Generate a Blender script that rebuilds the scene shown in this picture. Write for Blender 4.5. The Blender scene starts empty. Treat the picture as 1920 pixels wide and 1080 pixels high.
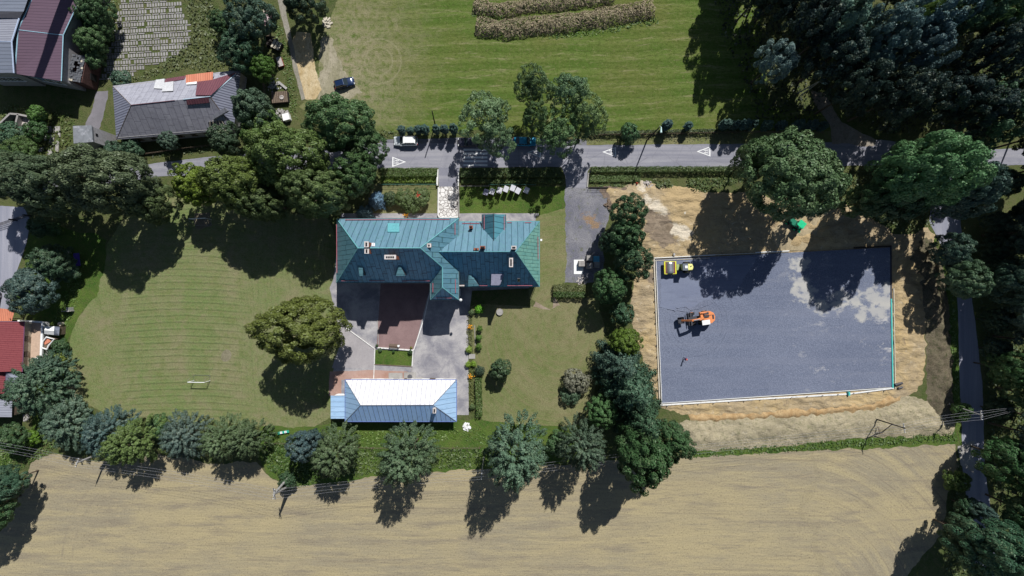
import bpy, math, random
import numpy as np
from mathutils import Vector, noise as mnoise
R = math.radians
scene = bpy.context.scene
COL = scene.collection

# ------------------------------------------------ camera, sky, sun, exposure
H = 104.0
cd = bpy.data.cameras.new('camera'); cam = bpy.data.objects.new('camera', cd); COL.objects.link(cam)
cam.location = (0, 0, H); cam.rotation_euler = (0, 0, 0)
cd.sensor_width = 36; cd.lens = 19.5; cd.clip_start = 1; cd.clip_end = 6000
scene.camera = cam
SUN_AZ = R(21.5); SUN_EL = R(50.0)
w = bpy.data.worlds.new('World'); scene.world = w; w.use_nodes = True
wn = w.node_tree; bg = wn.nodes['Background']
sky = wn.nodes.new('ShaderNodeTexSky'); sky.sky_type = 'NISHITA'; sky.sun_disc = False
sky.sun_elevation = SUN_EL; sky.sun_rotation = SUN_AZ; sky.air_density = 1.0; sky.dust_density = 0.6
wn.links.new(sky.outputs[0], bg.inputs[0]); bg.inputs[1].default_value = 0.055
sl = bpy.data.lights.new('sun', 'SUN'); sl.energy = 4.9; sl.angle = R(0.5); sl.color = (1.0, 0.985, 0.945)
so = bpy.data.objects.new('sun', sl); COL.objects.link(so)
sd = Vector((math.sin(SUN_AZ)*math.cos(SUN_EL), math.cos(SUN_AZ)*math.cos(SUN_EL), math.sin(SUN_EL)))
so.rotation_euler = sd.to_track_quat('Z', 'Y').to_euler(); so.location = sd*200
scene.view_settings.view_transform = 'Standard'; scene.view_settings.look = 'None'
scene.view_settings.exposure = 0.08; scene.view_settings.gamma = 1.0
scene.cycles.max_bounces = 5; scene.cycles.diffuse_bounces = 1; scene.cycles.transparent_max_bounces = 4
scene.cycles.transmission_bounces = 3; scene.cycles.glossy_bounces = 2

# ------------------------------------------------ helpers
def G(px, py, z=0.0):
    """the point at height z that stands over the photo position px, py (1 px = 0.1 m on the ground)"""
    k = (H - z)/H/10
    return Vector(((px-960)*k, (540-py)*k, z))

def tag(o, label=None, cat=None, group=None, kind=None):
    if label: o['label'] = label
    if cat: o['category'] = cat
    if group: o['group'] = group
    if kind: o['kind'] = kind
    return o

def thing(name, label, cat, loc=(0, 0, 0), rz=0, group=None):
    o = bpy.data.objects.new(name, None); COL.objects.link(o)
    o.empty_display_size = 0.3
    o.location = loc; o.rotation_euler = (0, 0, rz)
    return tag(o, label, cat, group)

def copy_tree(o, parent=None):
    c = o.copy(); COL.objects.link(c)
    if parent: c.parent = parent
    for ch in KIDS.get(o.name, []):
        copy_tree(ch, c)
    return c
KIDS = {}
def kid(o, parent):
    o.parent = parent; KIDS.setdefault(parent.name, []).append(o)

WORLD_OFF = {}
class MB:
    def __init__(s): s.v = []; s.f = []; s.m = []
    def poly(s, pts, mi=0):
        b = len(s.v); s.v += [tuple(p) for p in pts]; s.f.append(tuple(range(b, b+len(pts)))); s.m.append(mi); return s
    def grid(s, rows, mi=0, close=False):
        b = len(s.v); n = len(rows[0])
        for r in rows: s.v += [tuple(p) for p in r]
        for i in range(len(rows)-1):
            for j in range(n if close else n-1):
                j2 = (j+1) % n
                s.f.append((b+i*n+j, b+i*n+j2, b+(i+1)*n+j2, b+(i+1)*n+j)); s.m.append(mi)
        return s
    def prism(s, base, top, mi=0, cap=True, mi_top=None):
        b = len(s.v); n = len(base)
        s.v += [tuple(p) for p in base]+[tuple(p) for p in top]
        for i in range(n):
            j = (i+1) % n; s.f.append((b+i, b+j, b+n+j, b+n+i)); s.m.append(mi)
        if cap:
            s.f.append(tuple(range(b+n-1, b-1, -1))); s.m.append(mi)
            s.f.append(tuple(range(b+n, b+2*n))); s.m.append(mi if mi_top is None else mi_top)
        return s
    def box(s, c, size, rz=0, mi=0, taper=1.0):
        x, y, z = size[0]/2, size[1]/2, size[2]/2; ca, sa = math.cos(rz), math.sin(rz)
        def q(a, b, d): return (c[0]+a*ca-b*sa, c[1]+a*sa+b*ca, c[2]+d)
        t = taper
        return s.prism([q(-x, -y, -z), q(x, -y, -z), q(x, y, -z), q(-x, y, -z)], [q(-x*t, -y*t, z), q(x*t, -y*t, z), q(x*t, y*t, z), q(-x*t, y*t, z)], mi)
    def bar(s, p0, p1, wd, ht, mi=0):
        p0 = Vector(p0); p1 = Vector(p1); d = (p1-p0).normalized()
        u = Vector((0, 0, 1)) if abs(d.z) < .95 else Vector((1, 0, 0))
        a = d.cross(u).normalized()*wd/2; b = a.cross(d).normalized()*ht/2
        return s.prism([p0-a-b, p0+a-b, p0+a+b, p0-a+b], [p1-a-b, p1+a-b, p1+a+b, p1-a+b], mi)
    def tube(s, pts, rs, n=8, mi=0):
        rows = []
        pts = [Vector(p) for p in pts]
        if not hasattr(rs, '__len__'): rs = [rs]*len(pts)
        for i, p in enumerate(pts):
            d = (pts[min(i+1, len(pts)-1)]-pts[max(i-1, 0)]).normalized()
            u = Vector((0, 0, 1)) if abs(d.z) < .9 else Vector((1, 0, 0))
            a = d.cross(u).normalized(); b = a.cross(d).normalized()
            rows.append([p+(a*math.cos(t*2*math.pi/n)+b*math.sin(t*2*math.pi/n))*rs[i] for t in range(n)])
        s.grid(rows, mi, True)
        s.poly(rows[0][::-1], mi); s.poly(rows[-1], mi); return s
    def lathe(s, c, prof, n=16, mi=0):
        rows = [[(c[0]+r*math.cos(t*2*math.pi/n), c[1]+r*math.sin(t*2*math.pi/n), c[2]+z) for t in range(n)] for r, z in prof]
        return s.grid(rows, mi, True)
    def disc_wheel(s, c, r, wd, ang=0, n=18, mi=0, rin=0.0):
        """wheel with its axle along local y turned by ang"""
        ax = Vector((-math.sin(ang), math.cos(ang), 0)); fx = Vector((math.cos(ang), math.sin(ang), 0)); c = Vector(c)
        def ring(rr, off): return [c+ax*off+(fx*math.cos(t*2*math.pi/n)+Vector((0, 0, 1))*math.sin(t*2*math.pi/n))*rr for t in range(n)]
        rows = [ring(max(rin, .001), -wd/2), ring(r*.9, -wd/2), ring(r, -wd/2*.7), ring(r, wd/2*.7), ring(r*.9, wd/2), ring(max(rin, .001), wd/2)]
        return s.grid(rows, mi, True)
    def build(s, name, mats, parent=None, smooth=False, local=False, bevel=0.0):
        me = bpy.data.meshes.new(name)
        off = Vector((0, 0, 0))
        if parent is not None and not local:
            q = parent
            while q is not None: off = off + Vector(q.location); q = q.parent
        elif parent is None and not local:
            a = np.array(s.v); off = Vector((float(a[:, 0].mean()), float(a[:, 1].mean()), float(a[:, 2].min())))
        me.from_pydata([(x-off.x, y-off.y, z-off.z) for x, y, z in s.v], [], s.f)
        if not isinstance(mats, (list, tuple)): mats = [mats]
        for m in mats: me.materials.append(m)
        if len(mats) > 1: me.polygons.foreach_set('material_index', s.m)
        if smooth: me.polygons.foreach_set('use_smooth', [True]*len(s.f))
        me.update()
        o = bpy.data.objects.new(name, me); COL.objects.link(o)
        if parent is not None: kid(o, parent)
        elif not local: o.location = off
        if bevel:
            b = o.modifiers.new('bevel', 'BEVEL'); b.width = bevel; b.segments = 2; b.limit_method = 'ANGLE'
        return o

# ------------------------------------------------ node materials
class NT:
    def __init__(s, name, rough=0.85, spec=0.25, metal=0.0):
        s.mat = bpy.data.materials.new(name); s.mat.use_nodes = True; s.t = s.mat.node_tree
        s.b = s.t.nodes['Principled BSDF']
        s.b.inputs['Roughness'].default_value = rough; s.b.inputs['Specular IOR Level'].default_value = spec; s.b.inputs['Metallic'].default_value = metal
    def n(s, typ, **k):
        x = s.t.nodes.new(typ)
        for a, v in k.items(): setattr(x, a, v)
        return x
    def put(s, inp, v):
        if isinstance(v, bpy.types.NodeSocket): s.t.links.new(v, inp)
        elif isinstance(v, (tuple, list)) and len(v) == 3 and inp.type == 'RGBA': inp.default_value = (*v, 1)
        else: inp.default_value = v
    def pos(s): return s.n('ShaderNodeNewGeometry').outputs['Position']
    def obj(s): return s.n('ShaderNodeTexCoord').outputs['Object']
    def vm(s, v, k, add=(0, 0, 0)):
        x = s.n('ShaderNodeMapping'); s.put(x.inputs['Vector'], v); x.inputs['Scale'].default_value = k; x.inputs['Location'].default_value = add; return x.outputs[0]
    def rot(s, v, a):
        x = s.n('ShaderNodeMapping'); s.put(x.inputs['Vector'], v); x.inputs['Rotation'].default_value = (0, 0, a); return x.outputs[0]
    def noise(s, v, scale, detail=4, rough=0.6, dist=0.0):
        x = s.n('ShaderNodeTexNoise'); s.put(x.inputs['Vector'], v); x.inputs['Scale'].default_value = scale
        x.inputs['Detail'].default_value = detail; x.inputs['Roughness'].default_value = rough; x.inputs['Distortion'].default_value = dist
        return x.outputs['Fac']
    def voro(s, v, scale, feature='F1', out='Distance'):
        x = s.n('ShaderNodeTexVoronoi'); x.feature = feature; s.put(x.inputs['Vector'], v); x.inputs['Scale'].default_value = scale; return x.outputs[out]
    def wave(s, v, scale, dist=0, detail=2, dscale=1, direction='X'):
        x = s.n('ShaderNodeTexWave'); x.bands_direction = direction; s.put(x.inputs['Vector'], v); x.inputs['Scale'].default_value = scale
        x.inputs['Distortion'].default_value = dist; x.inputs['Detail'].default_value = detail; x.inputs['Detail Scale'].default_value = dscale
        return x.outputs['Fac']
    def mr(s, f, a, b, c=0.0, d=1.0):
        x = s.n('ShaderNodeMapRange'); s.put(x.inputs[0], f)
        for i, q in enumerate((a, b, c, d)): x.inputs[i+1].default_value = q
        return x.outputs[0]
    def m(s, op, a, b=0.0, c=0.0):
        x = s.n('ShaderNodeMath', operation=op); s.put(x.inputs[0], a); s.put(x.inputs[1], b); s.put(x.inputs[2], c); return x.outputs[0]
    def sep(s, v):
        x = s.n('ShaderNodeSeparateXYZ'); s.put(x.inputs[0], v); return x.outputs
    def comb(s, a, b, c=0.0):
        x = s.n('ShaderNodeCombineXYZ'); s.put(x.inputs[0], a); s.put(x.inputs[1], b); s.put(x.inputs[2], c); return x.outputs[0]
    def mix(s, f, a, b, blend='MIX'):
        x = s.n('ShaderNodeMix', data_type='RGBA', blend_type=blend); s.put(x.inputs['Factor'], f)
        ins = [i for i in x.inputs if i.type == 'RGBA']; s.put(ins[0], a); s.put(ins[1], b)
        return [o for o in x.outputs if o.type == 'RGBA'][0]
    def bump(s, h, strength=0.5, dist=0.1):
        x = s.n('ShaderNodeBump'); s.put(x.inputs['Height'], h); x.inputs['Strength'].default_value = strength; x.inputs['Distance'].default_value = dist
        s.t.links.new(x.outputs[0], s.b.inputs['Normal'])
    def out(s, col): s.put(s.b.inputs['Base Color'], col); return s.mat

def plain(name, c, rough=0.6, spec=0.4, metal=0.0, var=0.12, scale=3.0, dirt=None):
    t = NT(name, rough, spec, metal); p = t.obj()
    f = t.noise(p, scale, 5, .65)
    col = t.mix(t.mr(f, .35, .65), tuple(x*(1-var) for x in c), tuple(min(1, x*(1+var)) for x in c))
    if dirt: col = t.mix(t.mr(t.noise(p, scale*.6, 6, .7), .52, .7), col, dirt)
    return t.out(col)

def stretch_noise(t, p, kx, ky, scale, detail=4, rough=.6):
    return t.noise(t.vm(p, (kx, ky, 1)), scale, detail, rough)

def blobs(t, p, lst, amp=1.5, edge=.25):
    # soft union of stains given as photo px, py, radius px, with a ragged rim
    n = t.m('MULTIPLY', t.m('SUBTRACT', t.noise(t.vm(p, (.8, 1.1, 1)), .55, 7, .72), .5), amp*4); best = None
    for px, py, r in lst:
        v = t.n('ShaderNodeVectorMath', operation='DISTANCE'); c = G(px, py); t.put(v.inputs[0], p); v.inputs[1].default_value = (c.x, c.y, .26)
        d = t.m('SUBTRACT', v.outputs['Value'], r/10); best = d if best is None else t.m('SMOOTH_MIN', best, d, 1.2)
    return t.mr(t.m('ADD', best, n), edge, -edge)

def mk_ground():
    t = NT('rough_grass', .95, .1); p = t.pos()
    a = t.noise(p, .11, 6, .62); b = t.noise(p, .9, 6, .72); c = t.noise(p, 5, 3, .7)
    col = t.mix(t.mr(a, .35, .62), (.068, .108, .028), (.125, .145, .050))
    col = t.mix(t.mr(b, .38, .7), col, (.16, .15, .075))
    col = t.mix(t.mr(c, .35, .7), t.mix(.45, col, (.02, .035, .01)), col)
    t.bump(t.m('ADD', b, c), .9, .25); return t.out(col)
def mk_green():
    t = NT('lush_grass', .95, .1); p = t.pos()
    a = t.noise(p, .25, 5, .6); b = t.noise(p, 1.6, 5, .7); c = t.noise(p, 6, 3, .7)
    col = t.mix(t.mr(a, .35, .62), (.060, .128, .022), (.120, .180, .036))
    col = t.mix(t.mr(b, .45, .75), col, (.13, .14, .05))
    col = t.mix(t.mr(c, .35, .65), t.mix(.5, col, (.015, .03, .008)), col)
    t.bump(t.m('ADD', b, c), .8, .2); return t.out(col)
def mk_stubble():
    t = NT('stubble', .95, .1); p = t.pos(); x, y, _ = t.sep(p)
    # rows bend to follow the field round at its right end
    rr = t.m('SQRT', t.m('ADD', t.m('MULTIPLY', t.m('SUBTRACT', x, 52), t.m('SUBTRACT', x, 52)), t.m('MULTIPLY', t.m('ADD', y, 62), t.m('ADD', y, 62))))
    rowc = t.comb(t.m('MULTIPLY', x, .10), y, 0)
    ringc = t.comb(rr, t.m('MULTIPLY', t.m('ARCTAN2', t.m('ADD', y, 62), t.m('SUBTRACT', x, 52)), 2.0), 3)
    msk = t.mr(t.m('ADD', x, t.m('MULTIPLY', t.noise(p, .08, 3), 14)), 62, 63)
    v = t.n('ShaderNodeMix', data_type='VECTOR')
    t.put(v.inputs[0], msk); vi = [i for i in v.inputs if i.type == 'VECTOR' and i.name != 'Factor']; t.put(vi[0], rowc); t.put(vi[1], ringc)
    vv = [o for o in v.outputs if o.type == 'VECTOR'][0]
    rows = t.noise(vv, .7, 6, .7); fine = t.noise(vv, 3.2, 4, .75)
    big = t.noise(t.vm(p, (.45, 1, 1)), .075, 5, .62, .6); mid = t.noise(t.vm(p, (.14, 1, 1)), .6, 6, .7); gr = t.noise(p, 3.2, 4, .8)
    col = t.mix(t.mr(big, .40, .60), (.345, .288, .172), (.272, .236, .165))
    col = t.mix(t.mr(rows, .46, .62, 0, .65), col, (.385, .322, .185))
    col = t.mix(t.mr(mid, .50, .66), col, (.235, .20, .145))
    col = t.mix(t.mr(rows, .42, .30, 0, .6), col, (.205, .17, .12))
    col = t.mix(t.mr(gr, .54, .70), col, (.150, .122, .085))
    col = t.mix(t.mr(gr, .42, .30, 0, .55), col, (.47, .39, .24))
    col = t.mix(t.mr(fine, .60, .72, 0, .6), col, (.17, .135, .085))
    col = t.mix(t.mr(t.noise(t.vm(p, (.2, 1, 1)), 1.8, 5, .78), .54, .70, 0, .6), col, (.42, .34, .205))
    tk = t.mr(t.m('ABSOLUTE', t.m('SUBTRACT', t.m('FRACT', t.m('DIVIDE', rr, 2.6)), .5)), .44, .475)
    tm = t.m('MULTIPLY', t.m('MULTIPLY', tk, t.mr(x, 58, 64)), t.mr(t.noise(p, .12, 3), .44, .54)); col = t.mix(t.m('MULTIPLY', tm, .45), col, (.19, .155, .115))
    yt = t.m('ADD', y, t.m('MULTIPLY', x, .02)); tk2 = t.mr(t.m('ABSOLUTE', t.m('SUBTRACT', t.m('FRACT', t.m('DIVIDE', yt, 5.2)), .5)), .46, .48)
    col = t.mix(t.m('MULTIPLY', t.m('MULTIPLY', tk2, t.mr(x, 64, 58)), t.mr(t.noise(t.vm(p, (.3, 1, 1)), .2, 4, .7), .48, .60, 0, .45)), col, (.20, .165, .12))
    lx = t.m('ADD', x, 62); ly = t.m('ADD', y, 52); lr = t.m('SQRT', t.m('ADD', t.m('MULTIPLY', lx, lx), t.m('MULTIPLY', ly, ly)))
    for rad in (20.5, 22.4):
        col = t.mix(t.m('MULTIPLY', t.m('MULTIPLY', t.mr(t.m('ABSOLUTE', t.m('SUBTRACT', lr, rad)), .28, .1), t.mr(x, -58, -70)), t.mr(t.noise(p, .3, 4), .4, .6, 0, .4)), col, (.20, .17, .13))
    t.bump(t.m('ADD', gr, fine), .6, .12); return t.out(col)
def mk_lawn():
    t = NT('mown_lawn', .95, .1); p = t.pos(); x, y, _ = t.sep(p)
    cx = t.m('ADD', x, 62); bend = t.m('MULTIPLY', t.m('MULTIPLY', cx, cx), .0042)
    wob = t.m('MULTIPLY', t.noise(p, .05, 2), .8)
    yy = t.m('ADD', t.m('ADD', y, bend), wob)
    ph = t.m('MULTIPLY', yy, 2*math.pi/1.25)
    s = t.m('SINE', ph)
    dash = t.noise(t.comb(t.m('MULTIPLY', x, .35), t.m('MULTIPLY', yy, 1.6)), .8, 4, .7)
    line = t.mr(t.m('ADD', s, t.m('MULTIPLY', dash, 2.4)), 1.55, 2.2)
    # windrows run lengthwise near the right-hand side
    xw = t.m('ADD', t.m('ADD', x, t.m('MULTIPLY', y, .07)), wob)
    s2 = t.m('SINE', t.m('MULTIPLY', xw, 2*math.pi/1.15))
    dash2 = t.noise(t.comb(t.m('MULTIPLY', xw, 1.6), t.m('MULTIPLY', y, .3)), .8, 4, .7)
    line2 = t.mr(t.m('ADD', s2, t.m('MULTIPLY', dash2, 2.2)), 1.45, 2.1)
    side = t.mr(t.m('ADD', x, t.m('MULTIPLY', t.noise(p, .1, 3), 8)), -50, -44)
    inner = t.mr(t.m('SUBTRACT', 0.0, x), 71, 76, 1, 0)
    ln = t.m('ADD', t.m('MULTIPLY', t.m('MULTIPLY', line, t.m('SUBTRACT', 1.0, side)), inner), t.m('MULTIPLY', line2, t.m('MULTIPLY', side, .5)))
    big = t.noise(p, .09, 5, .6); mid = t.noise(p, .6, 5, .7); gr = t.noise(p, 5, 3, .75)
    col = t.mix(t.mr(big, .4, .62), (.150, .200, .070), (.222, .215, .115))
    col = t.mix(t.mr(mid, .45, .68), col, (.150, .178, .062))
    col = t.mix(t.mr(t.noise(p, 1.7, 5, .75), .50, .68, 0, .7), col, (.235, .20, .115))
    col = t.mix(t.mr(t.noise(p, 2.3, 4, .75), .48, .34, 0, .6), col, (.085, .10, .040))
    col = t.mix(t.m('MULTIPLY', t.m('MULTIPLY', ln, t.mr(t.noise(p, 1.8, 5, .75), .42, .60)), .5), col, (.095, .145, .058))
    lt = t.mr(t.m('ADD', t.m('SINE', t.m('ADD', ph, 2.4)), t.m('MULTIPLY', dash, 2.2)), 1.8, 2.4)
    wr = t.noise(p, .28, 6, .72, .4); col = t.mix(t.mr(wr, .52, .66, 0, .6), col, (.235, .205, .125)); col = t.mix(t.mr(wr, .44, .34, 0, .5), col, (.105, .150, .048))
    col = t.mix(t.m('MULTIPLY', t.m('MULTIPLY', lt, inner), .3), col, (.235, .205, .12))
    col = t.mix(t.mr(gr, .3, .55, .5, 0), col, (.06, .065, .025))
    col = t.mix(t.mr(gr, .58, .8, 0, .45), col, (.29, .27, .15))
    t.bump(t.m('ADD', t.m('MULTIPLY', ln, .6), gr), .6, .15); return t.out(col)
def mk_meadow():
    t = NT('meadow_grass', .95, .1); p = t.pos(); x, y, _ = t.sep(p)
    yy = t.m('ADD', y, t.m('ADD', t.m('MULTIPLY', x, -.018), t.m('MULTIPLY', t.noise(p, .07, 3), 2.2)))
    s = t.m('SINE', t.m('MULTIPLY', yy, 2*math.pi/2.9)); s2 = t.m('SINE', t.m('MULTIPLY', yy, 2*math.pi/1.1))
    big = t.noise(p, .06, 5, .6); mid = t.noise(t.vm(p, (.4, 1, 1)), .7, 5, .7); gr = t.noise(p, 5, 3, .75)
    st = t.noise(t.comb(t.m('MULTIPLY', x, .22), t.m('MULTIPLY', yy, 2.0)), .9, 6, .72)
    col = t.mix(t.mr(t.m('ADD', s, t.m('MULTIPLY', mid, 2)), 0.2, 2.0), (.080, .132, .024), (.122, .168, .040))
    col = t.mix(t.mr(big, .45, .64, 0, .65), col, (.145, .145, .045))
    col = t.mix(t.mr(t.m('ADD', s2, t.m('MULTIPLY', mid, 2)), 1.3, 2.2, 0, .4), col, (.055, .085, .012))
    col = t.mix(t.mr(t.m('ADD', st, t.m('MULTIPLY', s, .035)), .55, .66, 0, .7), col, (.26, .24, .13))
    col = t.mix(t.mr(t.noise(p, 1.6, 5, .75), .52, .70, 0, .7), col, (.20, .19, .085))
    col = t.mix(t.mr(t.noise(t.vm(p, (.5, 1, 1)), 2.4, 4, .75), .50, .36, 0, .6), col, (.045, .065, .012))
    # scuffed, dry soil towards the parked car
    dx = t.m('ADD', x, 31); dy = t.m('SUBTRACT', y, 42)
    d = t.m('SQRT', t.m('ADD', t.m('MULTIPLY', dx, dx), t.m('MULTIPLY', t.m('MULTIPLY', dy, dy), .6)))
    dr = t.mr(t.m('ADD', d, t.m('MULTIPLY', t.noise(p, .35, 6, .7), 18)), 27, 9)
    col = t.mix(t.m('MULTIPLY', t.m('MULTIPLY', dr, t.mr(t.noise(p, .9, 6, .75), .36, .56)), .9), col, (.30, .255, .17))
    rx = t.m('ADD', x, 25); ry = t.m('SUBTRACT', y, 42.5)
    ring = t.m('SQRT', t.m('ADD', t.m('MULTIPLY', rx, rx), t.m('MULTIPLY', ry, ry)))
    rg = t.m('MULTIPLY', t.mr(t.m('ABSOLUTE', t.m('SUBTRACT', t.m('ABSOLUTE', t.m('SUBTRACT', ring, 3.4)), .8)), .25, .05), .5)
    col = t.mix(rg, col, (.27, .25, .15))
    col = t.mix(t.mr(gr, .3, .55, .5, 0), col, (.035, .05, .012))
    t.bump(t.m('ADD', mid, gr), .6, .15); return t.out(col)
def mk_lawn2():
    t = NT('dry_lawn', .95, .1); p = t.pos(); x, y, _ = t.sep(p)
    cx = t.m('SUBTRACT', x, 9); cy = t.m('ADD', y, 8)
    rr = t.m('SQRT', t.m('ADD', t.m('MULTIPLY', cx, cx), t.m('MULTIPLY', t.m('MULTIPLY', cy, cy), .8)))
    arc = t.noise(t.comb(t.m('MULTIPLY', rr, 1.0), t.m('MULTIPLY', t.m('ARCTAN2', cy, cx), 1.2)), 1.4, 5, .7)
    big = t.noise(p, .12, 5, .6); mid = t.noise(p, .7, 5, .72); gr = t.noise(p, 5, 3, .75)
    col = t.mix(t.mr(big, .4, .62), (.148, .175, .064), (.215, .205, .105))
    col = t.mix(t.mr(arc, .45, .65, 0, .7), col, (.205, .175, .095))
    col = t.mix(t.mr(mid, .5, .7, 0, .7), col, (.10, .125, .038))
    col = t.mix(t.mr(t.noise(p, 1.9, 5, .75), .52, .70, 0, .7), col, (.24, .21, .12))
    col = t.mix(t.mr(gr, .3, .55, .55, 0), col, (.055, .06, .022))
    col = t.mix(t.mr(gr, .6, .8, 0, .4), col, (.27, .25, .13))
    t.bump(t.m('ADD', arc, gr), .6, .15); return t.out(col)
def mk_sand():
    t = NT('sandy_soil', .95, .1); p = t.pos()
    st = t.noise(t.vm(p, (.32, 1, 1)), .9, 7, .72, .9); big = t.noise(p, .13, 6, .65, .5); mid = t.noise(p, .8, 6, .72, .6); gr = t.noise(p, 6, 3, .75)
    col = t.mix(t.mr(big, .38, .62), (.48, .355, .185), (.38, .30, .195))
    col = t.mix(t.mr(st, .50, .68), col, (.52, .40, .235))
    col = t.mix(t.mr(mid, .54, .72), col, (.245, .19, .13))
    col = t.mix(t.mr(mid, .42, .28, 0, .8), col, (.60, .52, .40))
    col = t.mix(t.mr(st, .38, .26, 0, .5), col, (.20, .15, .10))
    col = t.mix(blobs(t, p, [(1235, 425, 26), (1250, 445, 18), (1215, 400, 14), (1225, 520, 12)], 1.6), col, t.mix(t.noise(p, 1.2, 5, .7), (.27, .215, .16), (.20, .155, .115)))
    col = t.mix(blobs(t, p, [(1215, 375, 10), (1228, 385, 10), (1240, 393, 8), (1272, 432, 14), (1284, 440, 12), (1265, 425, 8), (1205, 352, 8)], 1.0), col, (.66, .58, .46))
    col = t.mix(t.m('MULTIPLY', blobs(t, p, [(1290, 375, 30), (1310, 395, 26), (1260, 370, 20), (1500, 440, 30), (1520, 450, 22)], 1.6), .8), col, (.45, .335, .185))
    col = t.mix(t.mr(gr, .3, .5, .35, 0), col, (.15, .11, .07))
    t.bump(t.m('ADD', t.m('MULTIPLY', st, 1.4), mid), 1.0, .3); return t.out(col)
def mk_pale(name='pale_sand', c1=(.56, .46, .30), c2=(.42, .31, .16)):
    t = NT(name, .95, .1); p = t.pos()
    mid = t.noise(t.vm(p, (1, .4, 1)), .6, 6, .72, .4); gr = t.noise(p, 5, 3, .75)
    col = t.mix(t.mr(mid, .38, .62), c1, c2); f2 = t.noise(p, 1.7, 6, .75, .3); col = t.mix(t.mr(f2, .50, .66, 0, .7), col, tuple(x*.62 for x in c2)); col = t.mix(t.mr(f2, .42, .30, 0, .6), col, tuple(min(.7, x*1.25) for x in c1)); col = t.mix(t.mr(gr, .3, .5, .45, 0), col, tuple(x*.45 for x in c2))
    t.bump(mid, .8, .3); return t.out(col)
def mk_earth():
    t = NT('weedy_earth', .95, .1); p = t.pos()
    big = t.noise(p, .3, 6, .65, .5); mid = t.noise(p, 1.3, 6, .75, .4); gr = t.noise(p, 6, 3, .75)
    col = t.mix(t.mr(big, .4, .62), (.20, .165, .115), (.275, .235, .16))
    col = t.mix(t.mr(mid, .5, .68), col, (.10, .115, .05))
    col = t.mix(t.mr(mid, .4, .28), col, (.35, .29, .19))
    col = t.mix(t.mr(gr, .35, .55, .6, 0), col, (.05, .042, .03))
    t.bump(t.m('ADD', mid, gr), 1.0, .4); return t.out(col)
def mk_strawbank():
    t = NT('weedy_straw_bank', .95, .1); p = t.pos()
    big = t.noise(t.vm(p, (.5, 1, 1)), .25, 6, .7, .3); mid = t.noise(p, 1.1, 6, .78, .3); fine = t.noise(p, 3.5, 5, .8)
    col = t.mix(t.mr(big, .40, .60), (.50, .43, .29), (.37, .32, .215)); col = t.mix(t.mr(mid, .54, .66, 0, .7), col, (.17, .185, .085))
    col = t.mix(t.mr(mid, .44, .34, 0, .8), col, (.60, .53, .39)); col = t.mix(t.mr(fine, .54, .68, 0, .5), col, (.13, .11, .07)); col = t.mix(t.mr(fine, .42, .32, 0, .5), col, (.52, .47, .36))
    t.bump(t.m('ADD', mid, fine), 1.0, .35); return t.out(col)
def mk_pad():
    t = NT('bitumen_base', .8, .25); p = t.pos()
    big = t.noise(t.vm(p, (.5, 1, 1)), .1, 5, .6); gr = t.noise(p, 4.5, 2, .9); gr2 = t.noise(p, 11, 2, .8); st = t.noise(t.vm(p, (.12, 1, 1)), .9, 5, .7)
    col = t.mix(t.mr(big, .4, .62), (.152, .180, .262), (.195, .223, .308))
    col = t.mix(t.mr(st, .5, .68, 0, .4), col, (.205, .23, .31))
    col = t.mix(t.mr(gr, .38, .68), t.mix(.42, col, (.04, .045, .07)), t.mix(.22, col, (.32, .34, .41)))
    col = t.mix(t.mr(gr2, .35, .65, .3, 0), col, (.04, .045, .07))
    # pale dust dragged over it
    x, y, _ = t.sep(p)
    du = t.noise(t.vm(p, (.45, 1, 1)), .55, 6, .75, .3); dm = t.mr(x, 45, 66); low = t.mr(t.noise(p, .12, 2), .42, .6)
    col = t.mix(t.m('MULTIPLY', t.m('MULTIPLY', t.mr(du, .565, .64), dm), low), col, (.42, .41, .41))
    wh = t.mr(t.noise(p, .9, 2, .5), .2, .3); col = t.mix(t.m('MULTIPLY', t.mr(t.m('ADD', wh, t.m('MULTIPLY', t.noise(p, 2.5, 4), .3)), .26, .2), .7), col, (.45, .44, .44))
    col = t.mix(t.m('MULTIPLY', t.mr(t.noise(t.vm(p, (.3, 1, 1)), 1.6, 5, .75), .60, .74, 0, .5), dm), col, (.36, .36, .38))
    bl = t.m('MULTIPLY', t.m('MULTIPLY', blobs(t, p, [(1497, 498, 15), (1500, 530, 16), (1508, 552, 15), (1540, 570, 12), (1572, 568, 12), (1606, 566, 14), (1640, 560, 16), (1658, 572, 14), (1662, 545, 14), (1618, 590, 8), (1634, 588, 8), (1612, 601, 5), (1490, 548, 7), (1575, 560, 14), (1650, 590, 8)], 2.3, .5), t.mr(t.noise(p, 2.2, 6, .8), .22, .34)), .95)
    col = t.mix(bl, col, t.mix(t.noise(p, .8, 5, .7), (.47, .45, .405), (.35, .345, .34)))
    ex = t.m('SUBTRACT', x, 34); ey = t.m('ADD', y, 6.5); er = t.m('SQRT', t.m('ADD', t.m('MULTIPLY', ex, ex), t.m('MULTIPLY', ey, ey)))
    ar = t.mr(t.m('ABSOLUTE', t.m('SUBTRACT', t.m('FRACT', t.m('DIVIDE', er, .9)), .5)), .40, .47)
    col = t.mix(t.m('MULTIPLY', t.m('MULTIPLY', t.m('MULTIPLY', ar, t.mr(er, 12, 8)), t.mr(t.noise(p, .5, 3), .45, .6)), t.mr(er, 2.5, 4, 0, .38)), col, (.05, .06, .09))
    pas = t.noise(t.comb(t.m('MULTIPLY', x, .02), t.m('MULTIPLY', y, .55)), 1.0, 1, .4); col = t.mix(t.mr(pas, .5, .62, 0, .22), col, (.19, .205, .265))
    t.bump(gr, .4, .06); return t.out(col)
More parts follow.
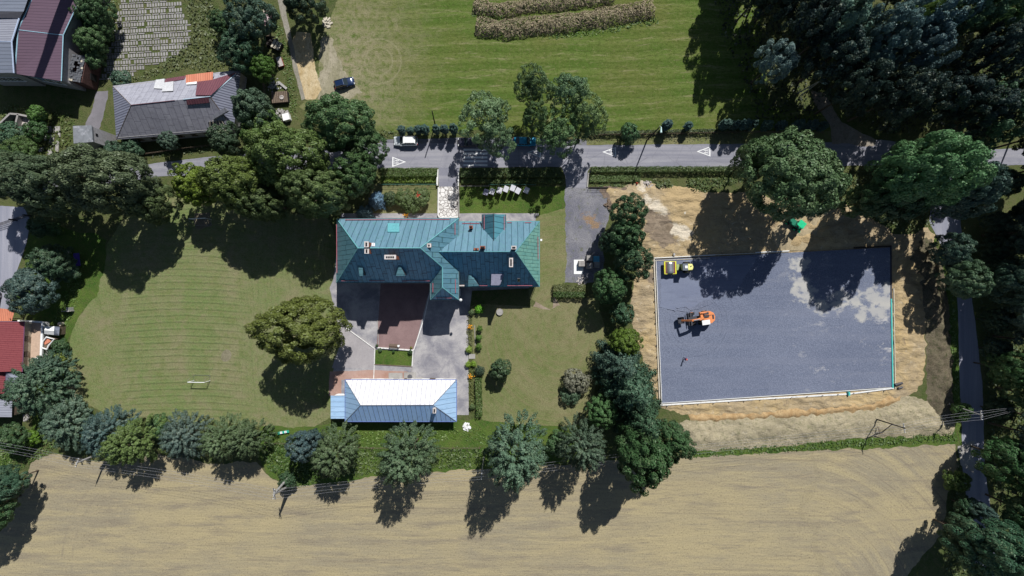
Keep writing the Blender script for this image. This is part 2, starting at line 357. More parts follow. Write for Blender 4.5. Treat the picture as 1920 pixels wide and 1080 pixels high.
def mk_padsmooth():
    t = NT('rolled_bitumen', .65, .3); p = t.pos()
    big = t.noise(t.vm(p, (.3, 1, 1)), .5, 5, .6); gr = t.noise(p, 9, 2, .8); st = t.noise(t.vm(p, (.1, 1, 1)), 1.6, 5, .7)
    col = t.mix(t.mr(big, .4, .62), (.155, .178, .258), (.180, .205, .285))
    col = t.mix(t.mr(st, .52, .66, 0, .4), col, (.085, .10, .15)); col = t.mix(t.mr(gr, .35, .6, .3, 0), col, (.07, .08, .12))
    return t.out(col)
def mk_road():
    t = NT('worn_asphalt', .8, .25); p = t.pos(); x, y, _ = t.sep(p)
    st = t.noise(t.vm(p, (.05, 1, 1)), .9, 5, .6); big = t.noise(p, .35, 5, .7); gr = t.noise(p, 8, 2, .8)
    col = t.mix(t.mr(st, .4, .62), (.205, .205, .245), (.295, .290, .320))
    col = t.mix(t.mr(big, .52, .72, 0, .5), col, (.165, .165, .20))
    col = t.mix(t.mr(t.noise(t.vm(p, (.4, 1, 1)), .22, 6, .75), .54, .62, 0, .35), col, (.34, .335, .355)); cr = t.voro(t.vm(p, (1, 1, 1)), .3, 'DISTANCE_TO_EDGE'); col = t.mix(t.mr(cr, .012, .004, 0, .35), col, (.10, .10, .12))
    col = t.mix(t.mr(gr, .3, .55, .3, 0), col, (.12, .12, .15)); t.bump(gr, .2, .02); return t.out(col)
def mk_sideroad():
    t = NT('side_road_asphalt', .8, .25); p = t.pos()
    st = t.noise(t.vm(p, (1, .05, 1)), .8, 5, .6); gr = t.noise(p, 8, 2, .8)
    col = t.mix(t.mr(st, .4, .62), (.23, .235, .29), (.32, .32, .37)); col = t.mix(t.mr(gr, .3, .55, .3, 0), col, (.11, .11, .14))
    return t.out(col)
def mk_concrete(name, a, b, sp=(.10, .095, .10)):
    t = NT(name, .85, .2); p = t.pos()
    big = t.noise(p, .3, 6, .65, .4); mid = t.noise(p, 1.8, 5, .75); gr = t.noise(p, 8, 2, .8)
    col = t.mix(t.mr(big, .38, .62), a, b); col = t.mix(t.mr(mid, .55, .75, 0, .5), col, sp); col = t.mix(t.mr(gr, .3, .55, .3, 0), col, sp)
    t.bump(mid, .2, .03); return t.out(col)
def mk_gravel():
    t = NT('gravel', .9, .15); p = t.pos()
    big = t.noise(p, .25, 6, .7, .4); gr = t.noise(p, 5, 3, .85); mid = t.noise(p, .9, 6, .72)
    col = t.mix(t.mr(big, .4, .6), (.165, .165, .20), (.255, .25, .27)); col = t.mix(t.mr(mid, .55, .68), col, (.14, .15, .085))
    col = t.mix(blobs(t, p, [(1108, 412, 9), (1120, 425, 6), (1095, 405, 4)], 1.2), col, (.30, .20, .12)); col = t.mix(t.mr(gr, .38, .6), t.mix(.5, col, (.05, .05, .06)), col); t.bump(gr, .5, .06); return t.out(col)
def mk_cobble():
    t = NT('crazy_paving', .8, .25); p = t.pos()
    d = t.voro(p, 1.4, 'DISTANCE_TO_EDGE'); c = t.voro(p, 1.4, 'F1', 'Color'); g = t.sep(c)[0]
    col = t.mix(g, (.50, .48, .46), (.72, .70, .68)); col = t.mix(t.mr(d, .07, .03), col, (.16, .14, .13))
    t.bump(t.mr(d, 0, .08), .5, .04); return t.out(col)

def leafmat(name, rough=.5, transl=.2, hueyellow=(.22, .21, .08)):
    t = NT(name, rough, .35)
    oi = t.n('ShaderNodeObjectInfo'); at = t.n('ShaderNodeAttribute', attribute_name='rnd')
    f = at.outputs['Fac']; p = t.obj()
    cl = t.noise(p, .55, 2, .5)
    col = t.mix(t.mr(f, 0, 1, .30, 1.25), (0, 0, 0), oi.outputs['Color'])
    col = t.mix(t.mr(f, 0, 1, 0, 1), t.mix(.35, oi.outputs['Color'], (.015, .028, .008)), oi.outputs['Color'])
    col = t.mix(t.m('MULTIPLY', t.mr(cl, .45, .7, 0, .35), t.mr(f, .3, 1)), col, hueyellow)
    col = t.mix(t.mr(f, .66, 1, 0, .55), col, t.mix(.55, oi.outputs['Color'], (.34, .38, .24)))  # brightest leaves have a pale highlight mixed into their colour
    t.put(t.b.inputs['Base Color'], col)
    tr = t.n('ShaderNodeBsdfTranslucent'); t.put(tr.inputs[0], col)
    ms = t.n('ShaderNodeMixShader'); ms.inputs[0].default_value = transl
    t.t.links.new(t.b.outputs[0], ms.inputs[1]); t.t.links.new(tr.outputs[0], ms.inputs[2])
    t.t.links.new(ms.outputs[0], t.t.nodes['Material Output'].inputs[0]); return t.mat

def roofmat(name, c1, c2, dark, axis, period, rough=.5, metal=.0, seam=.06, blotch=None, cross=None):
    """standing-seam sheet roof: seams are narrow lines across the object's x or y axis"""
    t = NT(name, rough, .35, metal); p = t.pos(); x, y, z = t.sep(p)
    u = x if axis == 'x' else y; v = y if axis == 'x' else x
    u = t.m('ADD', u, t.m('MULTIPLY', t.noise(p, .3, 2), .15))
    fr = t.m('FRACT', t.m('DIVIDE', u, period)); ln = t.mr(t.m('ABSOLUTE', t.m('SUBTRACT', fr, .5)), .5-seam, .5-seam*.4)
    panel = t.m('FLOOR', t.m('DIVIDE', u, period)); pr = t.n('ShaderNodeTexWhiteNoise', noise_dimensions='1D'); t.put(pr.inputs['W'], panel)
    st = t.noise(t.vm(p, (1.6, .35, .35) if axis == 'x' else (.35, 1.6, .35)), 1.0, 5, .7); mid = t.noise(p, 1.4, 5, .7)
    col = t.mix(t.m('ADD', t.m('MULTIPLY', pr.outputs['Value'], .45), t.mr(st, .35, .65, 0, .55)), c1, c2)
    if blotch: col = t.mix(t.mr(mid, .52, .68, 0, .8), col, blotch)
    dk = t.noise(t.vm(p, (2.2, .5, .5) if axis == 'x' else (.5, 2.2, .5)), 1.7, 5, .75); col = t.mix(t.mr(dk, .54, .72, 0, .55), col, dark)
    col = t.mix(t.m('MULTIPLY', ln, .85), col, dark)
    if cross:
        fv = t.m('FRACT', t.m('ADD', t.m('DIVIDE', v, cross), pr.outputs['Value'])); l2 = t.mr(t.m('ABSOLUTE', t.m('SUBTRACT', fv, .5)), .46, .485)
        col = t.mix(t.m('MULTIPLY', l2, .6), col, dark)
    t.bump(t.m('MULTIPLY', ln, 1.0), .6, .06); return t.out(col)

M = {}
M['ground'] = mk_ground(); M['green'] = mk_green(); M['stubble'] = mk_stubble(); M['lawn'] = mk_lawn(); M['meadow'] = mk_meadow(); M['lawn2'] = mk_lawn2()
M['sand'] = mk_sand(); M['pale'] = mk_pale(); M['dust'] = mk_pale('dusty_lime', (.56, .55, .56), (.44, .43, .44)); M['earth'] = mk_earth(); M['pad'] = mk_pad(); M['padsmooth'] = mk_padsmooth()
M['road'] = mk_road(); M['sideroad'] = mk_sideroad(); M['gravel'] = mk_gravel(); M['cobble'] = mk_cobble()
M['court'] = mk_concrete('courtyard_concrete', (.215, .21, .24), (.42, .40, .40)); M['brickpave'] = mk_concrete('red_brick_paving', (.215, .14, .138), (.27, .18, .175), (.11, .07, .07))
M['salmon'] = mk_concrete('salmon_paving', (.34, .20, .155), (.42, .29, .25), (.20, .12, .10)); M['slab'] = mk_concrete('concrete_slab', (.30, .28, .27), (.40, .38, .36), (.14, .15, .12))
M['leaf'] = leafmat('foliage'); M['needle'] = leafmat('needles', .7, .08, (.06, .08, .05)); M['straw'] = leafmat('dry_stalks', .9, .1, (.40, .33, .18)); M['flowerleaf'] = leafmat('garden_foliage', .6, .25, (.25, .28, .03))
M['bark'] = plain('bark', (.11, .085, .065), .9, .1, var=.35, scale=4)
M['plaster'] = plain('cream_plaster', (.48, .42, .33), .9, .1, dirt=(.32, .28, .23)); M['white'] = plain('white_paint', (.78, .78, .77), .5, .4, var=.04)
M['whitewall'] = plain('white_render', (.72, .71, .69), .85, .15, dirt=(.52, .50, .47)); M['beige'] = plain('beige_screed', (.50, .36, .27), .85, .2, dirt=(.42, .30, .23))
M['greywall'] = plain('grey_render', (.33, .32, .33), .9, .1, dirt=(.22, .21, .2)); M['brick'] = plain('red_brick', (.30, .11, .07), .9, .1, var=.3, scale=6)
M['stonecap'] = plain('pale_chimney_cap', (.55, .50, .48), .85, .2, dirt=(.35, .32, .3)); M['black'] = plain('black', (.012, .012, .014), .5, .3); M['dark'] = plain('dark_metal', (.045, .045, .055), .5, .4)
M['steel'] = plain('bare_steel', (.42, .42, .44), .35, .5, .7, scale=2, dirt=(.30, .29, .30)); M['wood'] = plain('weathered_wood', (.16, .12, .09), .85, .15, var=.3, scale=5); M['darkwood'] = plain('tarred_wood', (.035, .03, .028), .85, .15)
M['palewood'] = plain('pale_boards', (.52, .47, .38), .8, .2, var=.2, scale=5); M['concrete'] = plain('concrete', (.36, .35, .34), .85, .2, var=.2, scale=2)
M['yellow'] = plain('yellow_paint', (.74, .70, .03), .45, .45, var=.08, dirt=(.45, .40, .08)); M['orange'] = plain('orange_paint', (.72, .25, .09), .5, .4, var=.1, dirt=(.45, .17, .08)); M['greenpaint'] = plain('green_paint', (.0, .50, .22), .45, .45, var=.1, dirt=(.0, .25, .13))
M['rubber'] = plain('rubber', (.025, .025, .027), .8, .2); M['glass'] = plain('dark_glass', (.02, .03, .035), .08, .7, var=0); M['red'] = plain('red_paint', (.38, .05, .05), .6, .3); M['guard'] = plain('red_snow_guard', (.33, .10, .13), .7, .3)
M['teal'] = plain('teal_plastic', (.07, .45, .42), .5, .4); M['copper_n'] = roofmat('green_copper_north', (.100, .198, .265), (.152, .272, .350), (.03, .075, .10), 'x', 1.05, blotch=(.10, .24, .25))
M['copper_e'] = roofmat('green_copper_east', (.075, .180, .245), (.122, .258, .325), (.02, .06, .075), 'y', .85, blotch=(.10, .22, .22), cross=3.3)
M['copper_s'] = roofmat('copper_south_skylit', (.075, .25, .40), (.13, .35, .52), (.015, .05, .11), 'x', .75, blotch=(.05, .14, .19), cross=3.0)  # skylight on this shaded slope put into a bluer, lighter colour
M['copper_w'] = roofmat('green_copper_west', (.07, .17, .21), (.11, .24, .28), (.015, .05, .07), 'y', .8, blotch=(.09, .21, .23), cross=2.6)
M['tin_n'] = roofmat('white_tin_north', (.66, .65, .68), (.80, .79, .80), (.22, .22, .28), 'x', .85, .45, seam=.05, blotch=(.60, .59, .63)); M['tin_s'] = roofmat('tin_sky_reflection', (.36, .58, .98), (.44, .66, 1.0), (.15, .2, .3), 'x', .85, .5)  # blue sheet of the shaded slope: reflected sky put into its colour
M['tin_e'] = roofmat('pale_blue_tin', (.28, .44, .64), (.38, .54, .74), (.10, .16, .26), 'y', .9, .5, seam=.05)
M['eternit'] = roofmat('grey_fibre_cement', (.245, .24, .285), (.33, .325, .375), (.12, .115, .15), 'x', 1.1, .85, seam=.03, blotch=(.20, .195, .225), cross=1.6)
M['eternit2'] = roofmat('ribbed_grey_sheet', (.17, .18, .24), (.25, .26, .33), (.05, .055, .085), 'y', .45, .8, seam=.2)
M['eternit_l'] = roofmat('bleached_fibre_cement', (.28, .28, .33), (.37, .37, .42), (.17, .17, .21), 'x', 1.1, .85, seam=.03, blotch=(.23, .225, .26), cross=1.6)
M['maroon'] = roofmat('maroon_sheet', (.135, .048, .065), (.165, .062, .08), (.07, .03, .045), 'x', .45, .6, seam=.12); M['plum'] = roofmat('plum_felt_roof', (.105, .065, .095), (.125, .078, .11), (.08, .05, .075), 'y', .5, .75, seam=.1)
M['redtile'] = roofmat('red_tiles', (.20, .045, .052), (.25, .06, .066), (.15, .02, .03), 'y', .34, .7, seam=.14, cross=.9); M['orangetile'] = roofmat('orange_tiles', (.58, .20, .12), (.66, .26, .16), (.35, .10, .06), 'x', .4, .7, seam=.1)
M['bluegrey'] = roofmat('slate_blue_sheet', (.15, .17, .22), (.19, .21, .26), (.08, .09, .12), 'y', .6, .6, seam=.08); M['corr'] = roofmat('corrugated_grey', (.26, .27, .32), (.33, .34, .39), (.12, .12, .16), 'y', .3, .7, seam=.2)
M['flatroof'] = plain('blotchy_flat_roof', (.19, .20, .22), .8, .2, var=.2, scale=1.2, dirt=(.42, .42, .46)); M['felt'] = plain('lavender_felt', (.25, .25, .33), .8, .2)
M['cardark'] = plain('dark_blue_car_paint', (.012, .03, .085), .22, .6, .3, var=.03); M['carsilver'] = plain('pale_silver_car_paint', (.62, .66, .70), .25, .6, .2, var=.03); M['carblue'] = plain('blue_car_paint', (.02, .22, .36), .22, .6, .3, var=.03); M['cargrey'] = plain('graphite_car_paint', (.04, .04, .06), .25, .6, .3, var=.03)
M['lamp'] = plain('clear_lamp_glass', (.6, .62, .62), .15, .6); M['lampred'] = plain('red_lamp_glass', (.4, .02, .02), .2, .6); M['skin'] = plain('skin', (.45, .27, .2), .6, .3, var=.03); M['cloth_dark'] = plain('dark_cloth', (.03, .03, .06), .9, .1); M['cloth_purple'] = plain('plum_shirt', (.16, .03, .14), .9, .1)
M['hair'] = plain('red_cap', (.62, .12, .07), .8, .2); M['flower'] = plain('orange_petals', (.75, .32, .02), .7, .2); M['flowerred'] = plain('red_petals', (.55, .06, .04), .7, .2); M['line'] = plain('road_paint', (.74, .74, .74), .7, .2, var=.06, scale=4)
M['bluetarp'] = plain('blue_tarpaulin', (.10, .42, .60), .5, .4); M['purplerug'] = plain('purple_cover', (.10, .06, .35), .8, .2); M['rubble'] = plain('rubble', (.42, .38, .36), .9, .1, var=.3, scale=3)

# ================================================ GROUND
rngp = random.Random(5)
def frac_edge(pts, step=.5, amp=.25, closed=True, seed=0):
    out = []; n = len(pts)
    for i in range(n if closed else n-1):
        a = Vector(pts[i]); b = Vector(pts[(i+1) % n]); L = (b-a).length; k = max(1, int(L/step))
        d = (b-a).normalized() if L > 0 else Vector((1, 0)); nx = Vector((-d.y, d.x))
        for j in range(k):
            p = a+(b-a)*(j/k)
            f = mnoise.noise(Vector((p.x*.35+seed, p.y*.35, 1)))*1.4+mnoise.noise(Vector((p.x*1.5, p.y*1.5+seed, 5)))*.7
            out.append(p+nx*f*amp)
    return out
def smooth2(pts, it=2):
    for _ in range(it):
        q = []
        for i in range(len(pts)):
            a = pts[i]; b = pts[(i+1) % len(pts)]
            q += [(a[0]*.75+b[0]*.25, a[1]*.75+b[1]*.25), (a[0]*.25+b[0]*.75, a[1]*.25+b[1]*.75)]
        pts = q
    return pts
def sheet(name, px, z, mat, amp=.25, step=.5, sm=0, label=None, kind='structure', cat=None, thick=0):
    if sm: px = smooth2(px, sm)
    pts = [G(*p).to_2d() for p in px]
    if amp > 0: pts = frac_edge(pts, step, amp, seed=len(name))
    mb = MB()
    if thick: mb.prism([(p.x, p.y, 0) for p in pts], [(p.x, p.y, z) for p in pts])
    else: mb.poly([(p.x, p.y, z) for p in pts])
    o = mb.build(name, mat)
    if not thick and o.data.polygons[0].normal.z < 0: o.data.flip_normals()
    return tag(o, label, cat, None, kind)
def inside(p, poly):
    x, y = p; c = False; n = len(poly)
    for i in range(n):
        x1, y1 = poly[i]; x2, y2 = poly[i-1]
        if (y1 > y) != (y2 > y) and x < (x2-x1)*(y-y1)/(y2-y1)+x1: c = not c
    return c
def edge_dist(p, poly):
    best = 1e9; px, py = p
    for i in range(len(poly)):
        x1, y1 = poly[i-1]; x2, y2 = poly[i]; dx, dy = x2-x1, y2-y1
        t = max(0, min(1, ((px-x1)*dx+(py-y1)*dy)/(dx*dx+dy*dy+1e-9)))
        best = min(best, math.hypot(px-x1-t*dx, py-y1-t*dy))
    return best
def relief(name, px, mat, fn, res=.5, z0=.01, fade=1.5, kind='structure', label=None):
    """uneven ground inside an outline; fn(x, y) gives metres of height, faded to nothing at the rim"""
    poly = [tuple(G(*p).to_2d()) for p in px]
    xs = [p[0] for p in poly]; ys = [p[1] for p in poly]
    X0, Y0 = min(xs), min(ys); nx = int((max(xs)-X0)/res)+2; ny = int((max(ys)-Y0)/res)+2
    idx = {}; mb = MB(); mb.v = []
    for i in range(nx):
        for j in range(ny):
            x = X0+i*res; y = Y0+j*res
            jx = x+mnoise.noise(Vector((x*.9, y*.9, 2)))*.6; jy = y+mnoise.noise(Vector((x*.9, y*.9, 7)))*.6
            ins_ = inside((jx, jy), poly); d = edge_dist((jx, jy), poly)
            if ins_ or d < res*2.2:
                idx[i, j] = len(mb.v)
                mb.v.append((x, y, z0+.012+min(1, d/fade)*max(.01, fn(x, y)) if ins_ else z0+.012-.22*d))
    for (i, j), a in idx.items():
        q = (idx.get((i+1, j)), idx.get((i+1, j+1)), idx.get((i, j+1)))
        if None not in q: mb.f.append((a, q[0], q[1], q[2])); mb.m.append(0)
    o = mb.build(name, mat, smooth=True); return tag(o, label, None, None, kind)
def N3(x, y, s=1.0, z=0.0): return mnoise.fractal(Vector((x*s, y*s, z)), 1.0, 2.0, 4)

g = MB().poly([(-1500, -1500, 0), (1500, -1500, 0), (1500, 1500, 0), (-1500, 1500, 0)]).build('ground', M['ground'], local=True); tag(g, kind='structure')
sheet('stubble_field', [(60, 868), (100, 850), (200, 868), (300, 852), (390, 868), (480, 868), (498, 890), (540, 912), (640, 905), (700, 893), (800, 885), (900, 880), (1050, 872), (1290, 852), (1450, 846), (1600, 840), (1790, 832), (1797, 870), (1776, 930), (1768, 1000), (1700, 1080), (1600, 1500), (-400, 1500), (-60, 1090), (25, 960)], .006, M['stubble'], .35)
sheet('playing_field', [(335, 350), (410, 360), (540, 400), (640, 410), (642, 700), (620, 800), (500, 800), (300, 788), (180, 775), (128, 725), (122, 655), (150, 585), (190, 545), (205, 430), (290, 380)], .006, M['lawn'], .3, sm=1)
sheet('lush_grass', [(60, 420), (130, 430), (200, 450), (200, 545), (150, 590), (122, 655), (128, 725), (135, 800), (0, 880), (0, 860), (60, 800), (60, 600), (30, 560)], .004, M['green'], .5)
sheet('rank_grass', [(490, 800), (620, 795), (900, 785), (1040, 795), (1110, 790), (1110, 860), (900, 884), (700, 896), (560, 916), (500, 890), (480, 850)], .004, M['green'], .4)
sheet('meadow', [(598, 100), (606, 60), (640, -10), (660, -80), (1420, -80), (1430, 60), (1440, 200), (1560, 215), (1560, 246), (1100, 246), (720, 246), (660, 235), (560, 200), (590, 172)], .006, M['meadow'], .4)
sheet('lane_verge', [(1100, 246), (1560, 246), (1560, 270), (1100, 272)], .010, M['lawn2'], .12)
sheet('sandy_track', [(556, 60), (583, 62), (588, 110), (596, 150), (604, 168), (592, 186), (570, 186), (560, 150), (552, 110), (545, 80)], .012, M['pale'], .3)
sheet('scuffed_soil', [(602, 66), (622, 70), (630, 110), (660, 150), (680, 175), (640, 190), (598, 186), (600, 150), (604, 120)], .0105, mk_pale('grey_soil', (.36, .32, .24), (.25, .23, .15)), .7)
sheet('footpath', [(518, -10), (535, -10), (538, 30), (548, 75), (556, 120), (572, 185), (566, 188), (550, 130), (541, 80), (528, 35)], .014, mk_pale('trodden_earth', (.30, .28, .24), (.22, .2, .16)), .15)
sheet('garden_lawn', [(700, 345), (820, 345), (820, 412), (660, 412), (690, 370)], .008, M['lawn2'], .05)
sheet('front_lawn', [(862, 350), (1060, 350), (1058, 412), (862, 412)], .0085, M['green'], .05)
sheet('side_grass', [(1005, 405), (1060, 390), (1060, 530), (1040, 545), (1035, 580), (990, 560)], .018, M['lawn2'], .3)
sheet('back_lawn', [(866, 580), (900, 570), (1000, 575), (1040, 562), (1120, 558), (1135, 620), (1120, 700), (1108, 790), (1060, 800), (960, 795), (905, 788), (890, 770), (885, 600)], .010, M['lawn2'], .15)
sheet('bare_earth', [(1012, 545), (1035, 550), (1050, 572), (1030, 580), (1000, 575)], .013, mk_pale('bare_soil', (.33, .27, .21), (.24, .19, .14)), .3)
sheet('bare_patch', [(415, 660), (428, 653), (438, 664), (430, 678), (415, 678)], .012, mk_pale('worn_turf', (.24, .215, .15), (.19, .175, .115)), .2, sm=1)
sheet('bare_goalmouth', [(365, 400), (395, 398), (398, 425), (368, 428)], .012, mk_pale('worn_turf_dark', (.20, .17, .12), (.15, .13, .09)), .3)
sheet('sand_heap', [(125, 722), (138, 725), (143, 740), (138, 760), (124, 756)], .012, M['pale'], .3)
# roads
sheet('road', [(-900, 372), (-100, 352), (0, 340), (150, 333), (290, 306), (440, 289), (560, 278), (715, 268), (1100, 272), (1400, 270), (1560, 267), (1650, 262), (1760, 275), (1830, 282), (2050, 270), (2900, 220), (2900, 275), (2050, 308), (1920, 309), (1830, 312), (1650, 310), (1400, 313), (1100, 313), (720, 315), (560, 318), (440, 322), (290, 332), (150, 358), (0, 366), (-900, 410)], .020, M['road'], .07)
sheet('side_road', [(1768, 300), (1745, 385), (1742, 415), (1770, 470), (1795, 560), (1800, 720), (1805, 880), (1832, 1080), (1950, 1800), (2010, 1800), (1872, 1080), (1846, 870), (1842, 720), (1828, 600), (1802, 420), (1800, 380), (1812, 305)], .016, M['sideroad'], .10)
sheet('field_entrance', [(1796, 838), (1826, 826), (1826, 888), (1800, 872)], .022, M['slab'], .15)
sheet('left_road', [(-120, 380), (45, 388), (58, 415), (50, 455), (38, 490), (24, 530), (18, 570), (10, 600), (-120, 640)], .016, M['sideroad'], .08)
sheet('lay_by', [(712, 262), (880, 258), (1100, 262), (1100, 274), (712, 276)], .016, M['gravel'], .12)
sheet('forest_track', [(1520, 170), (1545, 175), (1580, 230), (1640, 262), (1640, 272), (1560, 270), (1556, 232), (1530, 200)], .024, mk_pale('track_dirt', (.30, .27, .23), (.24, .2, .16)), .3)
sheet('driveway', [(822, 312), (862, 312), (859, 350), (823, 350)], .024, M['road'], 0)
sheet('gate_drive', [(1052, 311), (1108, 311), (1102, 322), (1101, 352), (1062, 352), (1060, 330)], .024, M['road'], .05)
sheet('gravel_yard', [(1060, 350), (1142, 352), (1150, 380), (1135, 420), (1132, 480), (1128, 528), (1058, 530), (1057, 440)], .016, M['gravel'], .35)
sheet('stone_path', [(823, 350), (859, 350), (859, 409), (823, 409)], .030, M['cobble'], 0)
sheet('courtyard', [(618, 540), (625, 525), (640, 400), (1010, 400), (1010, 540), (885, 545), (878, 600), (879, 778), (640, 778), (640, 742), (616, 742), (626, 690), (640, 640)], .016, M['court'], .03)
sheet('brick_courtyard', [(714, 530), (808, 530), (777, 656), (706, 651)], .022, M['brickpave'], 0)
sheet('salmon_paving', [(618, 696), (700, 694), (764, 697), (764, 712), (640, 712), (640, 742), (616, 742)], .022, M['salmon'], .08)
sheet('light_paving', [(632, 600), (700, 650), (700, 690), (622, 690), (640, 640)], .020, mk_concrete('pale_paving', (.30, .28, .29), (.38, .355, .36), (.15, .13, .14)), .03)
sheet('courtyard_lawn', [(704, 656), (774, 658), (773, 686), (703, 683)], .030, M['green'], .03)
sheet('weedy_lane', [(180, 172), (203, 170), (196, 210), (180, 262), (168, 300), (138, 300), (150, 262), (165, 220)], .014, mk_concrete('old_lane', (.17, .16, .175), (.22, .205, .225)), .3)

# slab yard at the top left
def slab_yard():
    poly = [(228, -12), (326, -12), (340, 5), (352, 40), (358, 82), (330, 105), (300, 118), (262, 133), (240, 148), (190, 153), (200, 112), (214, 60)]
    mb = MB(); rr = random.Random(3); y = -12; k = 0
    while y < 155:
        hh = 8.2 if k % 2 == 0 else 3.4
        wd = 5.1 if k % 2 == 0 else 14.5
        x = 186+rr.uniform(-3, 0)
        while x < 362:
            yy = y-(x-186)*.055+(rr.random()-.5)*.5
            if inside((x+wd/2, yy+hh/2), poly) and rr.random() > .05+.25*max(0, mnoise.noise(Vector((x*.03, y*.03, 4)))):
                c = G(x+wd/2, yy+hh/2); mb.box((c.x, c.y, .05), ((wd-1.7)/10*rr.uniform(.9, 1), (hh-1.6)/10, .1+rr.random()*.03), R(3.1)+rr.uniform(-.02, .02))
            x += wd
        y += hh; k += 1
    o = mb.build('paving_slabs', mk_concrete('weathered_slab', (.25, .235, .23), (.34, .325, .32), (.14, .13, .12))); tag(o, kind='structure')
slab_yard()
mb = MB()
for px, py, a, b, r_ in ((93, 243, 8, 11, .1), (107, 243, 13, 11, .05), (98, 262, 8, 19, -.15), (95, 284, 8, 14, -.1), (108, 275, 6, 20, -.05), (112, 253, 4, 8, 0), (78, 281, 9, 7, .3), (86, 258, 7, 10, .4)):
    c = G(px, py); mb.box((c.x, c.y, .09), (a/10, b/10, .16), r_)
tag(mb.build('concrete_slabs', M['slab']), kind='structure')

# building site
pad_px = [(1228, 487), (1667, 464), (1670, 725), (1239, 755)]
padp = [tuple(G(*p).to_2d()) for p in pad_px]
def site_h(x, y):
    d = 0 if inside((x, y), padp) else edge_dist((x, y), padp)
    f = min(1, d/1.2)
    n = N3(x, y*3.2, .22, 1)*.35+N3(x, y, .5, 3)*.22+abs(N3(x, y*2, .35, 9))*.35
    return .02+f*max(-.005, .14+n*.85)*1.0
relief('building_site_soil', [(1135, 352), (1175, 352), (1205, 342), (1235, 350), (1290, 352), (1330, 362), (1400, 362), (1470, 372), (1560, 372), (1610, 395), (1680, 440), (1715, 438), (1740, 425), (1752, 440), (1745, 480), (1735, 540), (1735, 640), (1730, 720), (1700, 745), (1640, 770), (1500, 778), (1360, 785), (1280, 775), (1236, 765), (1215, 700), (1190, 620), (1180, 580), (1195, 520), (1190, 420), (1150, 400)], M['sand'], site_h, .3)
sheet('wet_earth', [(1128, 352), (1170, 350), (1200, 356), (1196, 385), (1160, 385), (1132, 372)], .05, mk_pale('brown_earth', (.215, .165, .13), (.15, .115, .09)), .7)
relief('pale_spoil', [(1196, 350), (1206, 338), (1214, 350), (1240, 372), (1262, 392), (1240, 396), (1210, 380), (1200, 365)], mk_pale('pale_spoil', (.62, .56, .47), (.5, .42, .32)), lambda x, y: .25+N3(x, y, .6)*.3, .3)
relief('brown_spoil', [(1215, 400), (1255, 398), (1265, 420), (1255, 440), (1215, 442)], mk_pale('brown_spoil', (.30, .24, .18), (.22, .17, .12)), lambda x, y: .22+N3(x, y, .6)*.25, .3)
relief('spoil_bank', [(1722, 450), (1742, 440), (1758, 470), (1772, 520), (1780, 600), (1786, 700), (1788, 790), (1765, 800), (1740, 760), (1738, 700), (1738, 600), (1722, 520), (1700, 480)], M['earth'], lambda x, y: .8+N3(x, y, .35)*1.0+N3(x, y, 1.3, 2)*.3, .35, fade=2.2)
relief('spoil_bank', [(1262, 800), (1300, 784), (1500, 775), (1640, 768), (1700, 742), (1745, 755), (1790, 780), (1788, 815), (1600, 822), (1450, 838), (1300, 846), (1285, 825)], mk_strawbank(), lambda x, y: .5+N3(x, y, .25)*.5+N3(x, y*1.4, 1.3, 2)*.30, .35, fade=2.0)
relief('spoil_bank', [(1290, 778), (1500, 766), (1640, 752), (1690, 738), (1690, 750), (1640, 768), (1500, 782), (1300, 792)], mk_pale('ochre_bank', (.46, .33, .18), (.36, .23, .11)), lambda x, y: .9+N3(x, y, .5)*.5, .35, fade=1.4)
sheet('grass_strip', [(1300, 846), (1450, 838), (1600, 822), (1790, 806), (1798, 832), (1600, 842), (1450, 848), (1300, 858)], .012, M['green'], .4)
sheet('road_verge', [(1745, 430), (1768, 480), (1795, 560), (1800, 720), (1806, 860), (1790, 800), (1780, 700), (1775, 560), (1755, 480)], .013, M['green'], .3)
relief('pond_edge', [(1455, 405), (1500, 380), (1560, 375), (1570, 400), (1530, 430), (1510, 470), (1450, 470), (1440, 430)], mk_pale('smooth_clay', (.44, .35, .22), (.34, .28, .18)), lambda x, y: .15+N3(x, y, .25)*.3, .35, z0=.16)
# raised pad
mb = MB(); top = [(p[0], p[1], .26) for p in padp]; mb.prism([(p[0], p[1], 0) for p in padp], top)
tag(mb.build('bitumen_pad', M['pad'], local=True), kind='structure')
sheet('rolled_strip', [(1233, 490), (1420, 482), (1380, 540), (1330, 562), (1300, 575), (1262, 580), (1236, 578)], .268, M['padsmooth'], .5)
# ridge of loose bitumen where the roller stopped
mb = MB()
for pts in ([(1236, 577), (1262, 581), (1290, 585), (1312, 577), (1340, 568)], [(1268, 578), (1285, 575), (1297, 583)]):
    fine = [(a[0]+(b[0]-a[0])*k/8+rngp.gauss(0, .7), a[1]+(b[1]-a[1])*k/8+rngp.gauss(0, .6)) for a, b in zip(pts, pts[1:]) for k in range(8)]
    mb.tube([G(px, py, .27) for px, py in fine], [rngp.uniform(.03, .14) for _ in fine], 5)
tag(mb.build('loose_bitumen', M['pad']), kind='structure')

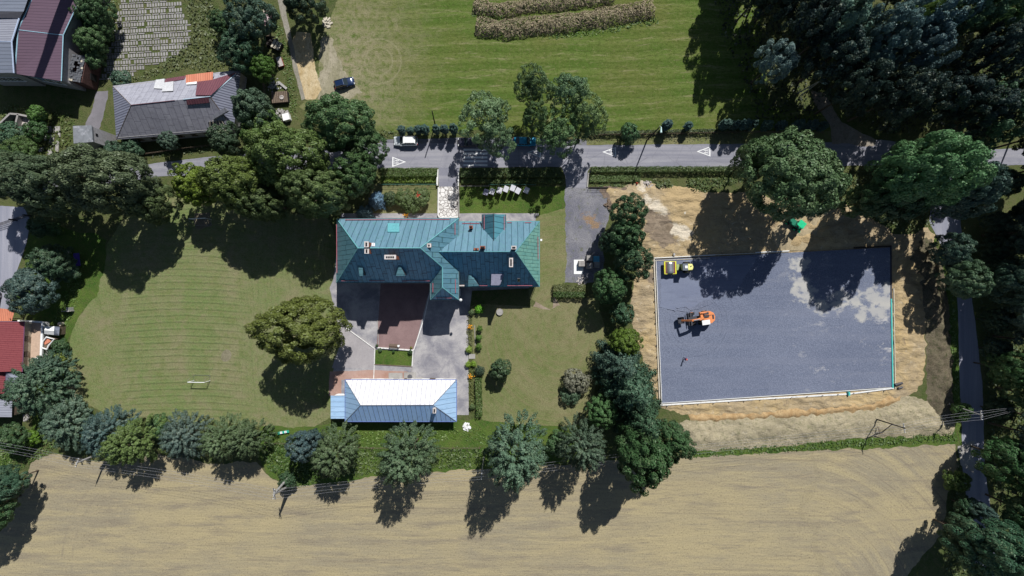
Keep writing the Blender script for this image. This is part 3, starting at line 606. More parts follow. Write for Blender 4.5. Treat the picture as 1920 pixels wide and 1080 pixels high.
# brush rows (cut stalks heaped in long rows)
# ================================================ FOLIAGE
def leafmesh(name, P, N, S, mat, seed=0, asp=.6, rnd=None):
    rg = np.random.default_rng(seed); n = len(P)
    N = N/np.maximum(np.linalg.norm(N, axis=1, keepdims=True), 1e-6)
    T = np.cross(N, rg.normal(size=(n, 3))); T /= np.maximum(np.linalg.norm(T, axis=1, keepdims=True), 1e-6); B = np.cross(N, T)
    s = S[:, None]
    V = np.stack([P-T*s*.5, P-B*s*asp*.5+N*s*.10, P+T*s*.5, P+B*s*asp*.5+N*s*.10], 1).reshape(-1, 3)
    me = bpy.data.meshes.new(name); me.vertices.add(4*n); me.vertices.foreach_set('co', V.astype(np.float32).ravel())
    me.loops.add(4*n); me.loops.foreach_set('vertex_index', np.arange(4*n, dtype=np.int32))
    me.polygons.add(n); me.polygons.foreach_set('loop_start', np.arange(0, 4*n, 4, dtype=np.int32)); me.polygons.foreach_set('loop_total', np.full(n, 4, dtype=np.int32))
    at = me.attributes.new('rnd', 'FLOAT', 'FACE'); at.data.foreach_set('value', (rg.random(n) if rnd is None else rnd).astype(np.float32))
    me.materials.append(mat); me.update(); me.validate(); return me
def unit(v): return v/np.maximum(np.linalg.norm(v, axis=-1, keepdims=True), 1e-6)
def fib_dirs(rg, n, zmin=-.3, jit=.25):
    i = np.arange(n)+.5; z = 1-(1-zmin)*i/n; a = i*2.39996+rg.random()*6
    r = np.sqrt(np.maximum(0, 1-z*z)); d = np.stack([r*np.cos(a), r*np.sin(a), z], 1)+rg.normal(size=(n, 3))*jit*.5
    return unit(d)
def clump_leaves(rg, C, A, RHO, elong, per, leaf, flat=.85, spread=.35):
    """leaves over each clump: C centres, A outward axes, RHO radii, elong along the axis"""
    w_ = RHO**2; cnt = np.maximum(6, (w_/w_.sum()*per).astype(int)); idx = np.repeat(np.arange(len(C)), cnt); n = len(idx)
    d = unit(rg.normal(size=(n, 3))); a = A[idx]; dot = (d*a).sum(1); flip = (dot < -.35) & (rg.random(n) < .8); d[flip] -= 2*dot[flip, None]*a[flip]
    r = RHO[idx]*(rg.random(n)**.4*.5+.55); off = d*r[:, None]
    al = (off*a).sum(1)[:, None]*a; off = (off-al)+al*elong
    off[:, 2] *= flat
    P = C[idx]+off; N = unit(d*1.0+a*.45+rg.normal(size=(n, 3))*spread+np.array([0, 0, .18]))
    crn = rg.random(len(C))
    rnd = np.clip(.28+.44*crn[idx]+rg.normal(size=n)*.20, 0, 1)
    return P, N, leaf*(.5+.95*rg.random(n)), rnd
def crown(seed, Rr, z0, h, nc, rho, leaf, n, elong=1.0, lobes=.16, zmin=-.25, up=0.0, gaps=0.0, mat=None, squash=1.0, inner=.25, spread=.4, cone=0.0):
    rg = np.random.default_rng(seed); D = fib_dirs(rg, nc, zmin)
    ph = rg.random((6, 3))*6.28; fr = rg.normal(size=(6, 3))*2.1
    lob = sum(np.cos((D*fr[k]).sum(1)+ph[k, 0]) for k in range(6))/6*2.2
    rad = (1+lobes*lob)*(.88+.2*rg.random(nc)); RHO = Rr*rho*(.65+.7*rg.random(nc))
    hh = (h-z0)/2; zc = z0+hh
    C = D*np.array([Rr, Rr*squash, hh])*(rad-rho*.7)[:, None]+np.array([0, 0, zc])
    if cone: f_ = np.clip((C[:, 2]-z0)/(h-z0), 0, 1); C[:, :2] *= (1.18-cone*f_)[:, None]
    A = unit(D*np.array([1, 1, .6])+np.array([0, 0, up]))
    if gaps: keep = rg.random(nc) > gaps; C, A, RHO = C[keep], A[keep], RHO[keep]
    k = int(nc*inner)
    if k:
        D2 = fib_dirs(rg, k, -.6); C = np.vstack([C, D2*np.array([Rr, Rr, hh])*.5+np.array([0, 0, zc])]); A = np.vstack([A, D2]); RHO = np.concatenate([RHO, np.full(k, Rr*rho*1.1)])
    P, N, S, rnd = clump_leaves(rg, C, A, RHO, elong, n, leaf, spread=spread)
    return leafmesh('crown', P, N, S, mat or M['leaf'], seed, rnd=rnd), C
def trunk_mesh(seed, h, r, C, nl=7, bent=.05):
    rr = random.Random(seed); mb = MB(); top = h*.75
    pts = [(0, 0, -.1), (rr.uniform(-1, 1)*bent*h*.3, rr.uniform(-1, 1)*bent*h*.3, top*.4), (rr.uniform(-1, 1)*bent*h, rr.uniform(-1, 1)*bent*h, top)]
    mb.tube(pts, [r*1.25, r*.85, r*.25], 8)
    sel = [C[i] for i in np.linspace(0, len(C)-1, nl).astype(int)] if len(C) else []
    for c in sel:
        z = max(h*.15, min(top*.8, c[2]*.6)); s = Vector((pts[1][0]*z/top, pts[1][1]*z/top, z)); e = Vector(c); mid = s.lerp(e, .5)+Vector((0, 0, h*.03))
        mb.tube([s, mid, e], [r*.42, r*.25, r*.06], 6)
    me_o = mb.build('trunk', M['bark'], local=True, smooth=True); me = me_o.data; bpy.data.objects.remove(me_o); return me
def conifer_crown(seed, Rr, z0, h, levels, per, n, leaf):
    rg = np.random.default_rng(seed); C = []; A = []; RH = []
    for k in range(levels):
        f = k/(levels-1); z = z0+(h-z0)*f; rr = Rr*(1-f)**.8+.15; m_ = max(3, int(per*(1-f*.75)))
        for j in range(m_):
            a = rg.random()*.5+j*6.283/m_+k*.7; d = np.array([math.cos(a), math.sin(a), -.25+.5*f]); q = rr*(.8+.35*rg.random())
            for t in (.35, .68, .92): C.append([d[0]*q*t, d[1]*q*t, z-.25*q*t*(1-f)]); A.append(d); RH.append(max(.18, q*.20*(1.25-t*.6)))
    C = np.array(C); A = unit(np.array(A)); RH = np.array(RH)
    P, N, S, rnd = clump_leaves(rg, C, A, RH, 1.9, n, leaf, flat=.6, spread=.3)
    return leafmesh('crown', P, N, S, M['needle'], seed, asp=.4, rnd=rnd), C[::9]
# proto meshes: kind -> list of (crown mesh, trunk mesh, radius, height)
PROTO = {}
def add_proto(kind, crown_c, Rr, h, tr, seed, nl=7):
    me, C = crown_c; PROTO.setdefault(kind, []).append((me, trunk_mesh(seed, h, tr, C, nl), Rr, h))
for s in (1, 2, 3): add_proto('maple', crown(s, 9, 3.0, 17, 270, .115, .44, 45000, zmin=-.4, lobes=.17, gaps=.10, spread=.5), 9, 17, .38, s, 9)
for s in (4, 5, 6): add_proto('broad', crown(s, 5.2, 1.8, 11, 150, .14, .36, 22000, zmin=-.55, lobes=.20, gaps=.08, spread=.5), 5.2, 11, .24, s)
for s in (7, 8): add_proto('forest', crown(s, 6.5, 4.0, 19, 130, .14, .46, 17000, lobes=.24, gaps=.15, spread=.5), 6.5, 19, .3, s)
for s in (10, 11, 12): add_proto('wispy', crown(s, 5, 2.5, 14, 120, .12, .29, 15000, lobes=.32, gaps=.12, inner=.35, spread=.7), 5, 14, .22, s, 10)
for s in (13, 14, 15): add_proto('plume', crown(s, 5.2, 1.0, 13, 230, .070, .32, 24000, elong=3.6, lobes=.22, zmin=-.75, up=.35, spread=.35, cone=.55), 5.2, 13, .18, s)
for s in (16, 17): add_proto('bush', crown(s, 2.2, .0, 3.0, 42, .22, .26, 4200, lobes=.16, zmin=0), 2.2, 3.0, .07, s, 4)
for s in (18, 19): add_proto('ball', crown(s, 1.0, .0, 1.5, 24, .26, .15, 1900, lobes=.06, zmin=0, inner=.5), 1.0, 1.5, .04, s, 3)
for s in (20, 21): add_proto('spruce', conifer_crown(s, 3.3, 1.0, 13, 17, 11, 15000, .34), 3.3, 13, .2, s, 3)
for s in (22, 23): add_proto('thuja', crown(s, 1.15, .15, 7, 70, .26, .26, 5200, elong=1.8, lobes=.06, zmin=-.9, up=1.2, inner=.5, mat=M['needle']), 1.15, 7, .09, s, 2)
for s in (24,): add_proto('pine', conifer_crown(s, 5.0, 2.0, 17, 14, 13, 20000, .46), 5.0, 17, .26, s, 4)
TN = {'maple': ('broadleaf_tree', 'tree', .55), 'broad': ('broadleaf_tree', 'tree', .55), 'forest': ('forest_tree', 'tree', .6), 'wispy': ('airy_tree', 'tree', .62), 'plume': ('hedgerow_tree', 'tree', .52), 'bush': ('bush', 'bush', .5), 'ball': ('round_shrub', 'shrub', .4), 'spruce': ('conifer_tree', 'conifer', .4), 'thuja': ('columnar_conifer', 'conifer', .5), 'pine': ('conifer_tree', 'conifer', .45)}
trng = random.Random(77); tcount = {}
def tree(kind, px, py, rpx, h, tint, label, group=None, sq=None, top=False):
    """a crown seen at px, py with a radius of rpx photo pixels, h metres tall; top=True: px, py is where it stands"""
    protos = PROTO[kind]; i = tcount.get(kind, 0); tcount[kind] = i+1
    cm, tm, R0, h0 = protos[i % len(protos)]; nm, cat, zf = TN[kind]
    z = h*zf; p = G(px, py) if top else G(px, py, z); r = rpx*(.81 if kind == 'maple' else .84 if kind in ('maple', 'broad', 'forest', 'plume') else 1.0)/10*(H-z)/H; tint = tuple(c*(1.5 if kind in ('forest', 'thuja') else 1.75) for c in tint)
    o = thing(nm, label, cat, (p.x, p.y, 0), 0, group)
    sq = sq or (.80 if kind == 'maple' else 1.0); sx = r/R0; rz = math.pi*trng.choice((0, 1)) if sq != 1 else trng.uniform(0, 6.28); v = trng.uniform(.86, 1.14)
    o.rotation_euler = (0, 0, rz); o.scale = (sx, sx*sq, h/h0)
    t_ = bpy.data.objects.new('trunk', tm); COL.objects.link(t_); kid(t_, o)
    c = bpy.data.objects.new('crown', cm); COL.objects.link(c); kid(c, o)
    c.color = (tint[0]*.84*v*trng.uniform(.93, 1.07), tint[1]*1.06*v, tint[2]*1.15*v*trng.uniform(.85, 1.15), 1)
    return o
def scatter_mesh(name, polypx, z, hgt, dens, leaf, tint, mat='leaf', seed=1, label=None, kind='stuff', cat=None, lump=.9, parent=None, group=None, flatn=.4):
    """ground cover: small leaves over a lumpy surface inside an outline; kind None makes it a thing"""
    rg = np.random.default_rng(seed); poly = [tuple(G(*p).to_2d()) for p in polypx]
    xs = [p[0] for p in poly]; ys = [p[1] for p in poly]; A = (max(xs)-min(xs))*(max(ys)-min(ys)); n = int(A*dens)
    X = rg.uniform(min(xs), max(xs), n); Y = rg.uniform(min(ys), max(ys), n)
    P = []; Nn = []; e = .15
    def hf(x, y): return max(.08, (.55+mnoise.noise(Vector((x*lump, y*lump, seed)))*.75+mnoise.noise(Vector((x*lump*3, y*lump*3, seed)))*.3))*hgt
    for x, y in zip(X, Y):
        if not inside((x, y), poly): continue
        d = edge_dist((x, y), poly); f = min(1, d/.6)
        if rg.random() > .35+.65*f: continue
        q = hf(x, y); gx = (hf(x+e, y)-q)/e; gy = (hf(x, y+e)-q)/e
        P.append((x, y, z+q*f*rg.uniform(.5, 1))); Nn.append((-gx, -gy, 1))
    P = np.array(P); Nn = unit(np.array(Nn))+rg.normal(size=P.shape)*flatn
    c = P.mean(0); c[2] = 0
    me = leafmesh(name, P-c, Nn, leaf*(.6+.8*rg.random(len(P))), M[mat], seed)
    o = bpy.data.objects.new(name, me); COL.objects.link(o); o.location = c; o.color = (*[c*1.35 for c in tint], 1)
    return tag(o, label, cat, group, kind)
def hedge(px0, py0, px1, py1, wd, hgt, tint, label, name='hedge', dens=95, leaf=.2, mat='leaf', seed=3, cat='hedge', group=None):
    a = G(px0, py0).to_2d(); b = G(px1, py1).to_2d(); L = (b-a).length; d = (b-a)/L; nn = Vector((-d.y, d.x)); rg = np.random.default_rng(seed)
    area = L*wd+2*L*hgt+2*wd*hgt; n = int(area*dens); P = []; Nn = []
    for _ in range(n):
        r = rg.random()*area
        if r < L*wd: u, v, zz, q = rg.random()*L, (rg.random()-.5)*wd, hgt, (0, 0, 1)
        elif r < L*wd+2*L*hgt: s_ = 1 if rg.random() < .5 else -1; u, v, zz, q = rg.random()*L, s_*wd/2, rg.random()*hgt, (nn.x*s_, nn.y*s_, .2)
        else: s_ = 1 if rg.random() < .5 else -1; u, v, zz, q = (L if s_ > 0 else 0), (rg.random()-.5)*wd, rg.random()*hgt, (d.x*s_, d.y*s_, .2)
        p = a+d*u+nn*v; k = mnoise.noise(Vector((p.x*1.2, p.y*1.2, zz+seed)))*.22+rg.normal()*.05
        P.append((p.x+q[0]*k, p.y+q[1]*k, max(.02, zz+(k if q[2] == 1 else 0)))); Nn.append(q)
    P = np.array(P); Nn = np.array(Nn)+rg.normal(size=P.shape)*.45; c = P.mean(0); c[2] = 0
    me = leafmesh(name, P-c, Nn, leaf*(.6+.8*rg.random(len(P))), M[mat], seed)
    o = bpy.data.objects.new(name, me); COL.objects.link(o); o.location = c; o.color = (*[c*1.35 for c in tint], 1); return tag(o, label, cat, group)
def brush_row(pts, wd, hgt, seed, label):
    P = []; Nn = []; rg = np.random.default_rng(seed); path = [G(*p).to_2d() for p in pts]
    segs = [(path[i], path[i+1]) for i in range(len(path)-1)]; Ls = [(b-a).length for a, b in segs]; T = sum(Ls); n = int(T*wd*42)
    for _ in range(n):
        r = rg.random()*T; i = 0
        while r > Ls[i]: r -= Ls[i]; i += 1
        a, b = segs[i]; d = (b-a).normalized(); nn = Vector((-d.y, d.x)); t = rg.uniform(-1, 1); p = a+d*r+nn*t*wd/2*(1+mnoise.noise(Vector((r*.4+i*3, seed, 0)))*.35)
        q = math.sqrt(max(0, 1-t*t))*hgt*(1+mnoise.noise(Vector((p.x*.8, p.y*.8, seed)))*.5)+rg.uniform(-.25, .1)
        P.append((p.x, p.y, max(.03, q))); Nn.append((nn.x*t+rg.normal()*.35, nn.y*t+rg.normal()*.35, .7))
    P = np.array(P); c = P.mean(0); c[2] = 0
    me = leafmesh('brush_row', P-c, np.array(Nn), .5*(.6+.9*rg.random(len(P))), M['straw'], seed, asp=.22)
    o = bpy.data.objects.new('brush_row', me); COL.objects.link(o); o.location = c; o.color = (.36, .29, .20, 1)
    tag(o, label, 'brush heap', 'rows of dry brush at the top of the meadow')

# ================================================ BUILDINGS
_wm = {}
def window_protos(wd, ht, fm):
    k = (wd, ht, fm)
    if k not in _wm:
        a = MB()
        for dx in (-1, 1): a.box((dx*(wd/2-.04), 0, 0), (.09, .10, ht))
        for dz in (-1, 1): a.box((0, 0, dz*(ht/2-.04)), (wd-.18, .10, .09))
        a.box((0, .005, 0), (.06, .07, ht-.18)); a.box((0, .03, -ht/2-.05), (wd+.2, .18, .06))
        f = a.build('window', M[fm], local=True); g_ = MB().box((0, .0, 0), (wd-.1, .04, ht-.1)).build('pane', M['glass'], local=True)
        _wm[k] = (f.data, g_.data); bpy.data.objects.remove(f); bpy.data.objects.remove(g_)
    return _wm[k]
def windows(b, p0, p1, zs, n, wd=1.1, ht=1.7, fm='white', inset=1.5):
    """n windows per row on the wall from p0 to p1 (the outside is to the right of that direction)"""
    p0 = Vector(p0[:2]); p1 = Vector(p1[:2]); d = (p1-p0); L = d.length; d /= L; nrm = Vector((d.y, -d.x)); rz = math.atan2(nrm.y, nrm.x)-math.pi/2
    fm_, gm = window_protos(wd, ht, fm)
    for z in zs:
        for i in range(n):
            q = p0+d*(inset+(L-2*inset)*(i+.5)/n)+nrm*.03
            o = bpy.data.objects.new('window', fm_); COL.objects.link(o); kid(o, b); o.location = (q.x-b.location.x, q.y-b.location.y, z); o.rotation_euler = (0, 0, rz)
            g_ = bpy.data.objects.new('pane', gm); COL.objects.link(g_); kid(g_, o)
def door(b, x, y, rz, wd=1.1, ht=2.1, m='wood'):
    o = MB().box((0, .03, ht/2), (wd, .1, ht)).build('door', M[m], local=True); kid(o, b); o.location = (x-b.location.x, y-b.location.y, 0.02); o.rotation_euler = (0, 0, rz)
    h_ = MB().tube([(wd*.38, .09, 1.0), (wd*.38, .16, 1.0), (wd*.28, .16, 1.0)], .02, 6).build('handle', M['steel'], local=True); kid(h_, o)
def walls(b, pts, z0, z1, mat, name='wall'):
    return MB().prism([(p[0], p[1], z0) for p in pts], [(p[0], p[1], z1) for p in pts], cap=True).build(name, mat, b)
def chimney(b, c, sx, sy, z0, z1, flues, body='brick', ax='x', capm='stonecap'):
    """c world xy; flues dark openings along ax"""
    o = MB().box((c[0], c[1], (z0+z1-.15)/2), (sx, sy, z1-.15-z0)).build('chimney', M[body], b)
    cp = MB().box((c[0], c[1], z1-.07), (sx+.16, sy+.16, .14)).build('chimney_cap', M[capm], o)
    f = MB()
    for i in range(flues):
        t = (i-(flues-1)/2)*((sx if ax == 'x' else sy)*.8/flues)
        f.box((c[0]+(t if ax == 'x' else 0), c[1]+(0 if ax == 'x' else t), z1+.06), (.24, .24, .12))
    f.build('flue', M['black'], o)
def ridge(mb, a, b, r=.07): mb.tube([a, b], r, 6)
def guard(b, p0, p1, off=.22):
    mb = MB(); p0 = Vector(p0); p1 = Vector(p1); n = max(2, int((p1-p0).length/.8)); z = Vector((0, 0, off))
    mb.bar(p0+z, p1+z, .10, .12)
    for i in range(n+1): q = p0.lerp(p1, i/n); mb.bar(q-z*.5, q+z, .05, .05)
    mb.build('snow_guard', M['guard'], b)

# ---- the school with the green copper roof
E, RH_, WH = 8.5, 16.0, 11.6
A_ = G(632, 411, E); B_ = G(860, 409, E); C_ = G(860, 562, E); D_ = G(807, 562, E); F_ = G(807, 530, E); G_ = G(631, 530, E)
P1 = G(671, 465, RH_); P2 = G(788, 465, RH_); P3 = G(829.5, 501, WH); P4 = G(829.5, 539, WH)
bb = thing('school_building', 'large old school with hipped green copper roof and several chimneys', 'building', (-13, 4, 0))
def ins(p, dx, dy, z=None): return (p.x+dx, p.y+dy)
i_ = .45
w_left = [ins(G_, i_, i_), ins(F_, i_, i_), ins(D_, i_, i_), ins(C_, -i_, i_), ins(B_, -i_, -i_), ins(A_, i_, -i_)]
walls(bb, w_left, -.02, E-.05, M['plaster'])
MB().prism([(p[0], p[1], -.01) for p in [(w_left[0][0]-.06, w_left[0][1]-.06), (w_left[1][0]-.06, w_left[1][1]-.06), (w_left[2][0]-.06, w_left[2][1]-.06), (w_left[3][0]+.06, w_left[3][1]-.06), (w_left[4][0]+.06, w_left[4][1]+.06), (w_left[5][0]-.06, w_left[5][1]+.06)]], [(p[0], p[1], .7) for p in [(w_left[0][0]-.06, w_left[0][1]-.06), (w_left[1][0]-.06, w_left[1][1]-.06), (w_left[2][0]-.06, w_left[2][1]-.06), (w_left[3][0]+.06, w_left[3][1]-.06), (w_left[4][0]+.06, w_left[4][1]+.06), (w_left[5][0]-.06, w_left[5][1]+.06)]]).build('plinth', M['concrete'], bb)
Fm = Vector((F_.x, F_.y, E))
r = MB()
r.poly([A_, P1, P2, B_], 0)                         # north
r.poly([A_, G_, P1], 3)                             # west
r.poly([G_, F_, P3, P2, P1], 2)                     # south
r.poly([B_, P2, P3, P4, C_], 1)                     # east, one plane with the wing
r.poly([F_, D_, P4, P3], 3)                         # wing west
r.poly([D_, C_, P4], 2)
r.prism([(p.x, p.y, E-.22) for p in (G_, F_, D_, C_, B_, A_)], [(p.x, p.y, E-.03) for p in (G_, F_, D_, C_, B_, A_)], 4)
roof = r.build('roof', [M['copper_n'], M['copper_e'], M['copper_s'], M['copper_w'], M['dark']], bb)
r = MB()
for a, b in ((P1, P2), (A_, P1), (G_, P1), (P2, B_), (P2, P3), (P3, P4), (P4, C_), (P4, D_)): ridge(r, a, b, .075)
r.build('ridge_capping', plain('copper_capping', (.14, .40, .42), .5, .4), bb)
r = MB()
for a, b in ((A_, B_), (B_, C_), (C_, D_), (D_, F_), (F_, G_), (G_, A_)): r.tube([a, b], .09, 6)
r.build('gutter', plain('weathered_gutter', (.10, .17, .19), .5, .4), bb)
def downpipe(b, p, z):
    MB().tube([(p[0], p[1], z), (p[0], p[1], .1)], .06, 8).build('downpipe', M['dark'], b)
for p in (w_left[0], w_left[2], w_left[3]): downpipe(bb, (p[0]-.1, p[1]-.12), E-.1)
MB().lathe((C_.x+.35, C_.y-.05, E-.25), [(.0, .5), (.2, .45), (.28, .2), (.2, 0), (.05, -.1)], 10).build('rain_hopper', M['white'], bb, smooth=True)
def on_plane(px, py, a, b, c):
    """the point of roof plane abc seen at px, py"""
    n = (b-a).cross(c-a); o = Vector((0, 0, H)); d = G(px, py)-o; t = (a-o).dot(n)/d.dot(n); return o+d*t
N_ = lambda x, y: on_plane(x, y, A_, B_, P1)
S_ = lambda x, y: on_plane(x, y, G_, F_, P1)
E_ = lambda x, y: on_plane(x, y, B_, C_, P2)
W_ = lambda x, y: on_plane(x, y, A_, G_, P1)
guard(bb, N_(648, 412.5), N_(843, 411.5)); guard(bb, W_(632, 421), W_(632.5, 512)); guard(bb, S_(641, 526.5), S_(671, 526.5)); guard(bb, S_(693, 526.5), S_(721, 526.5)); guard(bb, S_(755, 526.5), S_(806, 526.5))
guard(bb, E_(853.5, 419), E_(853.5, 440)); guard(bb, E_(854.5, 524), E_(854.5, 549)); guard(bb, on_plane(812, 531, F_, D_, P4), on_plane(812, 548, F_, D_, P4)); guard(bb, on_plane(818, 558.6, D_, C_, P4), on_plane(847, 558.6, D_, C_, P4))
def ch(px, py, w, h, z1, flues, ax, z0, body='brick', capm='stonecap', b=None):
    c = G(px, py, z1); k = (H-z1)/H/10; chimney(b or bb, (c.x, c.y), w*k-.16, h*k-.16, z0, z1, flues, body, ax, capm)
ch(687, 458, 8.5, 11, 17.2, 2, 'y', 14); ch(687.5, 470.5, 8.5, 10, 16.9, 2, 'y', 13.5); ch(731.5, 482, 22, 8.5, 16.9, 4, 'x', 13); ch(804.5, 460, 8, 7.5, 14.8, 1, 'x', 11.5)
# half-round and hipped dormers
def dormer(b, px0, px1, pyt, pyb, plane, pl, h=1.3, m=('copper_w', 'copper_e', 'copper_s'), hip=True):
    bl = plane(px0, pyb); br = plane(px1, pyb); tp = plane((px0+px1)/2, pyt)
    ztop = bl.z+h; a = Vector((bl.x, bl.y, bl.z+h*.5)); c = Vector((br.x, br.y, br.z+h*.5)); apex = Vector((tp.x, tp.y, max(tp.z, ztop)+.05))
    front = Vector(((bl.x+br.x)/2, bl.y+(.55 if hip else .1), ztop))
    mb = MB(); mb.poly([a, front, apex], 0); mb.poly([c, apex, front], 1); mb.poly([a, c, front], 2)
    d = mb.build('dormer', [M[m[0]], M[m[1]], M[m[2]]], b)
    mb = MB(); lo = bl.z-.3; yb = tp.y
    mb.prism([(bl.x+.1, bl.y+.08, lo), (br.x-.1, br.y+.08, lo), (br.x-.1, yb, lo), (bl.x+.1, yb, lo)], [(bl.x+.1, bl.y+.08, a.z-.02), (br.x-.1, br.y+.08, a.z-.02), (br.x-.1, yb, a.z-.02), (bl.x+.1, yb, a.z-.02)]); mb.build('dormer_wall', M['dark'], d)
    g_ = MB().box(((bl.x+br.x)/2, bl.y+.05, bl.z+h*.2), (abs(br.x-bl.x)*.6, .06, h*.4)).build('dormer_window', M['glass'], d)

def flat_dormer(b, top, bot, plane, mats, drop=.55):
    # low dormer whose sheet top runs out almost level from the slope; top and bot are photo points
    tp = [plane(*k) for k in top]; z = min(v.z for v in tp)-.02; bt = [G(x, y, z-drop) for x, y in bot]; t_ = tp+bt
    lo = [Vector((v.x, v.y, plane(*k).z-.25)) for v, k in zip(bt, bot)]; m_ = MB()
    d = MB().prism([v-Vector((0, 0, .08)) for v in t_], t_).build('dormer', mats, b)
    base = [Vector((v.x, v.y+.12, v.z-1.9)) for v in bt]
    m_.prism([v-Vector((0, 0, .4)) for v in tp]+base, [v-Vector((0, 0, .09)) for v in tp]+[Vector((v.x, v.y+.12, v.z-.09)) for v in bt]); m_.build('dormer_wall', M['dark'], d)
    a, c = bt[0], bt[-1]; mid = (a+c)/2; MB().box((mid.x, mid.y+.09, mid.z-.75), ((a-c).length*.6, .06, .8)).build('dormer_window', M['glass'], d)
flat_dormer(bb, [(671, 497), (680.5, 498)], [(682, 517), (674, 517)], S_, M['copper_w']); flat_dormer(bb, [(747, 497), (750, 497)], [(760, 517), (740, 517)], S_, M['copper_w'])
# flat hatch on the north slope
q = [N_(727, 420), N_(749, 420), N_(749, 436), N_(727, 436)]; n_ = (q[1]-q[0]).cross(q[3]-q[0]).normalized(); n_ = n_ if n_.z > 0 else -n_
MB().prism([v for v in q], [v+n_*.16 for v in q]).build('roof_hatch', plain('copper_hatch', (.12, .36, .40), .5, .4), bb)
q = [N_(697, 456), N_(703, 456), N_(703, 462), N_(697, 462)]
MB().prism([v for v in q], [v+n_*.08 for v in q]).build('roof_patch', M['tin_n'], bb)
windows(bb, w_left[0], w_left[1], (2.2, 6.0), 7); windows(bb, w_left[4], w_left[5], (2.2, 6.0), 9); windows(bb, w_left[5], w_left[0], (2.2, 6.0), 4); windows(bb, w_left[2], w_left[3], (2.2, 6.0), 2, inset=.6)
windows(bb, w_left[1], w_left[2], (2.2, 6.0), 1, inset=.8); windows(bb, (w_left[3][0], w_left[3][1]), (w_left[3][0], 0.0), (2.2, 6.0), 1, inset=.6)
door(bb, G(841, 409).x, w_left[4][1], 0, 1.6, 2.5)
# ---- lower east range of the school
E2, R2 = 5.0, 12.5
a2 = G(856, 416, E2); a2.x = -10.5; b2 = G(1011.5, 415, E2); c2 = G(1011.5, 537.5, E2); d2 = Vector((-10.5, c2.y, E2)); r1 = G(815, 472, R2); r1 = Vector((-12.6, r1.y, R2)); r2 = G(967, 472, R2)
a2x = Vector((-12.6, a2.y, E2)); d2x = Vector((-12.6, d2.y, E2))
# clip the two slopes where they meet the main roof's east plane
def clip_to_east(p, q):
    n = (C_-B_).cross(P2-B_); t = (B_-p).dot(n)/(q-p).dot(n); return p.lerp(q, t)
v1 = clip_to_east(r1, r2)
def valley(e0, r0):
    """where a slope crosses the plane at the main eave line x"""
    x = B_.x-.02; f = None
    n1 = Vector((C_-B_).cross(P2-B_)); 
    return Vector((x, e0.y+(r0.y-e0.y)*((E-E2)/(R2-E2)), E))
vn = valley(a2x, r1); vs = valley(d2x, r1)
xw = w_left[3][0]
r = MB()
r.poly([Vector((xw, a2.y, E2)), Vector((xw, vn.y, E)), vn, v1, r2, b2], 0)
r.poly([Vector((xw, d2.y, E2)), c2, r2, v1, vs, Vector((xw, vs.y, E))], 2)
r.poly([b2, r2, c2], 1)
r.prism([(xw+.02, a2.y, E2-.2), (b2.x, b2.y, E2-.2), (c2.x, c2.y, E2-.2), (xw+.02, c2.y, E2-.2)][::-1], [(xw+.02, a2.y, E2-.03), (b2.x, b2.y, E2-.03), (c2.x, c2.y, E2-.03), (xw+.02, c2.y, E2-.03)][::-1], 3)
east_e = roofmat('green_copper_hip', (.10, .27, .25), (.19, .40, .34), (.02, .07, .07), 'y', .62, blotch=(.22, .38, .28), cross=1.5)
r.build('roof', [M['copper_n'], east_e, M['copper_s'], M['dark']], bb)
r = MB(); ridge(r, v1, r2, .06); ridge(r, r2, b2, .06); ridge(r, r2, c2, .06)
r.tube([Vector((xw, a2.y, E2)), b2, c2, Vector((xw, c2.y, E2))], .09, 6)
r.build('ridge_capping', plain('copper_capping_dull', (.10, .30, .33), .5, .4), bb)
w2 = [(xw-.3, c2.y+i_), (c2.x-i_, c2.y+i_), (b2.x-i_, b2.y-i_), (xw-.3, a2.y-i_)]
walls(bb, w2, -.02, E2-.05, M['plaster'])
windows(bb, w2[0], w2[1], (2.0,), 6); windows(bb, w2[1], w2[2], (2.0,), 4); windows(bb, w2[2], w2[3], (2.0,), 4)
downpipe(bb, (w2[1][0]+.1, w2[1][1]-.1), E2-.1)
N2 = lambda x, y: on_plane(x, y, a2, b2, r2)
S2 = lambda x, y: on_plane(x, y, d2, c2, r2)
X2 = lambda x, y: on_plane(x, y, b2, c2, r2)
guard(bb, N2(867, 419), N2(899, 419)); guard(bb, N2(951, 417.5), N2(959, 417.5)); guard(bb, N2(984, 417.5), N2(996, 417.5)); guard(bb, X2(1008.5, 444), X2(1009, 486)); guard(bb, S2(899, 535.5), S2(914, 535.5)); guard(bb, S2(951, 535.5), S2(998, 535.5))
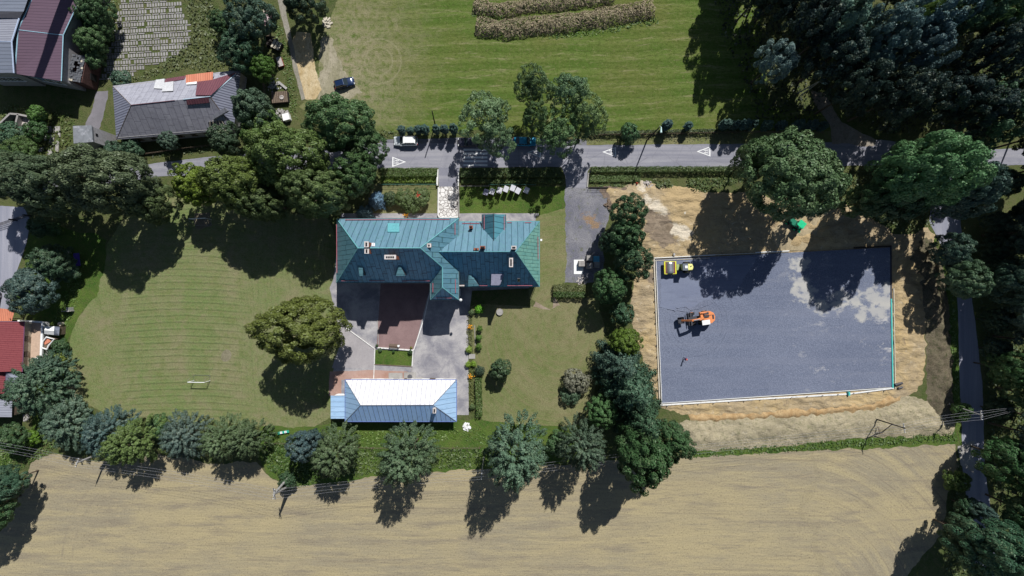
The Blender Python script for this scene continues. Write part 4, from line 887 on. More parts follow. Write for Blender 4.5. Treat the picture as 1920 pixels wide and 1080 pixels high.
# gabled stair projection on the north side
ge, gr_ = 6.6, 9.9
ga = G(904, 402, ge); gb = G(948, 402, ge); gm = G(926, 401.5, gr_); g1 = N2(905, 428); g2 = N2(948, 428); g3 = N2(926, 452)
g1 = Vector((ga.x, g1.y-.3, ge)); g2 = Vector((gb.x, g2.y-.3, ge)); g3 = Vector((gm.x, g3.y-.1, gr_))
r = MB(); r.poly([ga, g1, g3, gm], 0); r.poly([gm, g3, g2, gb], 1)
cw = roofmat('copper_gable_west', (.055, .19, .25), (.09, .26, .32), (.015, .05, .08), 'y', .95, cross=None); ce = roofmat('copper_gable_east', (.075, .24, .30), (.11, .31, .37), (.02, .06, .09), 'y', .95)
gable = r.build('gable_roof', [cw, ce], bb)
MB().prism([(ga.x+.2, g1.y, .0), (ga.x+.2, ga.y-.3, 0), (gb.x-.2, ga.y-.3, 0), (gb.x-.2, g1.y, 0)], [(ga.x+.2, g1.y, ge), (ga.x+.2, ga.y-.3, ge), (gb.x-.2, ga.y-.3, ge), (gb.x-.2, g1.y, ge)]).poly([(ga.x+.2, ga.y-.3, ge), (gb.x-.2, ga.y-.3, ge), (gm.x, ga.y-.3, gr_-.1)]).build('projection_wall', M['plaster'], bb)
for a, b in ((ga, g1), (gb, g2)): MB().tube([a, b], .09, 6).build('gutter', M['dark'], gable)
ridge(r := MB(), gm, g3, .06); r.build('ridge_capping', M['dark'], gable)
guard(bb, on_plane(908, 404, ga, g1, gm), on_plane(908, 430, ga, g1, gm)); guard(bb, on_plane(945.5, 405, gb, g2, gm), on_plane(945.5, 432, gb, g2, gm))
ch(963.5, 464, 9.5, 6.5, 14.2, 2, 'x', 10.5); ch(958.3, 492, 7.5, 17.5, 13.4, 4, 'y', 8); ch(893, 467, 9.5, 4, 12.5, 1, 'x', 10.5, 'brick', 'brick'); ch(905, 463.5, 10, 5, 13.4, 3, 'x', 10.5, 'brick', 'brick'); ch(883, 425.5, 7, 5.5, 8.4, 2, 'x', 5.5, 'brick', 'brick')
flat_dormer(bb, [(878, 514), (885, 516)], [(898, 536), (878, 537)], S2, M['copper_w'])
q = [S2(921.5, 514), S2(945, 514), S2(938, 535), S2(921.5, 535)]; up = 1.5
q2 = [Vector((v.x, v.y, q[0].z+.35+(.0 if i < 2 else -.5))) for i, v in enumerate(q)]
mb = MB(); mb.prism([v-Vector((0, 0, .2)) for v in q], q2); mb.build('dormer', M['felt'], bb)
q = [S2(970, 521), S2(975, 521), S2(975, 528), S2(970, 528)]; ns = (c2-d2).cross(r2-d2).normalized(); ns = ns if ns.z > 0 else -ns
sw = MB().prism([v for v in q], [v+ns*.12 for v in q]).build('skylight', M['concrete'], bb); qq = [v+ns*.13 for v in q]; cc = sum(qq, Vector())/4
MB().prism([cc+(v-cc)*.7 for v in qq], [cc+(v-cc)*.7+ns*.02 for v in qq]).build('pane', M['glass'], sw)
mb = MB(); p = S2(861, 535); mb.box((p.x+.45, p.y+.1, p.z+.15), (1.0, .5, .3)); mb.build('eave_ledge', M['stonecap'], bb)
MB().bar(G(1013, 450, 5), G(1016.5, 450, 5), .35, .3).build('floodlight', M['white'], bb)

# ---- white outbuilding in the yard
b = thing('outbuilding', 'long low outbuilding with hipped roof, white on its upper slope and tinted with reflected sky below', 'building', (-20, -21, 0))
e_, r_ = 3.0, 6.3
a = G(647, 712, e_); bq = G(856, 712, e_); c = G(856, 790.5, e_); d = G(647, 790.5, e_); p = G(676, 760, r_); q = G(812, 759.5, r_)
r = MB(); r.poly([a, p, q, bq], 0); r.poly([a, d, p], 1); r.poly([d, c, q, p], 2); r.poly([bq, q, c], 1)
r.prism([(v.x, v.y, e_-.18) for v in (d, c, bq, a)], [(v.x, v.y, e_-.03) for v in (d, c, bq, a)], 3)
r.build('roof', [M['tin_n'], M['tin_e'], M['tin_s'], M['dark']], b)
r = MB()
for u, v in ((p, q), (a, p), (d, p), (q, bq), (q, c)): ridge(r, u, v, .055)
r.build('ridge_capping', M['bluegrey'], b); r = MB()
for u, v in ((a, bq), (bq, c), (c, d), (d, a)): r.tube([u, v], .07, 6)
r.build('gutter', plain('blue_gutter', (.12, .17, .42), .5, .4), b)
wb = [(d.x+.4, d.y+.5), (c.x-.4, c.y+.5), (bq.x-.4, bq.y-.25), (a.x+.4, a.y-.25)]
walls(b, wb, -.02, e_-.1, M['whitewall']); windows(b, wb[2], wb[3], (1.7,), 6, 1.0, 1.1); windows(b, wb[0], wb[1], (1.7,), 5, 1.0, 1.1)
door(b, G(744, 712).x, wb[2][1], 0, 1.0); door(b, G(766, 712).x, wb[2][1], 0, 1.3); door(b, G(812, 712).x, wb[2][1], 0, 1.0)
c_ = G(814.5, 770, 6.6); chimney(b, (c_.x, c_.y), .42, .8, 3.6, 6.6, 2, 'whitewall', 'y')
a = G(620, 742, 2.8); bq = G(648, 742, 2.8); c = G(648, 785, 2.8); d = G(620, 785, 2.8)
lr = MB().prism([v-Vector((0, 0, .15)) for v in (d, c, bq, a)], [d, c, bq, a]).build('lean_to_roof', M['tin_e'], b)
walls(b, [(d.x+.25, d.y+.3), (wb[0][0]-.01, d.y+.3), (wb[0][0]-.01, a.y-.2), (a.x+.25, a.y-.2)], -.01, 2.6, M['whitewall'])
MB().prism([v for v in (G(626, 742, 2.83), G(646, 741, 2.83), G(645, 738, 2.83), G(634, 738, 2.83))], [v for v in (G(626, 742, 2.9), G(646, 741, 2.9), G(645, 738, 2.9), G(634, 738, 2.9))]).build('roof_edge', M['white'], b)
for name, x0, y0, x1, y1, hh in (('door_step', 729, 699, 755, 711, .18), ('door_step', 758, 698, 780, 711, .3), ('door_step', 783, 707, 794, 711, .15)):
    MB().prism([(G(x0, y0).x, G(x0, y0).y, 0), (G(x1, y0).x, G(x1, y0).y, 0), (G(x1, y1).x, G(x1, y1).y, 0), (G(x0, y1).x, G(x0, y1).y, 0)], [(G(x0, y0).x, G(x0, y0).y, hh), (G(x1, y0).x, G(x1, y0).y, hh), (G(x1, y1).x, G(x1, y1).y, hh), (G(x0, y1).x, G(x0, y1).y, hh)]).build(name, M['slab'], b)
c_ = G(769, 706); MB().lathe((c_.x, c_.y, .30), [(.0, .03), (.35, .03), (.45, .015), (.45, 0)], 14).build('doormat', plain('dark_mat', (.10, .10, .11), .9), b)

# ---- old barn with patched fibre-cement roof
b = thing('barn', 'old barn with patched grey fibre-cement roof, holes at one end and maroon patches', 'building', (-65, 34, 0))
e_, r_ = 3.4, 7.2
a = G(211, 161, e_); bq = G(452, 130, e_); c = G(438, 243, e_); d = G(218, 262, e_); p = G(246, 197, r_); q = G(394, 181, r_)
def lerp(u, v, t): return u+(v-u)*t
r = MB()
r.poly([a, p, q, bq], 0); r.poly([a, d, p], 1); r.poly([bq, q, c], 1)
h1 = lerp(d, c, .80); h2 = lerp(p, q, .90); m1 = lerp(h1, h2, .28); h3 = lerp(d, c, .955); m3 = lerp(h3, q, .30)
r.poly([d, h1, m1, lerp(h1, h2, 1.0), p], 2)
r.poly([h2, m1, m3, c, q], 2) if False else r.poly([h2, m1, m3, lerp(c, q, .3), q], 2)
r.poly([m3, h3, c, lerp(c, q, .3)], 2)
roof = r.build('roof', [M['eternit_l'], M['eternit2'], M['eternit']], b)
# bare rafters in the hole
mb = MB()
for t in (.80, .835, .87, .905, .94):
    u = lerp(d, c, t); mb.bar(u, lerp(u, q, .32), .10, .12)
mb.bar(lerp(h1, m1, .5)+Vector((0, 0, .05)), lerp(h3, m3, .5)+Vector((0, 0, .05)), .07, .08); mb.bar(h1, h3, .12, .12); mb.build('rafter', M['palewood'], b)
nn_ = Vector((0, 0, .05)); BN = lambda x, y: on_plane(x, y, a, bq, p)+nn_
BS = lambda x, y: on_plane(x, y, d, c, p)+nn_
def patch(name, pts, f, m, b, up=.08):
    v = [f(*k) for k in pts]; MB().prism(v, [k+Vector((0, 0, up)) for k in v]).build(name, m, b)
pale_sheet = plain('bleached_sheet', (.50, .50, .52), .8, .2, var=.15)
patch('roof_sheet', [(308, 167), (289, 166), (293, 150), (309, 148)], BN, pale_sheet, b); patch('roof_sheet', [(325, 171), (304, 172), (309, 155), (326, 153)], BN, pale_sheet, b, .1)
patch('roof_sheet', [(367, 179), (371, 153), (398, 150), (443, 136), (420, 157), (396, 179)], BN, M['maroon'], b, .07); patch('roof_sheet', [(309, 155), (311, 148), (349, 142), (346, 149)], BN, M['maroon'], b, .06)
patch('roof_sheet', [(349, 156), (349, 141), (400, 135), (399, 150)], lambda x, y: G(x, y, 4.7), M['orangetile'], b, .1); patch('roof_sheet', [(350, 159), (351, 155), (370, 153), (369, 158)], BN, M['white'], b, .12)
patch('roof_sheet', [(351, 197), (350, 188), (392, 183), (393, 193)], BS, M['maroon'], b, .08)
patch('roof_sheet', [(402, 225), (400, 217), (424, 203), (430, 209)], BS, M['eternit_l'], b, .35)
mb = MB(); mb.tube([p, lerp(p, q, .55)], .07, 6); mb.build('ridge_capping', M['maroon'], b); mb = MB(); mb.tube([lerp(p, q, .66), q, lerp(q, bq, .8)], .09, 6); mb.build('ridge_capping', plain('blue_white_capping', (.45, .58, .68), .5, .4), b)
mb = MB(); mb.tube([a, p], .05, 5); mb.tube([d, p], .05, 5); mb.tube([q, lerp(q, c, .7)], .05, 5); mb.build('hip_capping', M['wood'], b)
cen = (a+bq+c+d)/4
bw = [tuple((cen+(v-cen)*.955).to_2d()) for v in (d, c, bq, a)]; walls(b, bw, -.02, e_+.25, M['greywall']); windows(b, bw[0], bw[1], (1.8,), 7, .9, .9, 'wood'); windows(b, bw[2], bw[3], (1.8,), 6, .9, .9, 'wood')
door(b, (bw[3][0]+bw[0][0])/2, (bw[3][1]+bw[0][1])/2, math.pi/2+.05, 2.4, 2.5, 'wood')

# ---- small transformer tower
b = thing('transformer_tower', 'small tall tower with blotchy flat roof and blank grey walls beside the barn', 'building', (-75, 28, 0))
z = 6.4; cs = [G(138, 269, z), G(174, 266, z), G(171.5, 235, z), G(136.5, 236, z)]; cen = sum(cs, Vector())/4
MB().prism([v-Vector((0, 0, .22)) for v in cs], cs).build('roof', M['flatroof'], b)
tw = [tuple((cen+(v-cen)*.93).to_2d()) for v in cs]; walls(b, tw, -.02, z-.2, M['greywall'])
mx, my = (Vector(tw[1])+Vector(tw[2]))/2; MB().box((mx+.02, my+.1, z-1.2), (.1, .45, .45)).build('vent', M['black'], b); door(b, mx, my-.6, -math.pi/2, 1.0, 2.0, 'dark')

# ---- plum-roofed hall, top left
b = thing('hall', 'big hall with dull plum roof cut by a long shadow and pale blue edge trim', 'building', (-80, 46, 0))
z = 6.2; zr = 8.6
pA = G(28, 138, z); pB = G(115, 152, z); pC = G(118.5, 66, z+.2); pD = G(152, -6, z+.2); pD2 = G(175, -56, z); pE = G(90, -60, z+.9); pE1 = G(60, -2, z+.9); pF = G(34, 56, z+.9); pMr = G(190, -90, z)
r = MB(); r.poly([pA, pB, pC, pF], 0); r.poly([pF, pC, pD, pE1], 0); r.poly([pE1, pD, pD2, pE], 0)
lo = [pA, pB, pC, pD, pD2, pE, pE1, pF]; r.prism([v-Vector((0, 0, .3)) for v in lo], [v for v in lo], 1, cap=False)
r.build('roof', [M['plum'], M['dark']], b)
trim = plain('pale_blue_trim', (.30, .50, .60), .5, .4); mb = MB(); mb.tube([pA, pF, pE1, pE], .10, 6); mb.tube([pB, pC, pD, pD2], .08, 6); mb.tube([pF, pC], .07, 6); mb.build('edge_trim', trim, b)
cen = (pB+pC+pF+pA)/4
hw = [(pA.x+.2, pA.y+.4), (pB.x-.4, pB.y+.4), (pC.x-.4, pC.y), (pD.x-.4, pD.y), (pD2.x-.4, pD2.y+.4), (pE.x+.4, pE.y+.4), (pE1.x+.2, pE1.y), (pF.x+.2, pF.y)]
walls(b, hw, -.02, z-.2, M['greywall']); windows(b, hw[0], hw[1], (3.4,), 3, 1.4, 1.6)
patch('roof_sheet', [(48, 142), (84, 150), (82, 146), (46, 140)], lambda x, y: G(x, y, 5.4), trim, b)
# tall stack beyond the frame whose shadow crosses the roof
b = thing('brick_stack', 'tall brick stack beyond the top edge whose shadow band crosses the hall roof', 'chimney', (-76.2, 55.7, 0))
MB().tube([(-76.2, 55.7, 0), (-76.2, 55.7, 34)], [1.2, .68], 16).build('shaft', M['brick'], b, smooth=True); MB().lathe((-76.2, 55.7, 33.6), [(.72, 0), (.85, .2), (.85, .5), (.5, .5), (.5, .3)], 16).build('rim', M['concrete'], b)
# ---- grey hall beside it
b = thing('grey_hall', 'slate-blue hall with ribbed metal roof at the left edge of the photo', 'building', (-93, 45, 0))
z = 7.6
o1 = [G(-60, 72, z), G(32, 78, z-.0), G(23, 79, z)]; 
r = MB(); r.poly([G(-60, 75, z), G(-60, 136, z-.8), G(26, 137, z-.8), G(22, 78, z)], 0); r.poly([G(-60, 32, z+.0), G(-60, 75, z), G(22, 78, z), G(36, 34, z)], 1); r.poly([G(-60, -30, z+.25), G(-60, 20, z+.25), G(44, 22, z+.25), G(62, -30, z+.25)], 0)
r.build('roof', [M['bluegrey'], M['corr']], b)
mb = MB(); mb.tube([G(22, 78, z), G(26, 137, z-.8)], .12, 6); mb.tube([G(22, 78, z), G(36, 34, z), G(62, -30, z+.25)], .12, 6); mb.tube([G(-60, 76, z), G(22, 78, z)], .06, 6); mb.build('edge_trim', plain('lilac_trim', (.42, .50, .66), .5, .4), b)
walls(b, [tuple(v.to_2d()) for v in (G(-60, 134, z-.8), G(25, 135, z-.8), G(21, 78, z), G(30, 34, z), G(34, 22, z), G(48, -28, z), G(-60, -28, z))], -.02, z-1.1, M['greywall'])
MB().prism([v for v in (G(-60, 33, z), G(36, 34, z), G(44, 22, z), G(-60, 21, z))], [v for v in (G(-60, 33, z+.4), G(36, 34, z+.1), G(44, 22, z+.2), G(-60, 21, z+.2))]).build('clerestory', M['dark'], b)
windows(b, G(-60, 134, z-.8), G(25, 135, z-.8), (3.4,), 4, 1.4, 1.6)
# ---- ruined shed against the hall
b = thing('ruined_shed', 'ruined shed with broken mossy roof beside the plum-roofed hall', 'building', (G(165, 155).x, G(165, 155).y, 0))
z = 4.0; v = [G(124, 150, z), G(151, 155, z), G(160.5, 105, z), G(136, 101, z)]
mb = MB(); 
def bil(u, w): return lerp(lerp(v[0], v[1], u), lerp(v[3], v[2], u), w)
rr = random.Random(4); nu, nv = 7, 12
for i in range(nu):
    for j in range(nv):
        if (i in (2, 3) and j in (4, 5, 7, 8)) or rr.random() < .06: continue
        p0 = bil(i/nu, j/nv); p1 = bil((i+1)/nu-.008, j/nv); p2 = bil((i+1)/nu-.008, (j+1)/nv-.008); p3 = bil(i/nu, (j+1)/nv-.008); k = Vector((0, 0, rr.uniform(-.1, .1)))
        mi = 1 if (rr.random() < .03 or j == 0 and i < 3) else 0; mb.prism([x+k for x in (p0, p1, p2, p3)], [x+k+Vector((0, 0, .08)) for x in (p0, p1, p2, p3)], mi)
mb.build('roof', [plain('mossy_roof', (.10, .105, .12), .9, .1, var=.3, dirt=(.20, .20, .19)), M['palewood']], b)
cen = sum(v, Vector())/4; sw_ = [tuple((cen+(x-cen)*.95).to_2d()) for x in v]; mb = MB()
for i in range(4):
    p0 = Vector((*sw_[i], 0)); p1 = Vector((*sw_[(i+1) % 4], 0)); mb.bar(p0+Vector((0, 0, 1.9)), p1+Vector((0, 0, 1.9)), .25, 3.8)
mb.build('wall', plain('dark_brick', (.10, .055, .05), .9, .1, var=.3), b); mb = MB()  # dark brown brick, tone varied at random
px_ = (Vector(sw_[1])+Vector(sw_[2]))/2; mb.box((px_.x+.12, px_.y-.6, 1.6), (.12, 1.2, 1.5)); mb.build('window_opening', M['black'], b)
# ---- roofless ruin
b = thing('ruined_foundation', 'roofless ruin of pale low walls half swallowed by bushes', 'ruin', (G(35, 235).x, G(35, 235).y, 0))
mb = MB()
for x0, y0, x1, y1 in ((0, 230, 18, 213), (18, 213, 33, 214), (33, 214, 57, 219), (33, 214, 27, 238), (27, 238, 49, 243), (57, 219, 45, 262)):
    u = G(x0, y0, 1.5); w_ = G(x1, y1, 1.5); mb.bar((u.x, u.y, .74), (w_.x, w_.y, .74), .32, 1.5)
mb.build('wall', M['slab'], b); cc = G(42, 228); MB().box((cc.x+.5, cc.y, .2), (1.8, 1.6, .4)).build('rubble_floor', M['rubble'], b)

# ---- red-roofed house at the left edge
b = thing('house', 'house with red tiled roof, beige terrace and orange porch roof at the left edge', 'building', (-90, -12, 0))
e_ = 3.2; rz_ = 6.6
r = MB(); r.poly([G(-70, 603, rz_), G(-70, 697, rz_), G(42, 697, e_), G(46, 603, e_)][::-1], 0)
r.poly([G(-70, 697, rz_), G(-70, 738, rz_), G(9, 738, e_-.1), G(11, 697, e_-.1)][::-1], 0)
ra = [G(-70, 603, e_), G(46, 603, e_), G(42, 697, e_), G(11, 697, e_), G(9, 738, e_), G(-70, 738, e_)]
o_ = r.build('roof', [M['redtile']], b)
mb = MB(); mb.tube([G(46, 603, e_), G(42, 697, e_), G(11, 697, e_), G(9, 738, e_)], .07, 6); mb.tube([G(-5, 603, 4.7), G(46, 603, e_)], .05, 5); mb.build('gutter', plain('violet_gutter', (.16, .07, .14), .5, .4), b)
hw = [G(-70, 736, e_), G(7, 736, e_), G(8, 699, e_), G(39, 695, e_), G(43, 606, e_), G(-70, 606, e_)]; walls(b, [tuple(v.to_2d()) for v in hw], -.02, e_-.1, M['plaster'])
windows(b, tuple(hw[3].to_2d()), tuple(hw[4].to_2d()), (2.3,), 2, .9, .7, 'wood')
MB().poly([G(-20, 606, 3.2), G(41, 606, 3.2), G(-20, 606, 5.1)]).build('gable_wall', M['plaster'], b)
tz = 1.3; ta = [G(33, 697, tz), G(78, 692, tz), G(82, 604, tz), G(36, 601, tz)]
tb = MB().prism([(v.x, v.y, 0) for v in ta], [tuple(v) for v in ta], 0, True, 1).build('terrace', [M['whitewall'], M['beige']], b)
mb = MB(); up = Vector((0, 0, .35)); mb.bar(ta[1]+up*.5, ta[2]+up*.5, .38, .36); mb.bar(ta[2]+up*.5, ta[3]+up*.5, .26, .36); mb.build('parapet', M['white'], b)
c_ = G(68, 674, tz+.1); MB().box(c_, (.9, .7, .25)).build('skylight', M['white'], b).name; MB().box((c_.x, c_.y, tz+.235), (.6, .45, .03)).build('skylight_pane', M['glass'], b)
MB().prism([G(-30, 602, 2.5), G(22, 602, 2.5), G(28, 581, 2.8), G(-30, 575, 2.8)], [G(-30, 602, 2.6), G(22, 602, 2.6), G(28, 581, 2.9), G(-30, 575, 2.9)]).build('porch_roof', M['orangetile'], b)
mb = MB()
for px, py in ((18, 598), (24, 585), (-5, 590)): u = G(px, py, 2.9); mb.box((u.x, u.y, 1.45), (.14, .14, 2.9))
mb.build('porch_post', M['wood'], b)
r = MB(); r.poly([G(11, 732, 2.8), G(26, 733, 2.8), G(26, 712, 3.6), G(11, 698, 3.6)], 0); r.poly([G(26, 733, 2.8), G(42, 724, 2.8), G(26, 712, 3.6)], 1); r.poly([G(26, 712, 3.6), G(42, 724, 2.8), G(44, 700, 2.8), G(11, 698, 3.6)], 0)
r.build('annex_roof', [M['bluegrey'], M['corr']], b); walls(b, [tuple(v.to_2d()) for v in (G(12, 731, 2.8), G(26, 732, 2.8), G(41, 723, 2.8), G(43, 702, 2.8), G(12, 702, 2.8))], 0, 2.75, M['greywall'])
# ---- corrugated shed under it
b = thing('garden_shed', 'shed with pale corrugated roof below the red-roofed house', 'shed', (-95, -22, 0))
MB().prism([G(-50, 781, 3.3), G(22, 782, 3.3), G(23, 750, 2.9), G(-50, 746, 2.9)], [G(-50, 781, 3.4), G(22, 782, 3.4), G(23, 750, 3.0), G(-50, 746, 3.0)]).build('roof', M['corr'], b)
walls(b, [tuple(v.to_2d()) for v in (G(-50, 779, 3.3), G(20, 780, 3.3), G(21, 752, 2.9), G(-50, 748, 2.9))], 0, 2.9, M['wood']); door(b, G(20, 766, 3).x, G(20, 766, 3).y, -math.pi/2, 1.0, 2.0, 'dark')
# ---- little huts by the terrace
b = thing('tool_shed', 'small hut with white and teal-grey pitched roof right of the beige terrace', 'shed', (*G(95, 620).to_2d(), 0))
r = MB(); r.poly([G(83, 626, 1.8), G(101, 628, 1.8), G(101, 620.5, 2.3), G(83, 619, 2.3)], 0); r.poly([G(83, 619, 2.3), G(101, 620.5, 2.3), G(102, 612, 1.8), G(84, 612, 1.8)], 0); r.poly([G(101, 628, 1.8), G(110.5, 629, 1.7), G(112, 613, 1.7), G(102, 612, 1.8), G(101, 620.5, 2.3)], 1)
r.build('roof', [M['white'], M['bluegrey']], b); walls(b, [tuple(v.to_2d()) for v in (G(84, 626, 1.8), G(109, 628, 1.7), G(110, 613.5, 1.7), G(85, 613, 1.8))], 0, 1.72, M['wood'])
b = thing('garden_kiosk', 'open garden hut with brown inside and white curved rim below the white hut', 'shed', (*G(90, 647).to_2d(), 0))
vv = [G(78, 652, 1.6), G(88, 655, 1.6), G(91, 648, 1.6), G(102, 636, 1.6), G(87, 632, 1.6), G(80, 641, 1.6)]; MB().prism([(v.x, v.y, .0) for v in vv], [(v.x, v.y, 1.25) for v in vv]).build('body', M['wood'], b)
mb = MB(); mb.tube(vv+[vv[0]], .14, 6); mb.build('rim', M['white'], b); MB().box((*G(88, 640, 1.3).to_2d(), 1.3), (1.2, .8, .12), .5).build('counter', M['orangetile'], b)

# ================================================ TREES, SHRUBS, HEDGES
OLV = (.115, .125, .032); MID = (.072, .105, .028); DRK = (.045, .075, .026); GRY = (.075, .098, .062); BLU = (.070, .098, .085); YEL = (.155, .165, .022); PALE = (.105, .135, .055); FRD = (.020, .034, .030)  # FRD is near black: the wood's shade mixed into the leaf colour
